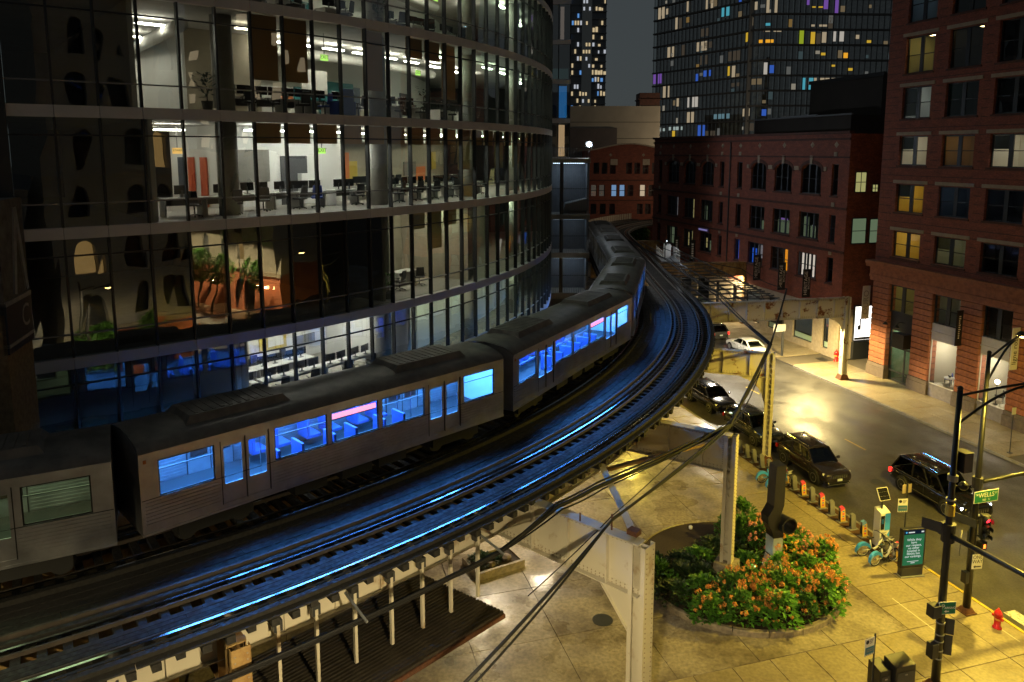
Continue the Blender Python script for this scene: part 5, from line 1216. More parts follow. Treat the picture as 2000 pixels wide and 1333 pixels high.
for k in range(-6, 12):
    q = MB(); base = 0
    for i in range(nst + 1):
        d = tot * i / nst; o_, i_ = along(d, .38), along(d, -.6)
        for p, z in ((o_, zk(k) - .17), (o_, zk(k) + .17), (i_, zk(k) + .17), (i_, zk(k) - .17)): q.v.append((p.x, p.y, z))
    for i in range(nst):
        for j in range(4): j2 = (j + 1) % 4; q.f.append((i * 4 + j, i * 4 + 4 + j, i * 4 + 4 + j2, i * 4 + j2))
    q.build('balcony_slab', M('tower_slab'), CT)
    for i in range(nb):
        a, b = along(i * ds), along((i + 1) * ds); z0, z1 = zk(k) + .17, zk(k + 1) - .17
        gl.quad((a.x, a.y, z0), (b.x, b.y, z0), (b.x, b.y, z1), (a.x, a.y, z1))
        a, b = along(i * ds + .03, -.7), along((i + 1) * ds - .03, -.7); cu_.quad((a.x, a.y, z0), (b.x, b.y, z0), (b.x, b.y, z1), (a.x, a.y, z1))
        p = along(i * ds, .03); mu.box(p.x - .05, p.x + .05, p.y - .05, p.y + .05, z0, z1)
gl.build('dark_panes', M('tower_glass'), CT)['kind'] = 'stuff'; mu.build('mullions', M('mullion'), CT)['kind'] = 'stuff'
cm_ = mat('tower_curtains', (.16, .17, .165), .9, col2=(.50, .49, .45), scale=.55, thr=(.45, .6)); cu_.build('curtains', cm_, CT)['kind'] = 'stuff'
q = MB(); p = along((seg[0][1] - seg[0][0]).length + 2.0, .05); q.box(p.x - .45, p.x + .45, p.y - .1, p.y + .5, 0, 54); q.build('corner_column', M('tower_concrete'), CT)
W1, W2, CY_, BL, VI, YE, OR, DM = emis('flat_warm', (1, .80, .52), .34), emis('flat_white', (1, .92, .80), .40), emis('flat_cyan', (.15, .75, .95), .4), emis('flat_blue', (.06, .18, .8), .5), emis('flat_violet', (.36, .16, .75), .4), emis('flat_yellow', (.95, .60, .05), .55), emis('flat_orange', (1, .45, .03), .8), emis('flat_dim', (.6, .48, .34), .08)
rt_ = random.Random(4)
def flat(k, i, n, m, h0=0.0, h1=1.0):
    if h1 == 1.0: h1 = rt_.choice((1.0, .9, .8)); h0 = rt_.choice((0, 0, .15, .3)) if h0 == 0 else h0
    for j in range(n):
        d = (i + j) * ds; cut = rt_.choice((.12, .12, .3, .45)); a, b = along(d + .07 + (cut if j % 2 else 0), .03), along(d + ds - .07 - (0 if j % 2 else cut), .03); z0, z1 = zk(k) + .2, zk(k + 1) - .2; z0, z1 = z0 + (z1 - z0) * h0, z0 + (z1 - z0) * h1
        q = MB(); q.quad((a.x, a.y, z0), (b.x, b.y, z0), (b.x, b.y, z1), (a.x, a.y, z1)); q.build('lit_pane', m, CT)
lf = 26.8   # metres of the left face
fx = lambda f: int(f * lf / ds)
for k, f, n, m, *h in ((4, .02, 3, VI), (9, .06, 2, W1), (9, .12, 2, W1, .3, .8), (8, .26, 1, W1), (8, .30, 1, DM), (6, .20, 2, W1), (6, .36, 1, DM), (6, .52, 3, W1), (6, .62, 2, DM), (8, .78, 2, CY_), (7, .55, 2, DM), (4, .52, 1, BL, 0, .6), (4, .60, 2, BL, .3, .8), (4, .84, 1, YE), (4, .90, 1, W1), (5, .84, 3, DM), (5, .55, 2, DM),
                       (3, .13, 2, W1), (2, .32, 1, W1), (2, .44, 3, W2), (1, .42, 2, W1), (0, .56, 2, BL), (0, .66, 3, DM, .0, .4), (1, .74, 4, emis('flat_teal', (.3, .55, .65), .3), .2, .6), (0, .0, 4, emis('flat_strip', (.7, .85, .8), .4), .5, .75), (0, .22, 4, MATS['flat_strip'], .55, .85), (0, .26, 1, YE, 0, .5), (1, .0, 1, W1, 0, .4), (9, .60, 2, W1), (9, .40, 1, W1), (9, .93, 1, BL), (3, .90, 2, DM, .4, .7)):
    flat(k, fx(f), n, m, *h)
R0 = int((lf + 6.3) / ds)
for k, i, n, m, *h in ((6, R0 - 5, 1, YE), (6, R0 - 4, 1, YE, .8, 1), (6, R0 - 2, 3, OR, .08, .32), (6, R0 - 1, 3, W1, .9, .97), (6, R0 + 5, 1, emis('flat_green', (.7, .9, .05), .35)), (6, R0 + 7, 1, YE, 0, .9), (6, R0 + 8, 1, DM), (6, R0 + 9, 1, W1, .1, .9), (6, R0 + 11, 2, W2, .2, .95), (7, R0 - 4, 1, W1, .3, 1), (7, R0 - 1, 1, CY_, .2, .4), (7, R0 + 7, 3, W1, .15, .3), (7, R0 + 10, 1, DM), (8, R0 - 3, 1, W1), (8, R0 - 1, 2, W1), (8, R0 + 6, 1, VI, .6, 1), (8, R0 + 9, 1, VI), (8, R0 + 11, 1, VI), (8, R0 + 7, 2, YE, .4, .5),
                       (5, R0 + 13, 1, OR, .1, .5), (5, R0 + 9, 1, YE, .3, .5), (4, R0 - 4, 1, W2, .1, .9), (4, R0 - 1, 1, W2), (4, R0, 1, BL, .1, .7), (4, R0 + 11, 1, YE, .6, .75), (4, R0 + 14, 1, YE, .3, .5), (3, R0 + 6, 2, CY_, 0, .9), (3, R0 + 8, 2, W1, .2, 1), (3, R0 + 10, 3, W1, .75, 1), (1, R0 - 5, 2, W1), (1, R0 - 1, 1, BL, .3, .8), (0, R0 - 1, 1, W1), (0, R0 - 3, 1, DM), (6, R0 + 15, 1, W1, .4, .7), (6, R0 + 17, 1, YE, .1, .3)):
    flat(k, i, n, m, *h)
dimm = [emis('flat_dim_a', (1, .75, .42), .13), emis('flat_dim_b', (.9, .92, .85), .10), emis('flat_dim_c', (.5, .75, .8), .07), emis('flat_dim_d', (1, .62, .2), .16), emis('flat_dim_e', (1, .9, .7), .22)]
for k in range(0, 11):
    for i in range(2, nb - 8):
        if rt_.random() < .085: a0 = rt_.choice((0, .1, .4)); flat(k, i, 1, rt_.choice(dimm), a0, a0 + rt_.choice((.25, .45, .59)))
# ---- farther towers
FT = thing('far_tower', 'distant pale apartment tower with a concrete spine and speckled lit windows', 'building', (31.5, 322, 0))
q = MB(); q.box(-8, -2.2, 0, 14, 0, 100); q.box(1.9, 8.0, 0, 14, 0, 100); q.build('glass_wings', mat('wing', (.14, .15, .16), .4, var=.3, scale=.2), FT); q = MB(); q.box(-2.2, 1.9, -.8, 14, 0, 100); q.build('concrete_spine', mat('spine', (.55, .54, .52), .8), FT)
q = MB()
for k in range(34): q.box(1.9, 8.2, -.6, 0, 2.9 * k + 1, 2.9 * k + 1.3); q.box(-8.2, -2.2, -.4, 0, 2.9 * k + 1, 2.9 * k + 1.25)
q.build('floor_edges', M('tower_concrete'), FT)
rt = random.Random(9); sp = {c: MB() for c in ('w', 'c', 'b')}
for k in range(12, 34):
    for i in range(5):
        if rt.random() < .42: x = 2.2 + i * 1.2; sp[rt.choice('wwwcb' if k % 5 else 'bwc')].box(x, x + rt.uniform(.5, 1.1), -.66, -.62, 2.9 * k + 1.5, 2.9 * k + rt.uniform(2.4, 3.6))
    for i in range(5):
        if rt.random() < .2: x = -7.6 + i * 1.15; sp[rt.choice('wwcb')].box(x, x + .7, -.46, -.42, 2.9 * k + 1.5, 2.9 * k + 3.2)
    for i in range(3):
        if rt.random() < .3: x = -1.8 + i * 1.2; sp[rt.choice('wc')].box(x, x + .7, -.86, -.82, 2.9 * k + 1.5, 2.9 * k + 2.9)
for c, m in (('w', emis('far_warm', (1, .78, .45), .55)), ('c', emis('far_cool', (.85, .9, 1), .5)), ('b', emis('far_blue', (.15, .4, .9), .7))): sp[c].build('lit_windows', m, FT)['kind'] = 'stuff'
BT = thing('brown_brick_tower', 'distant brown brick tower with two columns of lit windows above the dark block', 'building', (101, 212, 0))
q = MB(); q.box(-4.2, 9, 0, 12, 0, 90); q.build('brick_shaft', M('brick_dark'), BT)
for k in range(7):
    z = 38.4 + 3.05 * k; q = MB(); q.box(-2.9, -.1, -.1, 0, z, z + 1.6); w_ = q.build('window', emis(f'bt{k % 3}', ((.85, .72, .5), (.6, .6, .75), (.12, .2, .9))[k % 3], (.32, .35, .5)[k % 3]), BT)
    q = MB(); q.box(-2.0, -1.9, -.14, -.101, z, z + 1.6); q.box(-1.05, -.95, -.14, -.101, z, z + 1.6); q.build('glazing_bar', M('frame_dark'), w_)
    q = MB(); q.box(1.1, 1.6, -.1, 0, z, z + 1.7); q.build('window', emis('bt_slit', (1, .8, .55), .6), BT)
# ------------------------------------------------------------------ lamps of the place, and a few added fill lamps
def spot(name, parent, loc, energy, col, size=150, blend=.6, rad=.15, rot=(0, 0, 0)):
    l = bpy.data.lights.new(name, 'SPOT'); l.energy = energy; l.color = col; l.spot_size = radians(size); l.spot_blend = blend; l.shadow_soft_size = rad
    o = bpy.data.objects.new(name, l); COL.objects.link(o); o.parent = parent; o.location = loc; o.rotation_euler = rot; return o
SOD = (1.0, .72, .09); WARM = (1.0, .82, .55)
def deck_lamp(x, y, z, e, col, label):
    t = thing('deck_lamp', label, 'lamp', (x, y, z), 0, 'lamps hung below the tracks')
    q = MB(); q.cyl((0, 0, .1), (0, 0, .5), .03, 8); q.build('stem', M('dark_metal'), t); q = MB(); q.lathe([(.06, .2), (.14, .15), (.2, 0), (.18, 0)], 14); q.build('shade', M('dark_metal'), t)
    q = MB(); q.lathe([(.16, .02), (.14, -.03), (.05, -.06), (.01, -.06)], 12); q.build('bulb', M('lamp_sodium'), t)
    spot('deck_lamp_light', t, (0, 0, -.12), e, col, 165, .5, .30)
deck_lamp(-1.0, 35.4, 5.2, 1300, WARM, 'shaded lamp hung below the track over the wet plaza, nearest the canopy')
deck_lamp(1.6, 39.6, 5.2, 1000, WARM, 'shaded lamp hung below the track, second from the canopy')
deck_lamp(8.4, 51.0, 5.3, 2400, SOD, 'shaded lamp hung below the track near the kerb column')
deck_lamp(17.5, 61.2, 5.8, 7500, (1, .90, .70), 'shaded lamp hung below the long street girder')
deck_lamp(25.2, 61.3, 5.8, 12000, (1, .76, .30), 'shaded lamp hung behind the long street girder near its far column')
deck_lamp(24.5, 80.6, 5.9, 5500, (1, .80, .45), 'shaded lamp below the second street girder near the shop fronts')
def point(name, parent, loc, energy, col, rad=.14):
    l = bpy.data.lights.new(name, 'POINT'); l.energy = energy; l.color = col; l.shadow_soft_size = rad
    o = bpy.data.objects.new(name, l); COL.objects.link(o); o.parent = parent; o.location = loc; return o
def street_lamp(x, y, h, d, L, e, label):
    t = thing('street_lamp', label, 'street lamp', (x, y, .12)); q = MB(); q.tube([(0, 0, 0), (0, 0, h)], .11, 10, .06); q.build('pole', M('black_metal'), t); q = MB(); q.lathe([(.2, 0), (.2, .1), (.12, .4)], 10); q.build('base', M('black_metal'), t)
    dv = Vector((cos(d), sin(d), 0)); q = MB(); q.tube([dv * (L * i / 8) + Vector((0, 0, h - .5 + .5 * sin(pi / 2 * i / 8))) for i in range(9)], .04, 8); q.build('lamp_arm', M('black_metal'), t); p = dv * (L + .2) + Vector((0, 0, h)); q = MB(); q.lathe([(.01, .14), (.12, .12), (.2, .02), (.2, -.02)], 12, p); q.build('luminaire', M('black_metal'), t)
    q = MB(); q.lathe([(.18, -.02), (.15, -.08), (.01, -.12)], 12, p); q.build('lens', M('lamp_sodium'), t); spot('street_lamp_light', t, (p.x, p.y, p.z - .22), e, (1, .80, .42), 166, .3, .16)
street_lamp(1.5, 7.5, 10.6, pi / 2 + .2, 2.2, 7600, 'street lamp on the near pavement below the viewpoint, before the cream cross girder')
street_lamp(-13.0, 6.0, 11.4, pi / 2, 2.2, 2000, 'street lamp on the near pavement left of the viewpoint')
fl_ = spot('floodlight_beam', RL, (0, -.3, 1.36), 1800, (.75, .86, 1), 130, .5, .12, (0, 0, 0)); fl_.rotation_euler = Vector((.85, -.35, -.12)).to_track_quat('-Z', 'Y').to_euler()
x, y, _ = UV(6, 42.4); street_lamp(x, y, 9.0, PHI + pi, 2.0, 14000, 'added lamp across the crossing lighting the pale corner house, seen mirrored')  # added outside the view so the mirrored house front shows up
x, y, _ = UV(20, 42.4); street_lamp(x, y, 9.0, PHI + pi, 2.0, 12000, 'second added lamp lighting the pale corner house, seen mirrored')  # another added fill lamp for the same mirrored front
FL = thing('street_lamp', 'added hidden lamp lighting the low brick building at the far bend', 'street lamp', (27.0, 116, 0)); q = MB(); q.tube([(0, 0, 0), (0, 0, 12)], .1, 8, .06); q.build('pole', M('black_metal'), FL); q = MB(); q.ball((0, 0, 12.1), .25, 10, 6); q.build('globe', M('lamp_sodium'), FL); point('street_lamp_light', FL, (0, 0, 12.5), 900, (1, .78, .5), .25)  # invented source, hidden behind the arched building, brightens low brick front and beige wall
FL = thing('street_lamp', 'tall added lamp out of sight, lighting the blank beige block', 'street lamp', (34.0, 131, 0)); q = MB(); q.tube([(0, 0, 0), (0, 0, 19.6)], .12, 8, .07); q.build('pole', M('black_metal'), FL); q = MB(); q.ball((0, 0, 19.7), .25, 10, 6); q.build('globe', M('lamp_sodium'), FL); point('street_lamp_light', FL, (0, 0, 20.1), 3200, (1, .80, .52), .25)  # no known lamp here: added out of sight to lift the beige wall
# ------------------------------------------------------------------ traffic and lamp poles
def pole_body(t, h, r0, r1):
    q = MB(); q.tube([(0, 0, .05), (0, 0, h * .5), (0, 0, h)], r0, 14, r1); q.ball((0, 0, h), r1 * 1.15, 10, 6); o = q.build('pole', M('black_metal'), t, smooth=True)
    q = MB(); q.box(-.28, .28, -.28, .28, 0, .05); q.add([(-.24, -.24, .05), (.24, -.24, .05), (.24, .24, .05), (-.24, .24, .05), (-.15, -.15, .22), (.15, -.15, .22), (.15, .15, .22), (-.15, .15, .22)], [(0, 1, 5, 4), (1, 2, 6, 5), (2, 3, 7, 6), (3, 0, 4, 7), (4, 5, 6, 7)]); q.build('base_plate', M('rust'), t); return o
def lum_arm(t, h, d, L, e):
    dv = Vector((cos(d), sin(d), 0)); n = 10
    for z0, rise, l in ((h - .25, .25, L), (h - 1.25, 1.15, L * .82)):
        q = MB(); q.tube([dv * (l * i / n) + Vector((0, 0, z0 + rise * sin(pi / 2 * i / n))) for i in range(n + 1)], .045, 8); q.build('lamp_arm', M('black_metal'), t)
    p = dv * (L + .3) + Vector((0, 0, h - .02)); q = MB(); q.lathe([(.01, .16), (.12, .14), (.20, .06), (.22, -.02), (.2, -.03)], 14, p); q.build('luminaire', M('black_metal'), t, smooth=True)
    q = MB(); q.lathe([(.19, -.03), (.16, -.09), (.06, -.13), (.01, -.13)], 14, p); q.build('lens', M('lamp_sodium'), t, smooth=True)
    spot('street_lamp_light', t, (p.x, p.y, p.z - .25), e, SOD, 171, .25, .16)
def signal_head(t, loc, rz, lit=0, n=3, ped=False):
    M4 = Matrix.Translation(loc) @ Matrix.Rotation(rz, 4, 'Z'); hh = .34
    q = MB(); q.box(-.17, .17, -.14, .10, -n * hh / 2, n * hh / 2); o = q.build('signal_housing' if not ped else 'walk_signal', M('black_metal'), t, bevel=.02); o.location = loc; o.rotation_euler = (0, 0, rz)
    for i in range(n):
        z = n * hh / 2 - hh * (i + .5); v = MB()
        if not ped:
            prof = []
            for k in range(13):
                a = radians(-35 + 250 * k / 12); prof.append((.15 * cos(a), .15 * sin(a)))
            for k in range(12):
                (a0, b0), (a1, b1) = prof[k], prof[k + 1]; v.quad((a0, -.14, z + b0), (a1, -.14, z + b1), (a1, -.38, z + b1), (a0, -.38, z + b0))
            s_ = v.build('visor', M('black_metal'), o)
            l = MB(); l.lathe([(.01, -.16), (.10, -.155), (.13, -.14)], 14, (0, 0, z), 'Y'); l.build('lens', M('signal_red') if i == lit else mat('lens_off', (.02, .03, .02), .2), o)
        else:
            l = MB(); l.box(-.13, .13, -.15, -.141, z - .13, z + .13); l.build('lens', M('screen_black'), o); l = MB(); l.box(-.06, .06, -.158, -.151, z - .08, z + .02)
            for k in range(4): l.box(-.06 + k * .032, -.04 + k * .032, -.158, -.151, z + .02, z + .10 - abs(k - 1.4) * .015)
            l.build('hand_symbol', M('hand_orange'), o)
def plate(t, loc, rz, w_, h, m, name='sign_plate', dp=.02, ry=0.0):
    q = MB(); q.box(-w_ / 2, w_ / 2, -dp / 2, dp / 2, -h / 2, h / 2); o = q.build(name, M(m), t); o.location = loc; o.rotation_euler = (0, ry, rz); return o
# local x=u; facing +u means text normal +x: rotate plate so that its -y side looks to +x -> rz=+pi/2
SP = thing('traffic_signal_pole', 'black traffic pole with red signal, green street sign and one way sign at the kerb', 'traffic light', UV(-22.2, 25.85, .15), PHI)
pole_body(SP, 11.0, .15, .075); lum_arm(SP, 11.0, pi / 2 + .45, 4.1, 10500)
q = MB(); q.tube([(0, 0, 5.62), (0, 3.5, 5.75), (0, 7.5, 5.95)], .085, 10, .05); q.build('mast_arm', M('black_metal'), SP, smooth=True); q = MB(); q.cyl((0, 0, 5.4), (0, 0, 5.85), .2, 12); q.build('arm_collar', M('black_metal'), SP)
signal_head(SP, (.12, .42, 3.75), pi / 2 - .35, 0); signal_head(SP, (.15, .30, 2.98), pi / 2 + .1, 0, 1, True)
q = MB(); q.bar((0, 0, 4.15), (.1, .42, 4.15), .05); q.bar((0, 0, 3.35), (.1, .42, 3.35), .05); q.build('signal_bracket', M('black_metal'), SP)
ws = plate(SP, (.24, .22, 5.12), pi / 2, 1.22, .50, 'sign_white', 'street_sign'); plate(ws, (0, -.012, 0), 0, 1.17, .45, 'sign_green', 'sign_face', .008)
text('N', .13, M('sign_white'), ws, (-.47, -.018, .10), (pi / 2, 0, 0)); text('WELLS', .27, M('sign_white'), ws, (.0, -.018, .06), (pi / 2, 0, 0)); text('ST', .12, M('sign_white'), ws, (.49, -.018, .11), (pi / 2, 0, 0)); text('300   N', .13, M('sign_white'), ws, (0, -.018, -.14), (pi / 2, 0, 0))
ow = plate(SP, (.2, .12, 2.30), pi / 2 - .15, .46, .62, 'sign_white', 'one_way_sign'); text('ONE\nWAY', .22, M('ink_black'), ow, (0, -.014, .10), (pi / 2, 0, 0), sx=.9); q = MB(); q.prism([(-.17, -.013, -.21), (-.08, -.013, -.14), (-.08, -.013, -.185), (.17, -.013, -.185), (.17, -.013, -.235), (-.08, -.013, -.235), (-.08, -.013, -.28)], (0, -.004, 0)); q.build('arrow', M('ink_black'), ow)
q = MB(); q.box(-.1, .14, -.34, -.14, 1.35, 1.85); q.build('push_button_box', M('black_metal'), SP, bevel=.02); plate(SP, (.0, -.5, 4.1), .3, .9, .35, 'dark_metal', 'sign_back')
plate(SP, (.05, -.3, 3.35), pi / 2 + .6, .42, .7, 'dark_metal', 'sign_back')
BP = thing('street_lamp_pole', 'tall black lamp pole with a mast arm and parking sign in the foreground', 'street lamp', UV(-19.07, 21.1, .15), PHI)
pole_body(BP, 10.95, .15, .085); lum_arm(BP, 10.95, pi / 2 - .05, 3.6, 6000)
q = MB(); q.tube([(0, 0, 5.75), (3.5, 0, 5.9), (7.5, 0, 6.1)], .10, 10, .06); q.build('mast_arm', M('black_metal'), BP, smooth=True); q = MB(); q.cyl((0, 0, 5.5), (0, 0, 6.15), .22, 12); q.box(-.3, -.12, -.12, .12, 5.65, 6.0); q.build('arm_collar', M('black_metal'), BP)
q = MB(); q.box(-.16, .30, .12, .50, 8.05, 8.75); q.build('control_box', M('black_metal'), BP, bevel=.02); q = MB(); q.cyl((0, 0, 7.7), (0, 0, 7.9), .17, 12); q.cyl((0, 0, 7.0), (0, 0, 7.05), .16, 12); q.build('band_clamp', M('galv'), BP)
q = MB(); q.lathe([(.151, 6.45), (.151, 6.85)], 14); q.build('sticker', mat('sticker_yellow', (.5, .36, .06), .7), BP)
q = MB(); q.ball((.1, .38, 7.5), .16, 10, 6); q.bar((0, 0, 7.5), (.1, .3, 7.5), .05); q.build('camera_dome', M('black_metal'), BP)
pg = plate(BP, (.18, .05, 3.1), pi / 2 - .2, .62, .46, 'sign_white', 'parking_sign'); plate(pg, (0, -.012, 0), 0, .58, .42, 'sign_green', 'sign_face', .008); text('P', .26, M('sign_white'), pg, (-.17, -.018, .05), (pi / 2, 0, 0)); text('ARKING', .11, M('sign_white'), pg, (.09, -.018, .01), (pi / 2, 0, 0)); q = MB(); q.prism([(-.12, -.017, -.12), (-.04, -.017, -.07), (-.04, -.017, -.10), (.06, -.017, -.10), (.06, -.017, -.14), (-.04, -.017, -.14), (-.04, -.017, -.17)], (0, -.003, 0)); q.build('arrow', M('sign_white'), pg)
q = MB(); q.box(-.15, .17, -.52, -.15, 2.75, 3.2); q.build('signal_back', M('black_metal'), BP, bevel=.02); q = MB(); q.box(-.12, .16, -.42, -.13, 1.2, 1.75); q.build('meter_box', M('black_metal'), BP, bevel=.02)
plate(BP, (.0, .33, 2.25), .9, .42, .6, 'dark_metal', 'sign_back'); plate(BP, (.0, .30, 1.55), .9, .42, .75, 'dark_metal', 'sign_back'); plate(BP, (-.3, -.3, 5.95), .5, .8, .4, 'dark_metal', 'sign_back'); plate(BP, (.0, .6, 5.35), pi / 2 + .7, 1.2, .42, 'dark_metal', 'sign_back')
for z in (1.1, 1.4, 1.75, 2.0, 2.45): q = MB(); q.cyl((0, 0, z), (0, 0, z + .04), .158, 14); q.build('strap', M('galv'), BP)
# ---- posts with parking plates
def parking_post(u, v, h, label, rz, backs=False, second=True):
    t = thing('parking_sign', label, 'sign', UV(u, v, .15), PHI); q = MB(); q.cyl((0, 0, 0), (0, 0, h), .03, 8); q.build('post', M('dark_metal'), t)
    o = plate(t, (.05, -.26, h - .42), rz, .46, .64, 'sign_white', 'plate'); plate(o, (0, -.012, -.13), 0, .42, .26, 'sign_blue', 'blue_field', .008)
    q = MB(); q.lathe([(.075, -.012), (.075, -.016), (.055, -.016), (.055, -.012)], 14, (-.12, 0, .2), 'Y'); q.build('emblem', M('ink_black'), o); text('P', .11, M('ink_black'), o, (-.12, -.014, .2), (pi / 2, 0, 0))
    q = MB()
    for i in range(3): q.box(-.01, .17 - .03 * i, -.015, -.012, .24 - i * .06, .27 - i * .06)
    for i in range(2): q.box(-.16, .16, -.02, -.017, -.10 - i * .07, -.07 - i * .07)
    for i in range(4): q.box(-.18 + i * .10, -.12 + i * .10, -.015, -.012, -.30, -.27)
    q.build('small_print', M('ink_grey'), o)
    if backs:
        for k in (-.14, .16): plate(t, (-.05, k, h + .32), 0 + pi / 2, .22, .42, 'trim_tan', 'sign_back')
        q = MB(); q.cyl((0, 0, h), (0, 0, h + .6), .03, 8); q.build('post_top', M('dark_metal'), t)
parking_post(-26.4, 26.62, 3.0, 'white and blue parking plate on a post behind the lit green advert', pi / 2 - .25, True)
parking_post(-19.55, 18.8, 2.15, 'grey and blue parking plate on a short post beside the dark boxes', pi / 2 + .15)
t = thing('kerb_sign', 'thin signpost with a pale plate on the far pavement before the showroom', 'sign', (31.35, 44.77, .15), PHI); q = MB(); q.cyl((0, 0, 0), (0, 0, 3.0), .025, 8); q.box(-.12, .12, -.12, .12, 0, .03); q.build('post', M('dark_metal'), t); plate(t, (.03, 0, 2.75), pi / 2, .32, .45, 'sign_lilac', 'plate')
t = thing('kerb_post', 'thick dark post with a teal plate at the far corner below the girder', 'sign', (25.07, 67.27, .15), PHI); q = MB(); q.cyl((0, 0, 0), (0, 0, 3.0), .12, 10); q.build('post', M('dark_metal'), t); plate(t, (.15, -.5, 2.7), pi / 2, 1.3, .7, 'bike_grey', 'plate')
# ---- hydrants
def hydrant(x, y, label, s=1.0):
    t = thing('fire_hydrant', label, 'hydrant', (x, y, .15), PHI); q = MB()
    q.lathe([(.17 * s, 0), (.17 * s, .05 * s), (.12 * s, .07 * s), (.12 * s, .55 * s), (.16 * s, .57 * s), (.16 * s, .62 * s), (.13 * s, .68 * s), (.07 * s, .76 * s), (.035 * s, .78 * s), (.035 * s, .84 * s), (.01, .84 * s)], 16); q.build('barrel', M('hydrant_red'), t, smooth=True)
    for a in (0, pi / 2, pi): q = MB(); q.tube([(0, 0, .44 * s), (.22 * s * cos(a), .22 * s * sin(a), .44 * s)], .06 * s, 10); q.build('nozzle_cap', M('hydrant_red'), t)
    q = MB(); q.lathe([(.125 * s, .36 * s), (.128 * s, .40 * s), (.125 * s, .43 * s)], 16); q.build('band', M('hydrant_band'), t)
hydrant(19.35, 27.4, 'red fire hydrant with a yellow band by the yellow kerb')
hydrant(29.3, 65.4, 'small red standpipe against the cream shop base across the street', 1.3)
# ---- dark boxes in the foreground
for (u, v, w_, h, lab) in ((-19.35, 19.75, .85, 1.15, 'large black newspaper box in the foreground'), (-19.5, 19.05, .48, 1.0, 'narrow dark newspaper box beside the parking plate post')):
    t = thing('newspaper_box', lab, 'box', UV(u, v, .15), PHI); q = MB(); hw = w_ / 2; q.add([(-.3, -hw, .12), (.3, -hw, .12), (.3, hw, .12), (-.3, hw, .12), (-.3, -hw, h), (.3, -hw, h - .10), (.3, hw, h - .10), (-.3, hw, h)], [(0, 3, 2, 1), (4, 5, 6, 7), (0, 1, 5, 4), (1, 2, 6, 5), (2, 3, 7, 6), (3, 0, 4, 7)]); q.build('cabinet', M('black_metal'), t, bevel=.025)
    q = MB(); q.box(.301, .315, -hw + .06, hw - .06, .35, h - .3); q.build('door', M('dark_metal'), t); q = MB(); q.box(.316, .335, -.05, .05, h - .42, h - .38); q.build('handle', M('galv'), t)
    q = MB(); q.box(-.25, .25, -hw + .05, -hw + .12, 0, .12); q.box(-.25, .25, hw - .12, hw - .05, 0, .12); q.build('skid', M('dark_metal'), t)
# ---- lit advert panel
AD = thing('advert_panel', 'freestanding lit green advert panel with white text on the pavement', 'advert', UV(-24.92, 25.7, .15), PHI - .12)
q = MB(); q.box(-.22, .0, -.58, .58, .42, 2.25); q.build('case', M('black_metal'), AD, bevel=.02); q = MB(); q.box(-.24, .03, -.52, .52, .05, .42); q.build('plinth', M('dark_metal'), AD); q = MB(); q.box(-.3, .12, -.58, .58, 0, .05); q.build('foot', M('galv'), AD)
q = MB(); q.box(.002, .012, -.50, .50, .55, 2.0); q.build('screen', emis('ad_green', (.035, .19, .075), .75), AD); q = MB(); q.box(.002, .012, -.50, .50, 2.02, 2.2); q.build('header', emis('ad_dark', (.01, .02, .04), .6), AD)
adt = emis('ad_text', (.85, .9, .82), .85); RX = Matrix(((0, 0, 1), (1, 0, 0), (0, 1, 0))).to_euler()
text('While they\nhave\nour respect,\nno other\nhospital in\nIllinois has\nour rankings.', .155, adt, AD, (.014, 0, 1.36), RX, 'advert_text', ext=.001)
q = MB(); q.box(.013, .015, -.30, .0, 2.08, 2.13); q.box(.013, .015, .33, .45, 2.08, 2.14); q.box(.013, .015, -.28, .28, .72, .74); q.box(.013, .015, -.10, .10, .64, .67); q.build('small_print', adt, AD); q = MB(); q.lathe([(.05, .0), (.05, .003), (.01, .003)], 4, (.012, -.40, 2.11), 'X'); q.build('emblem', emis('ad_blue', (.1, .5, .9), .9), AD)
# ---- bike share: kiosk, docks, bicycles
KI = thing('bike_share_kiosk', 'blue and white bike share kiosk with a solar panel on top', 'kiosk', UV(-27.46, 26.3, .15), PHI)
q = MB(); q.add([(-.22, -.28, 0), (.22, -.28, 0), (.22, .28, 0), (-.22, .28, 0), (-.22, -.28, 1.95), (.22, -.28, 1.78), (.22, .28, 1.78), (-.22, .28, 1.95)], [(0, 3, 2, 1), (4, 5, 6, 7), (0, 1, 5, 4), (1, 2, 6, 5), (2, 3, 7, 6), (3, 0, 4, 7)]); q.build('cabinet', M('sign_white'), KI, bevel=.02)
q = MB(); q.prism([(.224, -.02, .9), (.224, .275, .9), (.224, .275, 1.74), (.224, -.02, 1.74)], (.006, 0, 0)); q.prism([(.224, -.27, .12), (.224, .275, .12), (.224, .275, .86)], (.006, 0, 0)); q.build('blue_panel', M('bike_blue'), KI)
q = MB(); q.box(.224, .234, -.26, -.05, .95, 1.65); q.build('terminal', M('screen_black'), KI); q = MB(); q.box(.235, .238, -.22, -.10, 1.25, 1.5); q.build('screen', emis('kiosk_screen', (.12, .4, .25), .25), KI); q = MB(); q.box(.225, .229, .05, .24, 1.52, 1.6); q.build('lettering', M('sign_white'), KI); q = MB(); q.box(-.26, .26, -.32, .32, 0, .06); q.build('foot', M('dark_metal'), KI)
q = MB(); q.cyl((-.05, 0, 1.86), (-.05, 0, 2.3), .04, 8); q.build('solar_post', M('dark_metal'), KI)
sp_ = MB(); sp_.box(-.30, .30, -.30, .30, -.02, .02); so = sp_.build('solar_panel', M('sign_white'), KI); so.location = (-.02, 0, 2.62); so.rotation_euler = (0, radians(62), 0)
for i in range(3):
    for j in range(4): c_ = MB(); c_.box(-.28 + i * .188, -.095 + i * .188, -.28 + j * .141, -.142 + j * .141, .021, .026); c_.build('solar_cell', M('screen_black'), so)
DOCKM = None
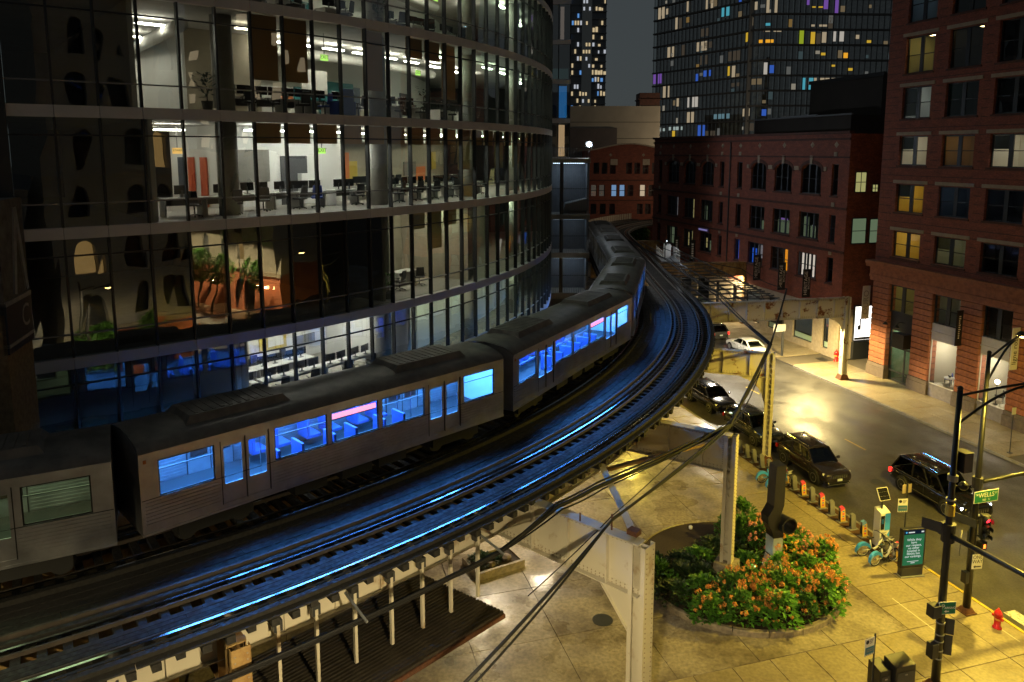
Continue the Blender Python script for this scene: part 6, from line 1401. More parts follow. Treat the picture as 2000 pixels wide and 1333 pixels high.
def dock_parts(t, wrap):
    q = MB(); q.add([(-.09, -.16, 0), (.09, -.16, 0), (.09, .12, 0), (-.09, .12, 0), (-.07, -.20, .62), (.07, -.20, .62), (.07, .06, .74), (-.07, .06, .74), (-.06, -.22, .80), (.06, -.22, .80), (.06, -.06, .86), (-.06, -.06, .86)], [(0, 3, 2, 1), (0, 1, 5, 4), (1, 2, 6, 5), (2, 3, 7, 6), (3, 0, 4, 7), (4, 5, 9, 8), (5, 6, 10, 9), (6, 7, 11, 10), (7, 4, 8, 11), (8, 9, 10, 11)]); q.build('dock_post', M('dock_grey'), t, bevel=.012)
    q = MB(); q.box(-.035, .035, -.235, -.17, .18, .60); q.build('slot', M('black_metal'), t); q = MB(); q.box(-.16, .16, -.30, .22, 0, .03); q.build('base_plate', M('dock_grey'), t)
    if wrap:
        q = MB(); q.add([(.072, -.19, .35), (.094, -.17, .05), (.094, .12, .05), (.073, .055, .72), (.072, -.195, .60)], [(0, 1, 2, 3, 4)]); q.add([(-.072, -.19, .35), (-.094, -.17, .05), (-.094, .12, .05), (-.073, .055, .72), (-.072, -.195, .60)], [(4, 3, 2, 1, 0)]); q.build('wrap', M('wrap_yellow'), t)
        q = MB(); q.add([(-.066, -.225, .80), (.066, -.225, .80), (.066, -.055, .868), (-.066, -.055, .868), (-.076, .065, .72), (.076, .065, .72), (.077, -.205, .60), (-.077, -.205, .60)], [(0, 1, 2, 3), (3, 2, 5, 4), (1, 6, 5, 2), (0, 3, 4, 7)]); q.build('wrap_top', M('wrap_pink' if wrap == 1 else 'wrap_blue'), t)
        for k in range(4): q = MB(); q.box(.084 - k * .0035, .0935 - k * .0035, -.09, .02, .16 + k * .13, .24 + k * .13); q.build('print', M('wrap_blue' if k % 2 else 'wrap_pink'), t)
us = [-39.95 + .77 * k for k in range(16)] + [-27.0 + .05, -26.25]
wr = {6: 1, 7: 1, 9: 1, 11: 1, 13: 1, 15: 2, 17: 1}
for k, u in enumerate(us):
    lab = f'grey bike dock post, {ORD[k]} along the kerb counted from the far column' if k not in wr else f'pink and yellow wrapped bike dock post, {ORD[k]} along the kerb from the far column'
    t = thing('bike_dock', lab, 'bike dock', UV(u, 26.2, .15), PHI, 'bike docks along the kerb'); dock_parts(t, wr.get(k, 0))
MU = MB(); MU.box(-40.6, -25.6, 25.85, 26.8, .152, .158); o = MU.build('tree_pit_mulch', M('mulch'), pavement); 
def bike(label, loc, rz, paint, lean=0.0):
    """front wheel along +y"""
    t = thing('bicycle', label, 'bicycle', loc, rz, 'share bicycles at the docks'); t.rotation_euler = (0, lean, rz)
    for y, nm in ((-.55, 'rear_wheel'), (.55, 'front_wheel')):
        w_ = thing(nm, None, None) if False else None
        q = MB(); n = 24; R = .31; r = .026; m_ = 6
        for i in range(n):
            for j in range(m_):
                a, b = 2 * pi * i / n, 2 * pi * j / m_; q.v.append((r * sin(b), y + (R + r * cos(b)) * cos(a), R + r + (R + r * cos(b)) * sin(a)))
        for i in range(n):
            for j in range(m_): q.f.append((i * m_ + j, i * m_ + (j + 1) % m_, ((i + 1) % n) * m_ + (j + 1) % m_, ((i + 1) % n) * m_ + j))
        o = q.build(nm, M('tyre'), t, smooth=True)
        s_ = MB(); z0 = R + r
        for i in range(12): a = 2 * pi * i / 12; s_.bar((0, y, z0), (0, y + (R - .01) * cos(a), z0 + (R - .01) * sin(a)), .008)
        s_.cyl((-.05, y, z0), (.05, y, z0), .035, 8); s_.build('spokes', M('bike_silver'), o)
        rm_ = MB(); 
        for i in range(n):
            for j in range(m_): a, b = 2 * pi * i / n, 2 * pi * j / m_; rm_.v.append((.014 * sin(b), y + (R - .035 + .014 * cos(b)) * cos(a), z0 + (R - .035 + .014 * cos(b)) * sin(a)))
        rm_.f = list(q.f); rm_.build('rim', M('bike_silver'), o, smooth=True)
    q = MB(); q.tube([(0, -.12, .30), (0, .05, .34), (0, .22, .46), (0, .36, .80)], .05, 8); q.tube([(0, -.12, .30), (0, -.22, .80)], .035, 8); q.tube([(0, -.12, .30), (0, -.55, .336)], .028, 6); q.tube([(0, .36, .80), (0, .40, .92)], .035, 8); q.build('frame', M(paint), t, smooth=True)
    q = MB(); q.tube([(0, .40, .86), (.05, .50, .55), (.05, .55, .336)], .022, 6); q.tube([(0, .40, .86), (-.05, .50, .55), (-.05, .55, .336)], .022, 6); q.build('fork', M(paint), t)
    q = MB(); q.tube([(0, .38, .85), (0, .36, 1.05)], .018, 6); q.tube([(-.30, .18, 1.08), (-.26, .30, 1.07), (0, .36, 1.05), (.26, .30, 1.07), (.30, .18, 1.08)], .016, 6); q.build('handlebar', M('black_metal'), t)
    q = MB(); q.add([(-.09, -.34, .90), (.09, -.34, .90), (.03, -.06, .90), (-.03, -.06, .90), (-.09, -.34, .95), (.09, -.34, .95), (.03, -.06, .93), (-.03, -.06, .93)], [(0, 3, 2, 1), (4, 5, 6, 7), (0, 1, 5, 4), (1, 2, 6, 5), (2, 3, 7, 6), (3, 0, 4, 7)]); q.cyl((0, -.22, .75), (0, -.24, .92), .016, 6); q.build('saddle', M('black_metal'), t)
    q = MB(); n = 9
    P = [(-.55 + .385 * cos(radians(25 + 170 * i / n)), .336 + .385 * sin(radians(25 + 170 * i / n))) for i in range(n + 1)]
    for i in range(n): (a, b), (c, d) = P[i], P[i + 1]; q.add([(-.07, a, b), (.07, a, b), (.07, c, d), (-.07, c, d), (-.055, a, b - .16), (.055, a, b - .16), (.055, c, d - .16), (-.055, c, d - .16)], [(0, 1, 2, 3), (0, 3, 7, 4), (1, 5, 6, 2)])
    q.build('skirt_guard', M('bike_blue'), t)
    q = MB(); P = [(.55 + .37 * cos(radians(20 + 130 * i / 7)), .336 + .37 * sin(radians(20 + 130 * i / 7))) for i in range(8)]
    for i in range(7): (a, b), (c, d) = P[i], P[i + 1]; q.quad((-.045, a, b), (.045, a, b), (.045, c, d), (-.045, c, d))
    q.build('front_mudguard', M(paint), t)
    q = MB(); q.box(-.17, .17, .50, .76, .80, .83); q.add([(-.17, .50, .83), (.17, .50, .83), (.20, .80, 1.0), (-.20, .80, 1.0), (-.18, .46, 1.0), (.18, .46, 1.0)], [(0, 1, 5, 4), (1, 2, 5), (0, 4, 3)]); q.build('basket', M('bike_grey'), t)
    q = MB(); q.cyl((-.09, -.12, .30), (.09, -.12, .30), .09, 12); q.bar((.09, -.12, .30), (.10, .03, .22), .02); q.box(.10, .19, .0, .09, .20, .23); q.bar((-.09, -.12, .30), (-.10, -.27, .38), .02); q.build('crank', M('black_metal'), t)
    return t
bike('bright blue share bicycle docked in front of the dark parked car', UV(-34.15, 25.42, .15), PHI + .12, 'bike_blue')
bike('blue share bicycle beside the sculpture, farther of the pair', UV(-34.95, 25.45, .15), PHI - .05, 'bike_blue', -.03)
bike('white and blue share bicycle nearest the lit advert', UV(-26.1, 25.3, .15), PHI + .10, 'bike_white')
bike('white and blue share bicycle half hidden beside the kiosk', UV(-26.85, 25.35, .15), PHI - .10, 'bike_white', .03)
# ---- cables slung along the structure
def cable(label, pts, r=.035, n=5, sag=.12, name='cable'):
    P = []; pts = [Vector(p) for p in pts]
    for i in range(len(pts) - 1):
        m_ = 8
        for k in range(m_):
            f = k / m_; p = pts[i] + (pts[i + 1] - pts[i]) * f; p.z -= sag * 4 * f * (1 - f); P.append(p)
    P.append(pts[-1]); q = MB(); q.tube(P, r, n); o = q.build(name, M('cable_black'), None, smooth=True); tag(o, label, 'cable', 'black cables along the railway structure'); return o
def off(p, dx, dy, dz): return (p[0] + dx, p[1] + dy, p[2] + dz)
arc = [pol(55.95, th) + (6.52,) for th in (-62, -58, -54, -50, -46, -44)]
g3t = (9.25, 30.55, 7.25); g2t = (15.6, 43.9, 7.35); g1p = (16.4, 59.2, 7.5); far1 = (16.3, 78.4, 7.6); far2 = (14.8, 96.0, 7.7); g1r = (22.1, 59.0, 8.0); bs = (-1.3, 16.1, 6.3); g4t = pol(58.3, -41.4) + (7.35,)
cable('thick black cable tray line along the hangers below the curved deck', arc + [pol(56.2, -41.5) + (7.16,), pol(56.3, -39.5) + (7.1,), g3t, off(g2t, 0, 0, -.1)], .075, 7, .03)
cable('black cable just above the tray line along the hangers', [off(p, .1, -.1, .12) for p in arc] + [pol(56.1, -41.5) + (7.22,), pol(56.2, -39) + (7.15,), off(g3t, .05, 0, .15)], .04, 5, .03)
cable('thin cable below the tray line along the hangers', [off(p, -.05, .1, -.16) for p in arc] + [pol(56.4, -41.5) + (7.12,), pol(56.4, -39) + (6.95,), off(g3t, -.1, .1, -.1)], .03, 5, .05)
cable('black cable rising from the lower frame edge over the near girder', [bs, g4t, off(g3t, 0, 0, .1), g2t], .05, 6, .1)
cable('second cable twisted beside the one over the near girder', [off(bs, .15, -.1, -.05), off(g4t, .05, .05, .05), off(g3t, .1, .1, 0), off(g2t, .05, 0, .05)], .035, 5, .16)
cable('cable sagging lowest between the two kerb side columns', [off(g3t, .05, .05, -.05), off(g2t, -.1, 0, -.1)], .03, 5, .75)
cable('cable sagging between the planter column and the kerb column', [off(g3t, -.1, .05, .05), off(g2t, .1, 0, .0)], .025, 5, .45)
cable('taut upper cable between the planter column and the kerb column', [off(g3t, .1, 0, .2), off(g2t, 0, 0, .2)], .03, 5, .05)
cable('black cable from the kerb column to the far track side', [g2t, g1p, far1, far2], .055, 6, .1)
cable('second cable from the kerb column to the far track side', [off(g2t, .1, 0, .1), off(g1p, .25, 0, .1), off(far1, .2, 0, 0), off(far2, .2, 0, 0)], .04, 5, .15)
cable('third cable from the kerb column to the far track side', [off(g2t, .15, .05, 0), off(g1p, .5, 0, .05), off(far1, .5, 0, .1)], .035, 5, .25)
cable('cable climbing from the kerb column to the long street girder', [off(g2t, .05, 0, .05), g1r], .06, 6, .12)
cable('cable arching from the long street girder towards the brick facade', [g1r, (21.2, 68, 8.2), (16.5, 82, 8.4)], .035, 5, .25)
cable('thin diagonal wire below the near cross girder', [pol(56.6, -43.5) + (5.0,), pol(58.2, -41.2) + (7.4,), pol(57.6, -35) + (7.3,), off(g3t, 0, 0, .3)], .018, 5, .05)

# ---- signal platform by the far track edge
x, y, h = track(S1 + 24, 5.2); PF = thing('signal_platform', 'white railed signal platform with cabinet beside the far track', 'platform', (x, y, 7.0), h)
q = MB(); q.box(-2.2, 2.2, -1.0, 1.0, 0, .08); q.build('deck', M('galv'), PF)
for sy in (-1, 1):
    q = MB()
    for i in range(6): q.cyl((-2.1 + i * .84, sy * .95, .08), (-2.1 + i * .84, sy * .95, 1.2), .03, 6)
    for z in (.65, 1.2): q.bar((-2.1, sy * .95, z), (2.1, sy * .95, z), .05)
    q.build('railing', M('white_paint'), PF)
q = MB(); q.box(.3, 1.3, -.4, .3, .08, 1.6); q.build('cabinet', M('white_paint'), PF, bevel=.03); q = MB(); q.box(.35, 1.25, -.43, -.401, .2, 1.5); q.build('cabinet_door', M('galv'), PF)
for sx in (-2, 2): q = MB(); q.bar((sx, .9, 0), (sx, -2.2, -.5), .12); q.build('support', M('dark_metal'), PF)
q = MB(); q.cyl((-1.2, .5, .08), (-1.2, .5, 2.2), .05, 8); q.box(-1.32, -1.08, .36, .5, 1.7, 2.4); q.build('signal_mast', M('dark_metal'), PF); q = MB(); q.lathe([(.01, -.03), (.06, -.02), (.07, 0)], 10, (-1.2, .35, 2.2), 'Y'); q.build('signal_lens', emis('platform_lamp', (.85, .9, 1), 12), PF); point('platform_light', PF, (-.4, -1.4, 1.9), 60, (.85, .92, 1), .1)
# ------------------------------------------------------------------ vehicles
def make_car(label, loc, rz, paint, L=4.82, W=1.94, H=1.74, wb=2.9, wr=.39, kind='suv', head=False, tail=False, rails=True, plate_blue=True, chrome=True, cat='car'):
    t = thing('parked_car' if not head else 'moving_car', label, cat, loc, rz)
    hw = W / 2; x0, x1 = -L / 2, L / 2; suv = kind == 'suv'; belt = 1.06 if suv else .92; hood = 1.03 if suv else .86; zb = .26 if suv else .2
    # lower body: lofted sections (x, z_bottom, z_top, half width, crown)
    st = [(x0, .55, belt - .18, .80), (x0 + .06, .40, belt - .05, .90), (x0 + .35, zb + .04, belt, .97), (x0 + .9, zb, belt, 1.0), (-.6, zb, belt, 1.0), (.4, zb, belt - .01, 1.0), (x1 - L * .30, zb, belt - .02, 1.0), (x1 - L * .22, zb, hood + .02, .995), (x1 - .8, zb, hood - .01, .985), (x1 - .32, zb + .02, hood - .06, .96), (x1 - .08, .34, hood - .14, .88), (x1, .45, hood - .26, .78)]
    q = MB(); nsec = 0
    for (x, b, tp, wf) in st:
        w_ = hw * wf; sec = [(0, b), (w_ * .80, b), (w_ * .96, b + .10), (w_, b + (tp - b) * .45), (w_ * .985, tp - .16), (w_ * .93, tp - .03), (w_ * .80, tp + .0), (w_ * .4, tp + .035), (0, tp + .045)]
        full = sec + [(-y, z) for y, z in sec[-2:0:-1]]; nsec = len(full); q.v += [(x, y, z) for y, z in full]
    for i in range(len(st) - 1):
        for j in range(nsec): j2 = (j + 1) % nsec; q.f.append((i * nsec + j, (i + 1) * nsec + j, (i + 1) * nsec + j2, i * nsec + j2))
    q.f.append(tuple(range(nsec))); q.f.append(tuple((len(st) - 1) * nsec + j for j in range(nsec))[::-1])
    body = q.build('body', M(paint), t, smooth=True, sub=1)
    # glasshouse
    xr0, xr1, xf1, xf0 = (x0 + .12, x0 + .52, x1 - L * .42, x1 - L * .27) if suv else (x0 + .55, x0 + 1.25, x1 - L * .46, x1 - L * .29)
    wb_, wt = hw * .90, hw * .70; zt = H - .04
    V = [(xr0, -wb_ * .95, belt), (xf0, -wb_ * .93, belt - .02), (xf1, -wt, zt - .02), (xr1, -wt * .97, zt - .04)]
    V = V + [(x, -y, z) for x, y, z in V]
    q = MB(); q.add(V, [(0, 1, 2, 3), (7, 6, 5, 4), (1, 5, 6, 2), (4, 0, 3, 7)]); cab = q.build('windows', M('car_glass'), t)
    q = MB(); xa, xb = xr1 - .12, xf1 + .06; P = []
    for x, dz in ((xa, -.05), (xa + .25, .0), ((xa + xb) / 2, .04), (xb - .25, .015), (xb, -.035)):
        for y, e in ((-wt - .02, -.03), (-wt * .92, .02), (-wt * .45, .045), (wt * .45, .045), (wt * .92, .02), (wt + .02, -.03)): P.append((x, y, zt + dz + e))
    q.add(P, [(i * 6 + j, (i + 1) * 6 + j, (i + 1) * 6 + j + 1, i * 6 + j + 1) for i in range(4) for j in range(5)]); roof = q.build('roof', M(paint), t, smooth=True)
    so = roof.modifiers.new('thick', 'SOLIDIFY'); so.thickness = .04
    pl_ = MB()
    def lerp(a, b, f): return tuple(a[i] + (b[i] - a[i]) * f for i in range(3))
    for sg in (0, 4):
        rb_, fb, ft, rt_ = V[sg], V[sg + 1], V[sg + 2], V[sg + 3]; o_ = (0, -.012 if sg == 0 else .012, 0)
        add = lambda p: (p[0] + o_[0], p[1] + o_[1], p[2])
        pl_.bar(add(fb), add(ft), .07, .05); pl_.bar(add(rb_), add(rt_), .14, .06)
        for f in ((.40, .70) if suv else (.48,)): pl_.bar(add(lerp(rb_, fb, f)), add(lerp(rt_, ft, f * .98)), .09, .035)
        pl_.bar(add(lerp(rb_, fb, 0)), add(fb), .05, .05)
    pl_.build('pillars', M(paint), t)
    if chrome:
        q = MB()
        for sg in (0, 4):
            s_ = -1 if sg == 0 else 1; q.bar((V[sg][0] + .1, V[sg][1] + s_ * .03, belt + .03), (V[sg + 1][0] - .1, V[sg + 1][1] + s_ * .03, belt + .01), .015, .025); q.bar((V[sg + 3][0], V[sg + 3][1] + s_ * .03, zt - .05), (V[sg + 2][0], V[sg + 2][1] + s_ * .03, zt - .03), .012, .02)
            q.bar((-1.0, s_ * hw * 1.0, .50), (1.0, s_ * hw * 1.0, .50), .012, .035)
        q.build('chrome_trim', M('chrome'), t)
    if rails:
        for s_ in (-1, 1): q = MB(); q.tube([(xr1, s_ * wt * .9, zt + .0), (xr1 + .2, s_ * wt * .9, zt + .085), (xf1 - .2, s_ * wt * .9, zt + .085), (xf1, s_ * wt * .9, zt + .02)], .02, 6); q.build('roof_rail', M('chrome'), t)
    # wheels
    wm = None
    for x in (-wb / 2 - .03, wb / 2 - .03):
        for s_ in (-1, 1):
            a_ = MB(); a_.lathe([(wr * 1.16, hw * .60), (wr * 1.16, hw * 1.006), (wr * 1.02, hw * 1.006), (wr * 1.02, hw * .99), (.02, hw * .985)], 24, (x, 0, wr), 'Y') if s_ > 0 else a_.lathe([(.02, -hw * .985), (wr * 1.02, -hw * .99), (wr * 1.02, -hw * 1.006), (wr * 1.16, -hw * 1.006), (wr * 1.16, -hw * .60)], 24, (x, 0, wr), 'Y'); a_.build('wheel_arch', M('underframe'), t)
            y0 = s_ * (hw - .075); w_ = MB(); w_.lathe([(wr * .62, -.11), (wr * .92, -.115), (wr, -.08), (wr, .08), (wr * .92, .115), (wr * .62, .11)], 26, (x, y0, wr), 'Y'); wo = w_.build('wheel', M('tyre'), t, smooth=True)
            r_ = MB(); yy = y0 + s_ * .105
            for k in range(10): a = 2 * pi * k / 10; r_.bar((x, yy, wr), (x + wr * .66 * cos(a), yy, wr + wr * .66 * sin(a)), .045, .03, (0, 1, 0))
            r_.lathe([(wr * .60, -.012), (wr * .68, -.012), (wr * .68, .012), (wr * .60, .012)], 24, (x, yy, wr), 'Y'); r_.lathe([(.01, -.02), (.06, -.02), (.06, .02), (.01, .02)], 12, (x, yy, wr), 'Y'); r_.build('rim', M('rim'), wo)
            r_ = MB(); r_.lathe([(.01, -.03), (wr * .62, -.03), (wr * .62, -.02), (.01, -.02)], 20, (x, yy - s_ * .01, wr), 'Y'); r_.build('brake_disc', M('underframe'), wo)
    # front
    for s_ in (-1, 1):
        q = MB(); q.add([(x1 - .06, s_ * .52, hood - .34), (x1 - .10, s_ * .66, hood - .32), (x1 - .30, s_ * hw * .93, hood - .26), (x1 - .34, s_ * hw * .935, hood - .13), (x1 - .16, s_ * .62, hood - .17), (x1 - .09, s_ * .52, hood - .19)], [(0, 1, 2, 3, 4, 5) if s_ < 0 else (5, 4, 3, 2, 1, 0)])
        o = q.build('headlight', M('lens_clear' if not head else 'head_white'), t); so = o.modifiers.new('thick', 'SOLIDIFY'); so.thickness = .06; so.offset = 0
        q = MB(); q.box(x0 - .012, x0 + .12, s_ * hw * .88 - .10, s_ * hw * .88 + .06, belt - .34, belt - .08); q.build('tail_light', M('tail_red' if tail else 'lens_red'), t, bevel=.02)
        q = MB(); q.add([(xf0 - .35, s_ * (hw + .02), belt + .03), (xf0 - .22, s_ * (hw + .02), belt + .03), (xf0 - .22, s_ * (hw + .20), belt + .05), (xf0 - .33, s_ * (hw + .20), belt + .05), (xf0 - .35, s_ * (hw + .02), belt + .15), (xf0 - .22, s_ * (hw + .02), belt + .13), (xf0 - .22, s_ * (hw + .20), belt + .19), (xf0 - .33, s_ * (hw + .20), belt + .19)], [(0, 3, 2, 1), (4, 5, 6, 7), (0, 1, 5, 4), (1, 2, 6, 5), (2, 3, 7, 6), (3, 0, 4, 7)]); q.build('mirror', M(paint), t, bevel=.02)
        for x in (-.55, .55): q = MB(); q.box(x - .10, x + .10, s_ * hw * .985 - .012, s_ * hw * .985 + .012, belt - .20, belt - .165); q.build('door_handle', M('chrome'), t)
        q = MB(); q.lathe([(.01, -.02), (.07, -.02), (.08, .02)], 12, (x1 - .10, s_ * .62, .42), 'X'); q.build('fog_lamp', M('lens_clear'), t)
        q = MB()
        for x in (-1.05, -.05, .95): q.box(x - .006, x + .006, s_ * hw * .995 - .008, s_ * hw * .995 + .008, .42, belt - .08)
        q.build('door_seam', M('black_metal'), t)
    q = MB(); n = 7
    for k in range(n): y = -.42 + .84 * k / (n - 1); q.box(x1 - .07, x1 + .012, y - .035, y + .035, hood - .36, hood - .20)
    gr = q.build('grille', M('chrome' if chrome else 'black_metal'), t); q = MB(); q.box(x1 - .09, x1 - .01, -.50, .50, hood - .38, hood - .18); q.build('grille_back', M('black_metal'), gr)
    q = MB(); q.box(x1 - .12, x1 - .0, -.62, .62, .36, .46); q.build('air_intake', M('black_metal'), t); q = MB(); q.box(x1 - .10, x1 + .02, -.68, .68, .29, .325); q.build('skid_trim', M('chrome'), t)
    q = MB(); q.box(x1 - .02, x1 + .025, -.16, .16, .50, .62); q.build('number_plate', M('plate'), t); q = MB(); q.box(x0 - .025, x0 + .03, -.16, .16, .62, .74); q.build('rear_plate', M('plate'), t)
    q = MB(); q.box(x0 - .01, x0 + .2, -hw * .8, hw * .8, .38, .50); q.build('rear_bumper', M('underframe'), t)
    q = MB(); q.box(xr1, xf1, -.5, .5, belt - .1, belt + .05); q.box(-.05, .1, -.62, -.12, belt - .1, belt + .38); q.box(-.05, .1, .12, .62, belt - .1, belt + .38); q.build('seats', M('chair_black'), t)
    if head:
        for s_ in (-1, 1): spot('headlight_beam', t, (x1 + .1, s_ * .7, hood - .25), 90, (.8, .9, 1), 70, .6, .05, (0, radians(-80), 0))
    return t
make_car('dark plum four-wheel drive with chrome grille parked by the bike docks', UV(-35.76, 28.9, 0), PHI - .03, 'paint_car_plum')
make_car('large black car with lit headlights driving in the street', UV(-30.6, 33.0, 0), PHI - .03, 'paint_car_black', 5.34, 2.03, 1.9, 3.08, .42, head=True, tail=True)
make_car('dark blue parked car behind the cream kerb column', UV(-41.6, 28.75, 0), PHI, 'paint_car_blue', 4.7, 1.88, 1.68, 2.75, .36)
make_car('dark car with red tail lights half hidden below the track', UV(-47.8, 29.2, 0), PHI, 'paint_car_black', 4.8, 1.9, 1.6, 2.8, .36, tail=True)
make_car('silver grey car with red tail lights seen below the rusty girder', UV(-66.6, 40.2, 0), PHI + pi, 'paint_car_grey', 4.7, 1.9, 1.68, 2.75, .37, tail=True)
make_car('white low car parked just behind the kerb side girder', UV(-60.3, 40.4, 0), PHI + pi, 'paint_car_white', 4.6, 1.82, 1.42, 2.7, .33, 'sedan', rails=False, chrome=False)
# ------------------------------------------------------------------ planter with flowers, sculpture
PX, PY, PR = 10.05, 31.25, 4.52
PLN = thing('round_planter', 'round raised planting bed with a concrete kerb in the plaza', 'planter', (PX, PY, .15))
q = MB(); n = 40
q.add([(PR * .97 * cos(2 * pi * i / n), PR * .97 * sin(2 * pi * i / n), .20) for i in range(n)], [tuple(range(n))]); q.build('soil', M('soil'), PLN)
for i in range(20):
    a0, a1 = 2 * pi * i / 20 + .004, 2 * pi * (i + 1) / 20 - .004; q = MB(); P = []
    for k in range(4):
        a = a0 + (a1 - a0) * k / 3
        for r, z in ((PR - .22, 0), (PR + .0, 0), (PR, .22), (PR - .03, .25), (PR - .19, .25), (PR - .22, .22)): P.append((r * cos(a), r * sin(a), z))
    q.add(P, [(k * 6 + j, (k + 1) * 6 + j, (k + 1) * 6 + (j + 1) % 6, k * 6 + (j + 1) % 6) for k in range(3) for j in range(6)] + [tuple(range(6))[::-1], tuple(range(18, 24))]); q.build('kerb_segment', M('concrete'), PLN)
def leaf_ball(rnd, n, rx, rz, size, base=.15, up=.5):
    q = MB()
    for i in range(n):
        a = rnd.uniform(0, 2 * pi); ph = rnd.random(); k = rnd.uniform(.55, 1.0) ** .5
        el = rnd.uniform(-.15, 1.0); rr_ = rx * k * cos(el * pi / 2) * (1 + .25 * sin(3 * a + el * 4)); z = base + rz * k * max(0, sin(max(0, el) * pi / 2)) + .06 * rnd.random()
        c = Vector((rr_ * cos(a), rr_ * sin(a), z)); d = (Vector((cos(a), sin(a), 0)) * rnd.uniform(.3, 1) + Vector((rnd.uniform(-.5, .5), rnd.uniform(-.5, .5), rnd.uniform(-.2, up)))).normalized()
        s_ = d.cross(Vector((rnd.uniform(-.4, .4), rnd.uniform(-.4, .4), 1))).normalized(); l = size * rnd.choice((.55, .8, 1.0, 1.3, 1.7)); w_ = l * .32; u_ = s_.cross(d) * l * .12
        q.quad(c, c + d * l * .5 + s_ * w_ + u_, c + d * l, c + d * l * .5 - s_ * w_ + u_)
    return q
def blossoms(rnd, n, rx, rz, base=.2):
    q = MB()
    for i in range(n):
        a = rnd.uniform(0, 2 * pi); el = rnd.uniform(.05, 1.0); rr_ = rx * cos(el * pi / 2) * rnd.uniform(.85, 1.2); z = base + rz * sin(el * pi / 2) * rnd.uniform(.9, 1.18); R = rnd.uniform(.05, .12)
        c = Vector((rr_ * cos(a), rr_ * sin(a), z)); ax = Vector((cos(a) * .6, sin(a) * .6, .8)).normalized()
        for k in range(int(22 + 180 * R)):
            d = Vector((rnd.gauss(0, 1), rnd.gauss(0, 1), rnd.gauss(0, 1) + .4)).normalized(); p = c + d * R * rnd.uniform(.7, 1.05) + ax * R * .6 * rnd.random(); s_ = d.cross(Vector((rnd.random(), rnd.random(), rnd.random()))).normalized(); u_ = d.cross(s_); f = .022 * rnd.uniform(.7, 1.3)
            q.quad(p - s_ * f, p - u_ * f, p + s_ * f, p + u_ * f)
    return q
def stems(rnd, n, rx, h):
    q = MB()
    for i in range(n): a = rnd.uniform(0, 2 * pi); r = rx * rnd.uniform(.2, .8); q.tube([(r * .3 * cos(a), r * .3 * sin(a), 0), (r * .7 * cos(a), r * .7 * sin(a), h * .5), (r * cos(a), r * sin(a), h * .85)], .012, 4, .006)
    return q
rn = random.Random(21)
fv = []
for k in range(4):
    me = leaf_ball(rn, 700, .64, .88, .14).mesh('foliage'); me.materials.append(M('leaf' if k % 2 else 'leaf_bright')); mb_ = blossoms(rn, 16 + 6 * k, .68, .95).mesh('blossom'); mb_.materials.append(M('blossom' if k < 3 else 'blossom_pink')); ms = stems(rn, 14, .5, .8).mesh('stem'); ms.materials.append(M('bark')); fv.append((me, mb_, ms))
gv = []
for k in range(3):
    me = leaf_ball(rn, 900, .75, .55, .12, .05, .9).mesh('foliage'); me.materials.append(M('leaf_dark' if k else 'leaf')); ms = stems(rn, 12, .5, .5).mesh('stem'); ms.materials.append(M('bark')); gv.append((me, ms))
def shrub(x, y, s, rz, v, label, flower, sz=1.0):
    t = thing('flowering_shrub' if flower else 'green_shrub', label, 'shrub', (x, y, .35), rz, 'flowering shrubs in the planter' if flower else 'green shrubs in the planter'); t.scale = (s, s, s * sz)
    for me in v: o = piece(me.name.split('.')[0], me, t)
    return t
k = 0; rings = [(3.92, -128, 62, 13), (2.95, -118, 50, 9), (2.1, -105, 55, 6)]
for r, a0, a1, n in rings:
    for i in range(n):
        a = radians(a0 + (a1 - a0) * (i + .5) / n + rn.uniform(-3, 3)); rr_ = r + rn.uniform(-.2, .15); pos = 'along the outer kerb' if r > 3.5 else 'in the middle row' if r > 2.5 else 'nearest the sculpture'
        if hypot(PX + rr_ * cos(a) - 11.74, PY + rr_ * sin(a) - 31.2) < .75: continue
        v = fv[3] if (a > radians(-35) and rn.random() < .65) else fv[k % 3]
        shrub(PX + rr_ * cos(a), PY + rr_ * sin(a), rn.uniform(.72, 1.18), rn.uniform(0, 6), v, f'orange flowering shrub {pos} of the planter, {ORD[i]} from the left', True, rn.uniform(.75, 1.4)); k += 1
for i, (x, y, s) in enumerate([(6.3, 30.2, 1.1), (6.9, 29.1, 1.1), (7.4, 30.4, 1.15), (8.0, 29.0, 1.1), (7.6, 31.5, .9), (8.3, 30.3, 1.0), (8.6, 31.9, .95), (9.4, 32.4, 1.0), (10.2, 32.2, 1.05), (10.5, 31.2, 1.0), (9.9, 29.8, .9), (8.9, 28.6, 1.05), (7.9, 27.9, 1.0), (6.5, 31.3, .8), (10.9, 33.0, 1.0), (11.2, 34.3, 1.1), (10.4, 33.9, .8)]):
    shrub(x, y, s, rn.uniform(0, 6), gv[i % 3] if i < 14 else (fv[1][0], fv[1][2]), f'dark green shrub left of the sculpture in the planter, {ORD[i]} counted around' if i < 14 else f'taller green shrub behind the sculpture in the planter, {ORD[i - 14]} of three', False, rn.uniform(.9, 1.4) if i < 14 else 1.5)
for (x, y) in ((8.9, 34.9), (6.4, 32.9)):
    t = thing('ground_spot', f'small white ground light at the bare {"far" if x > 8 else "left"} edge of the planter', 'lamp', (x, y, .35), .4); q = MB(); q.lathe([(.09, 0), (.10, .12), (.06, .16), (.01, .16)], 10); q.build('body', M('sign_white'), t); q = MB(); q.cyl((0, 0, -.1), (0, 0, 0), .03, 6); q.build('spike', M('dark_metal'), t)
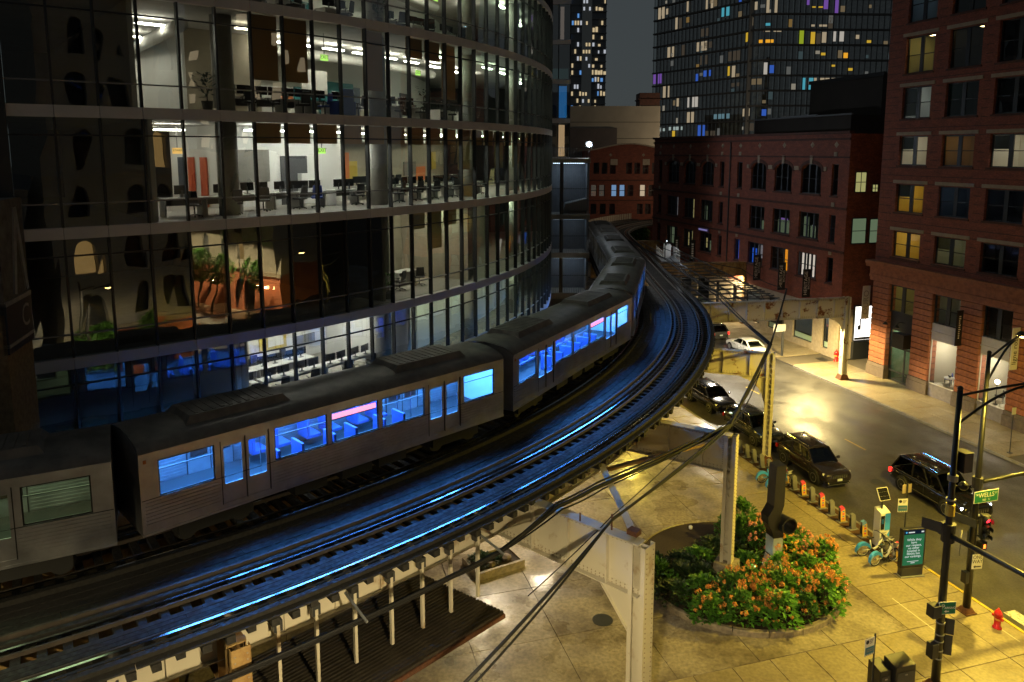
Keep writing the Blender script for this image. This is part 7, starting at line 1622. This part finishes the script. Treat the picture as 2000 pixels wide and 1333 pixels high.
# uplight among the leaves beside the sculpture
t = thing('planter_uplight', 'small uplight shining on leaves between column and sculpture', 'lamp', (10.55, 30.45, .55)); q = MB(); q.lathe([(.06, 0), (.09, .14), (.085, .14), (.05, .1), (.01, .1)], 10); q.build('housing', M('dark_metal'), t); q = MB(); q.lathe([(.01, .11), (.07, .12), (.08, .13)], 10); q.build('lens', emis('uplight', (.75, 1, .75), 20), t); spot('uplight_beam', t, (0, 0, .2), 45, (.7, 1, .75), 110, .6, .06, (radians(160), radians(15), 0))
# sculpture: bent black plates with a tube, on a pale tapered foot
SC = thing('steel_sculpture', 'black bent steel sculpture with a short open tube on a pale tapered foot', 'sculpture', (11.74, 31.23, .3), PHI)
q = MB(); q.add([(-.34, -.42, 0), (.34, -.42, 0), (.34, .34, 0), (-.34, .34, 0), (-.28, -.26, .8), (.28, -.26, .8), (.28, .22, .8), (-.28, .22, .8), (-.28, -.27, 1.7), (.28, -.27, 1.7), (.28, .22, 1.7), (-.28, .22, 1.7)], [(0, 1, 5, 4), (1, 2, 6, 5), (2, 3, 7, 6), (3, 0, 4, 7), (4, 5, 9, 8), (5, 6, 10, 9), (6, 7, 11, 10), (7, 4, 8, 11), (8, 9, 10, 11)]); q.build('foot', mat('sculpt_pale', (.36, .40, .44), .45, var=.2), SC)
q = MB(); q.box(-.29, .29, -.28, .23, .82, .86); q.build('foot_band', M('black_metal'), SC)
sec = lambda y, z, d=.26: [(-.27, y - d, z), (.27, y - d, z), (.27, y + d, z), (-.27, y + d, z)]
def duct(name, secs, m='black_metal'):
    q = MB()
    for s_ in secs: q.v += s_
    for i in range(len(secs) - 1):
        for j in range(4): j2 = (j + 1) % 4; q.f.append((i * 4 + j, i * 4 + j2, i * 4 + 4 + j2, i * 4 + 4 + j))
    q.f.append((3, 2, 1, 0)); b_ = 4 * (len(secs) - 1); q.f.append((b_, b_ + 1, b_ + 2, b_ + 3)); return q.build(name, M(m), SC)
duct('lower_bend', [sec(0, 1.7, .25), sec(-.05, 2.0, .28), sec(-.22, 2.4, .33), sec(-.26, 2.75, .32), sec(-.12, 3.05, .27), sec(-.05, 3.2, .26)])
duct('upper_shaft', [sec(-.05, 3.2, .26), sec(-.04, 4.2, .25), sec(-.02, 5.05, .25)])
q = MB(); nn = 22; P = []
for x, r in ((-.34, .36), (.52, .38), (.52, .33), (-.30, .31)):
    for j in range(nn): a = 2 * pi * j / nn; P.append((x, .36 + r * cos(a), 2.25 + r * sin(a) + x * .12))
q.add(P, [(i * nn + j, i * nn + (j + 1) % nn, ((i + 1) % 4) * nn + (j + 1) % nn, ((i + 1) % 4) * nn + j) for i in range(3) for j in range(nn)]); q.build('open_tube', M('black_metal'), SC, smooth=False)
# small bed with rocks below the near girder
SB_ = thing('small_planter', 'small low planting bed with rocks below the near cross girder', 'planter', (-.85, 31.9, .15), radians(30))
for (a, b, c, d) in ((-1.2, 1.2, -.8, -.66), (-1.2, 1.2, .66, .8), (-1.2, -1.06, -.66, .66), (1.06, 1.2, -.66, .66)): q = MB(); q.box(a, b, c, d, 0, .34); q.build('kerb', M('concrete'), SB_)
q = MB(); q.box(-1.06, 1.06, -.66, .66, 0, .24); q.build('soil', M('soil'), SB_)
for i, (x, y, r) in enumerate(((.55, -.2, .26), (.2, .2, .2), (-.3, -.3, .22))):
    q = MB(); pr = [(max(.001, r * sin(pi * k_ / 5) * (1 + .15 * sin(k_ * 3 + i))), r * .6 * (1 - cos(pi * k_ / 5))) for k_ in range(6)]; q.lathe(pr, 7, (x, y, .2)); q.build('rock', M('stone_base'), SB_)
o = piece('foliage', gv[1][0], SB_, (-.6, .1, .2)); o.scale = (.7, .7, .8); o = piece('foliage', gv[2][0], SB_, (.0, -.1, .2)); o.scale = (.5, .5, .6)
# ---- the other side of the crossing: mirrored in the glass
OB = thing('arched_corner_house', 'pale corner house with arched windows and warm wall lamps across the crossing, seen mirrored', 'building', UV(-.2, 46.6, 0), PHI)
ops = [(2 + i * 3.3, 3.5 + i * 3.3, 5.6 + k * 3.9, 8.2 + k * 3.9, .7) for i in range(11) for k in range(3)] + [(2.0 + i * 6.6, 3.9 + i * 6.6, .2, 3.6, .8) for i in range(5)]
q = MB(); wall(q, 0, 38, 4.6, 18.5, [o for o in ops if o[2] > 4], .3); q.quad((0, 20, 4.6), (0, 0, 4.6), (0, 0, 18.5), (0, 20, 18.5)); q.quad((0, 0, 18.5), (38, 0, 18.5), (38, 20, 18.5), (0, 20, 18.5)); q.build('upper_wall', mat('pale_wall', (.40, .37, .32), .8, var=.2), OB)
q = MB(); wall(q, 0, 38, .1, 4.6, [o for o in ops if o[2] < 4], .3, -.05); q.quad((0, 20, .1), (0, -.05, .1), (0, -.05, 4.6), (0, 20, 4.6)); q.build('brick_base', M('stone_red'), OB)
q = MB(); q.box(.1, 37.9, .5, .6, 0, 18.4); q.build('inner_wall', M('office_dark'), OB); q = MB(); q.box(-.2, 38.2, -.35, 0, 4.5, 4.9); q.box(-.2, 38.2, -.4, .2, 18.5, 19); q.build('cornice', M('limestone'), OB)
for i, (a, b, c, d, *_) in enumerate(ops):
    z = MB(); z.quad((a, .25, c), (b, .25, c), (b, .25, d), (a, .25, d)); z.build('pane', M('window_glass'), OB)
    if i in (6, 9, 13): z = MB(); z.box(a, b, .42, .44, c, d); z.build('lit_curtain', emis('curtain_amber', (1, .6, .2), .7), OB)
for i in range(6):
    u = 1.2 + i * 6.6; q = MB(); q.box(u - .1, u + .1, -.2, -.05, 2.6, 3.1); q.build('wall_lamp', emis('sconce', (1, .55, .2), 12), OB); l = bpy.data.lights.new('wall_lamp_light', 'POINT'); l.energy = 130; l.color = (1, .5, .18); l.shadow_soft_size = .1; o = bpy.data.objects.new('wall_lamp_light', l); COL.objects.link(o); o.parent = OB; o.location = (u, -.5, 2.9)
def tree(x, y, h, label, seed):
    t = thing('street_tree', label, 'tree', (x, y, .12)); rnd = random.Random(seed); q = MB(); q.tube([(0, 0, 0), (.05, 0, h * .3), (0, .08, h * .55)], .14, 8, .08)
    for k_ in range(6): a = k_ * 1.05; q.tube([(0, .03, h * .35 + k_ * .2), (.8 * cos(a), .8 * sin(a), h * .6), (1.4 * cos(a), 1.4 * sin(a), h * .78)], .05, 5, .02)
    q.build('trunk', M('bark'), t); c = MB()
    for k_ in range(2200):
        a = rnd.uniform(0, 2 * pi); r = 2.1 * rnd.random() ** .5; z = h * (.45 + .55 * rnd.random()); r *= sin(pi * min(1, max(.1, (z / h - .38) / .64))) ** .5; p = Vector((r * cos(a), r * sin(a), z)); d = Vector((rnd.gauss(0, 1), rnd.gauss(0, 1), rnd.gauss(0, .6))).normalized() * .24; s_ = d.cross(Vector((rnd.random(), rnd.random(), 1))).normalized() * .09; c.quad(p - d, p + s_, p + d, p - s_)
    c.build('crown', M('leaf'), t)
for i, u in enumerate((4, 10, 17)): x, y, _ = UV(u, 43.2); tree(x, y, 6.5, f'green street tree across the crossing, {ORD[i]} from the corner, seen mirrored', 40 + i)
tree(21.5, 126, 6.5, 'small tree before the low brick building beyond the bend', 50); tree(17.5, 125.5, 5.5, 'small tree behind the fence beyond the bend', 51)
# fence by the far bend
FE = thing('track_fence', 'pale slatted fence along the far bend of the track', 'fence', (0, 0, 0))
s = S2 + 8
while s < S2 + 40:
    x, y, h = track(s, -3.6); q = MB(); q.cbox((x, y, ZT + .6), (.5, .05, 1.1), h); q.build('slat', M('limestone'), FE); s += .62

# ---- buildings behind the viewpoint: seen only in the panes
def back_block(name, label, u0, u1, v0, v1, h, m, seed):
    t = thing(name, label, 'building', UV((u0 + u1) / 2, (v0 + v1) / 2, 0), PHI); q = MB(); a, b = (u1 - u0) / 2, (v1 - v0) / 2; q.box(-a, a, -b, b, 0, h); q.build('walls', M(m), t); r = random.Random(seed); w_ = MB(); d_ = MB()
    for i in range(int(2 * a / 3)):
        for k in range(int(h / 3.6)):
            (w_ if r.random() < .13 else d_).box(-a + 1 + i * 3, -a + 2.6 + i * 3, -b - .05, -b - .02, 1.5 + k * 3.6, 3.4 + k * 3.6)
    w_.build('lit_windows', emis('back_lit', (1, .8, .5), .5), t)['kind'] = 'stuff'; d_.build('dark_windows', M('frame_dark'), t)['kind'] = 'stuff'
back_block('dark_block', 'tall dark block behind the pale corner house, seen mirrored', 0, 46, 70, 95, 62, 'brown_block', 3)
back_block('dark_block', 'tall dark block down the street behind the viewpoint, seen mirrored', 45, 80, 47, 66, 58, 'brick_dark', 4)
VB = thing('arched_hotel', 'pale hotel with arched windows and warm wall lamps below the viewpoint, seen mirrored', 'building', UV(2.2, 26.4, 0), PHI - pi / 2)
ho = [(1.6 + i * 3.1, 3.0 + i * 3.1, 5.6 + k * 4.1, 8.3 + k * 4.1, .7) for i in range(7) for k in range(6)]; hb = [(1.2 + i * 4.4, 3.2 + i * 4.4, .2, 3.7, .9) for i in range(5)]
q = MB(); wall(q, 0, 23, 4.7, 31, ho, .35); q.quad((23, 0, 4.7), (23, 25, 4.7), (23, 25, 31), (23, 0, 31)); q.quad((0, 25, 4.7), (0, 0, 4.7), (0, 0, 31), (0, 25, 31)); q.quad((0, 0, 31), (23, 0, 31), (23, 25, 31), (0, 25, 31)); q.build('upper_wall', M('pale_wall'), VB)
q = MB(); wall(q, 0, 23, .1, 4.7, hb, .35, -.05); q.quad((0, 25, .1), (0, -.05, .1), (0, -.05, 4.7), (0, 25, 4.7)); q.build('brick_base', M('stone_red'), VB)
q = MB(); q.box(.1, 22.9, .6, .7, 0, 30.9); q.build('inner_wall', M('office_dark'), VB); q = MB(); q.box(-.2, 23.2, -.35, 0, 4.6, 4.95); q.box(-.2, 23.2, -.4, .2, 31, 31.6); q.box(-.1, 23.1, -.15, 0, 17.0, 17.3); q.build('cornice', M('limestone'), VB)
for i, o_ in enumerate(ho + hb):
    a_, b_, c_, d_ = o_[:4]; z = MB(); z.quad((a_, .3, c_), (b_, .3, c_), (b_, .3, d_), (a_, .3, d_)); z.build('pane', M('window_glass'), VB)
    if i in (9, 31): z = MB(); z.box(a_, b_, .45, .47, c_, d_); z.build('lit_curtain', M('curtain_amber'), VB)
for i in range(5):
    u = .8 + i * 4.4; q = MB(); q.box(u - .1, u + .1, -.2, -.05, 2.6, 3.1); q.build('wall_lamp', M('sconce'), VB); point('wall_lamp_light', VB, (u, -.5, 2.9), 120, (1, .5, .18), .1)
t = thing('parking_structure', 'concrete parking structure left below the viewpoint', 'building', UV(22, -18, 0), PHI); q = MB(); q.box(-20, 20, -25, 20, 0, 16.6); q.build('walls', M('tower_concrete'), t); q = MB(); q.box(-20, 20, 19.8, 20, 16.6, 17.6); q.build('parapet', M('tower_concrete'), t)
for i, v in enumerate((8, 15)): x, y, _ = UV(-.2, v); tree(x, y, 6.0, f'green street tree before the pale hotel, {ORD[i]} from the viewpoint, seen mirrored', 60 + i)
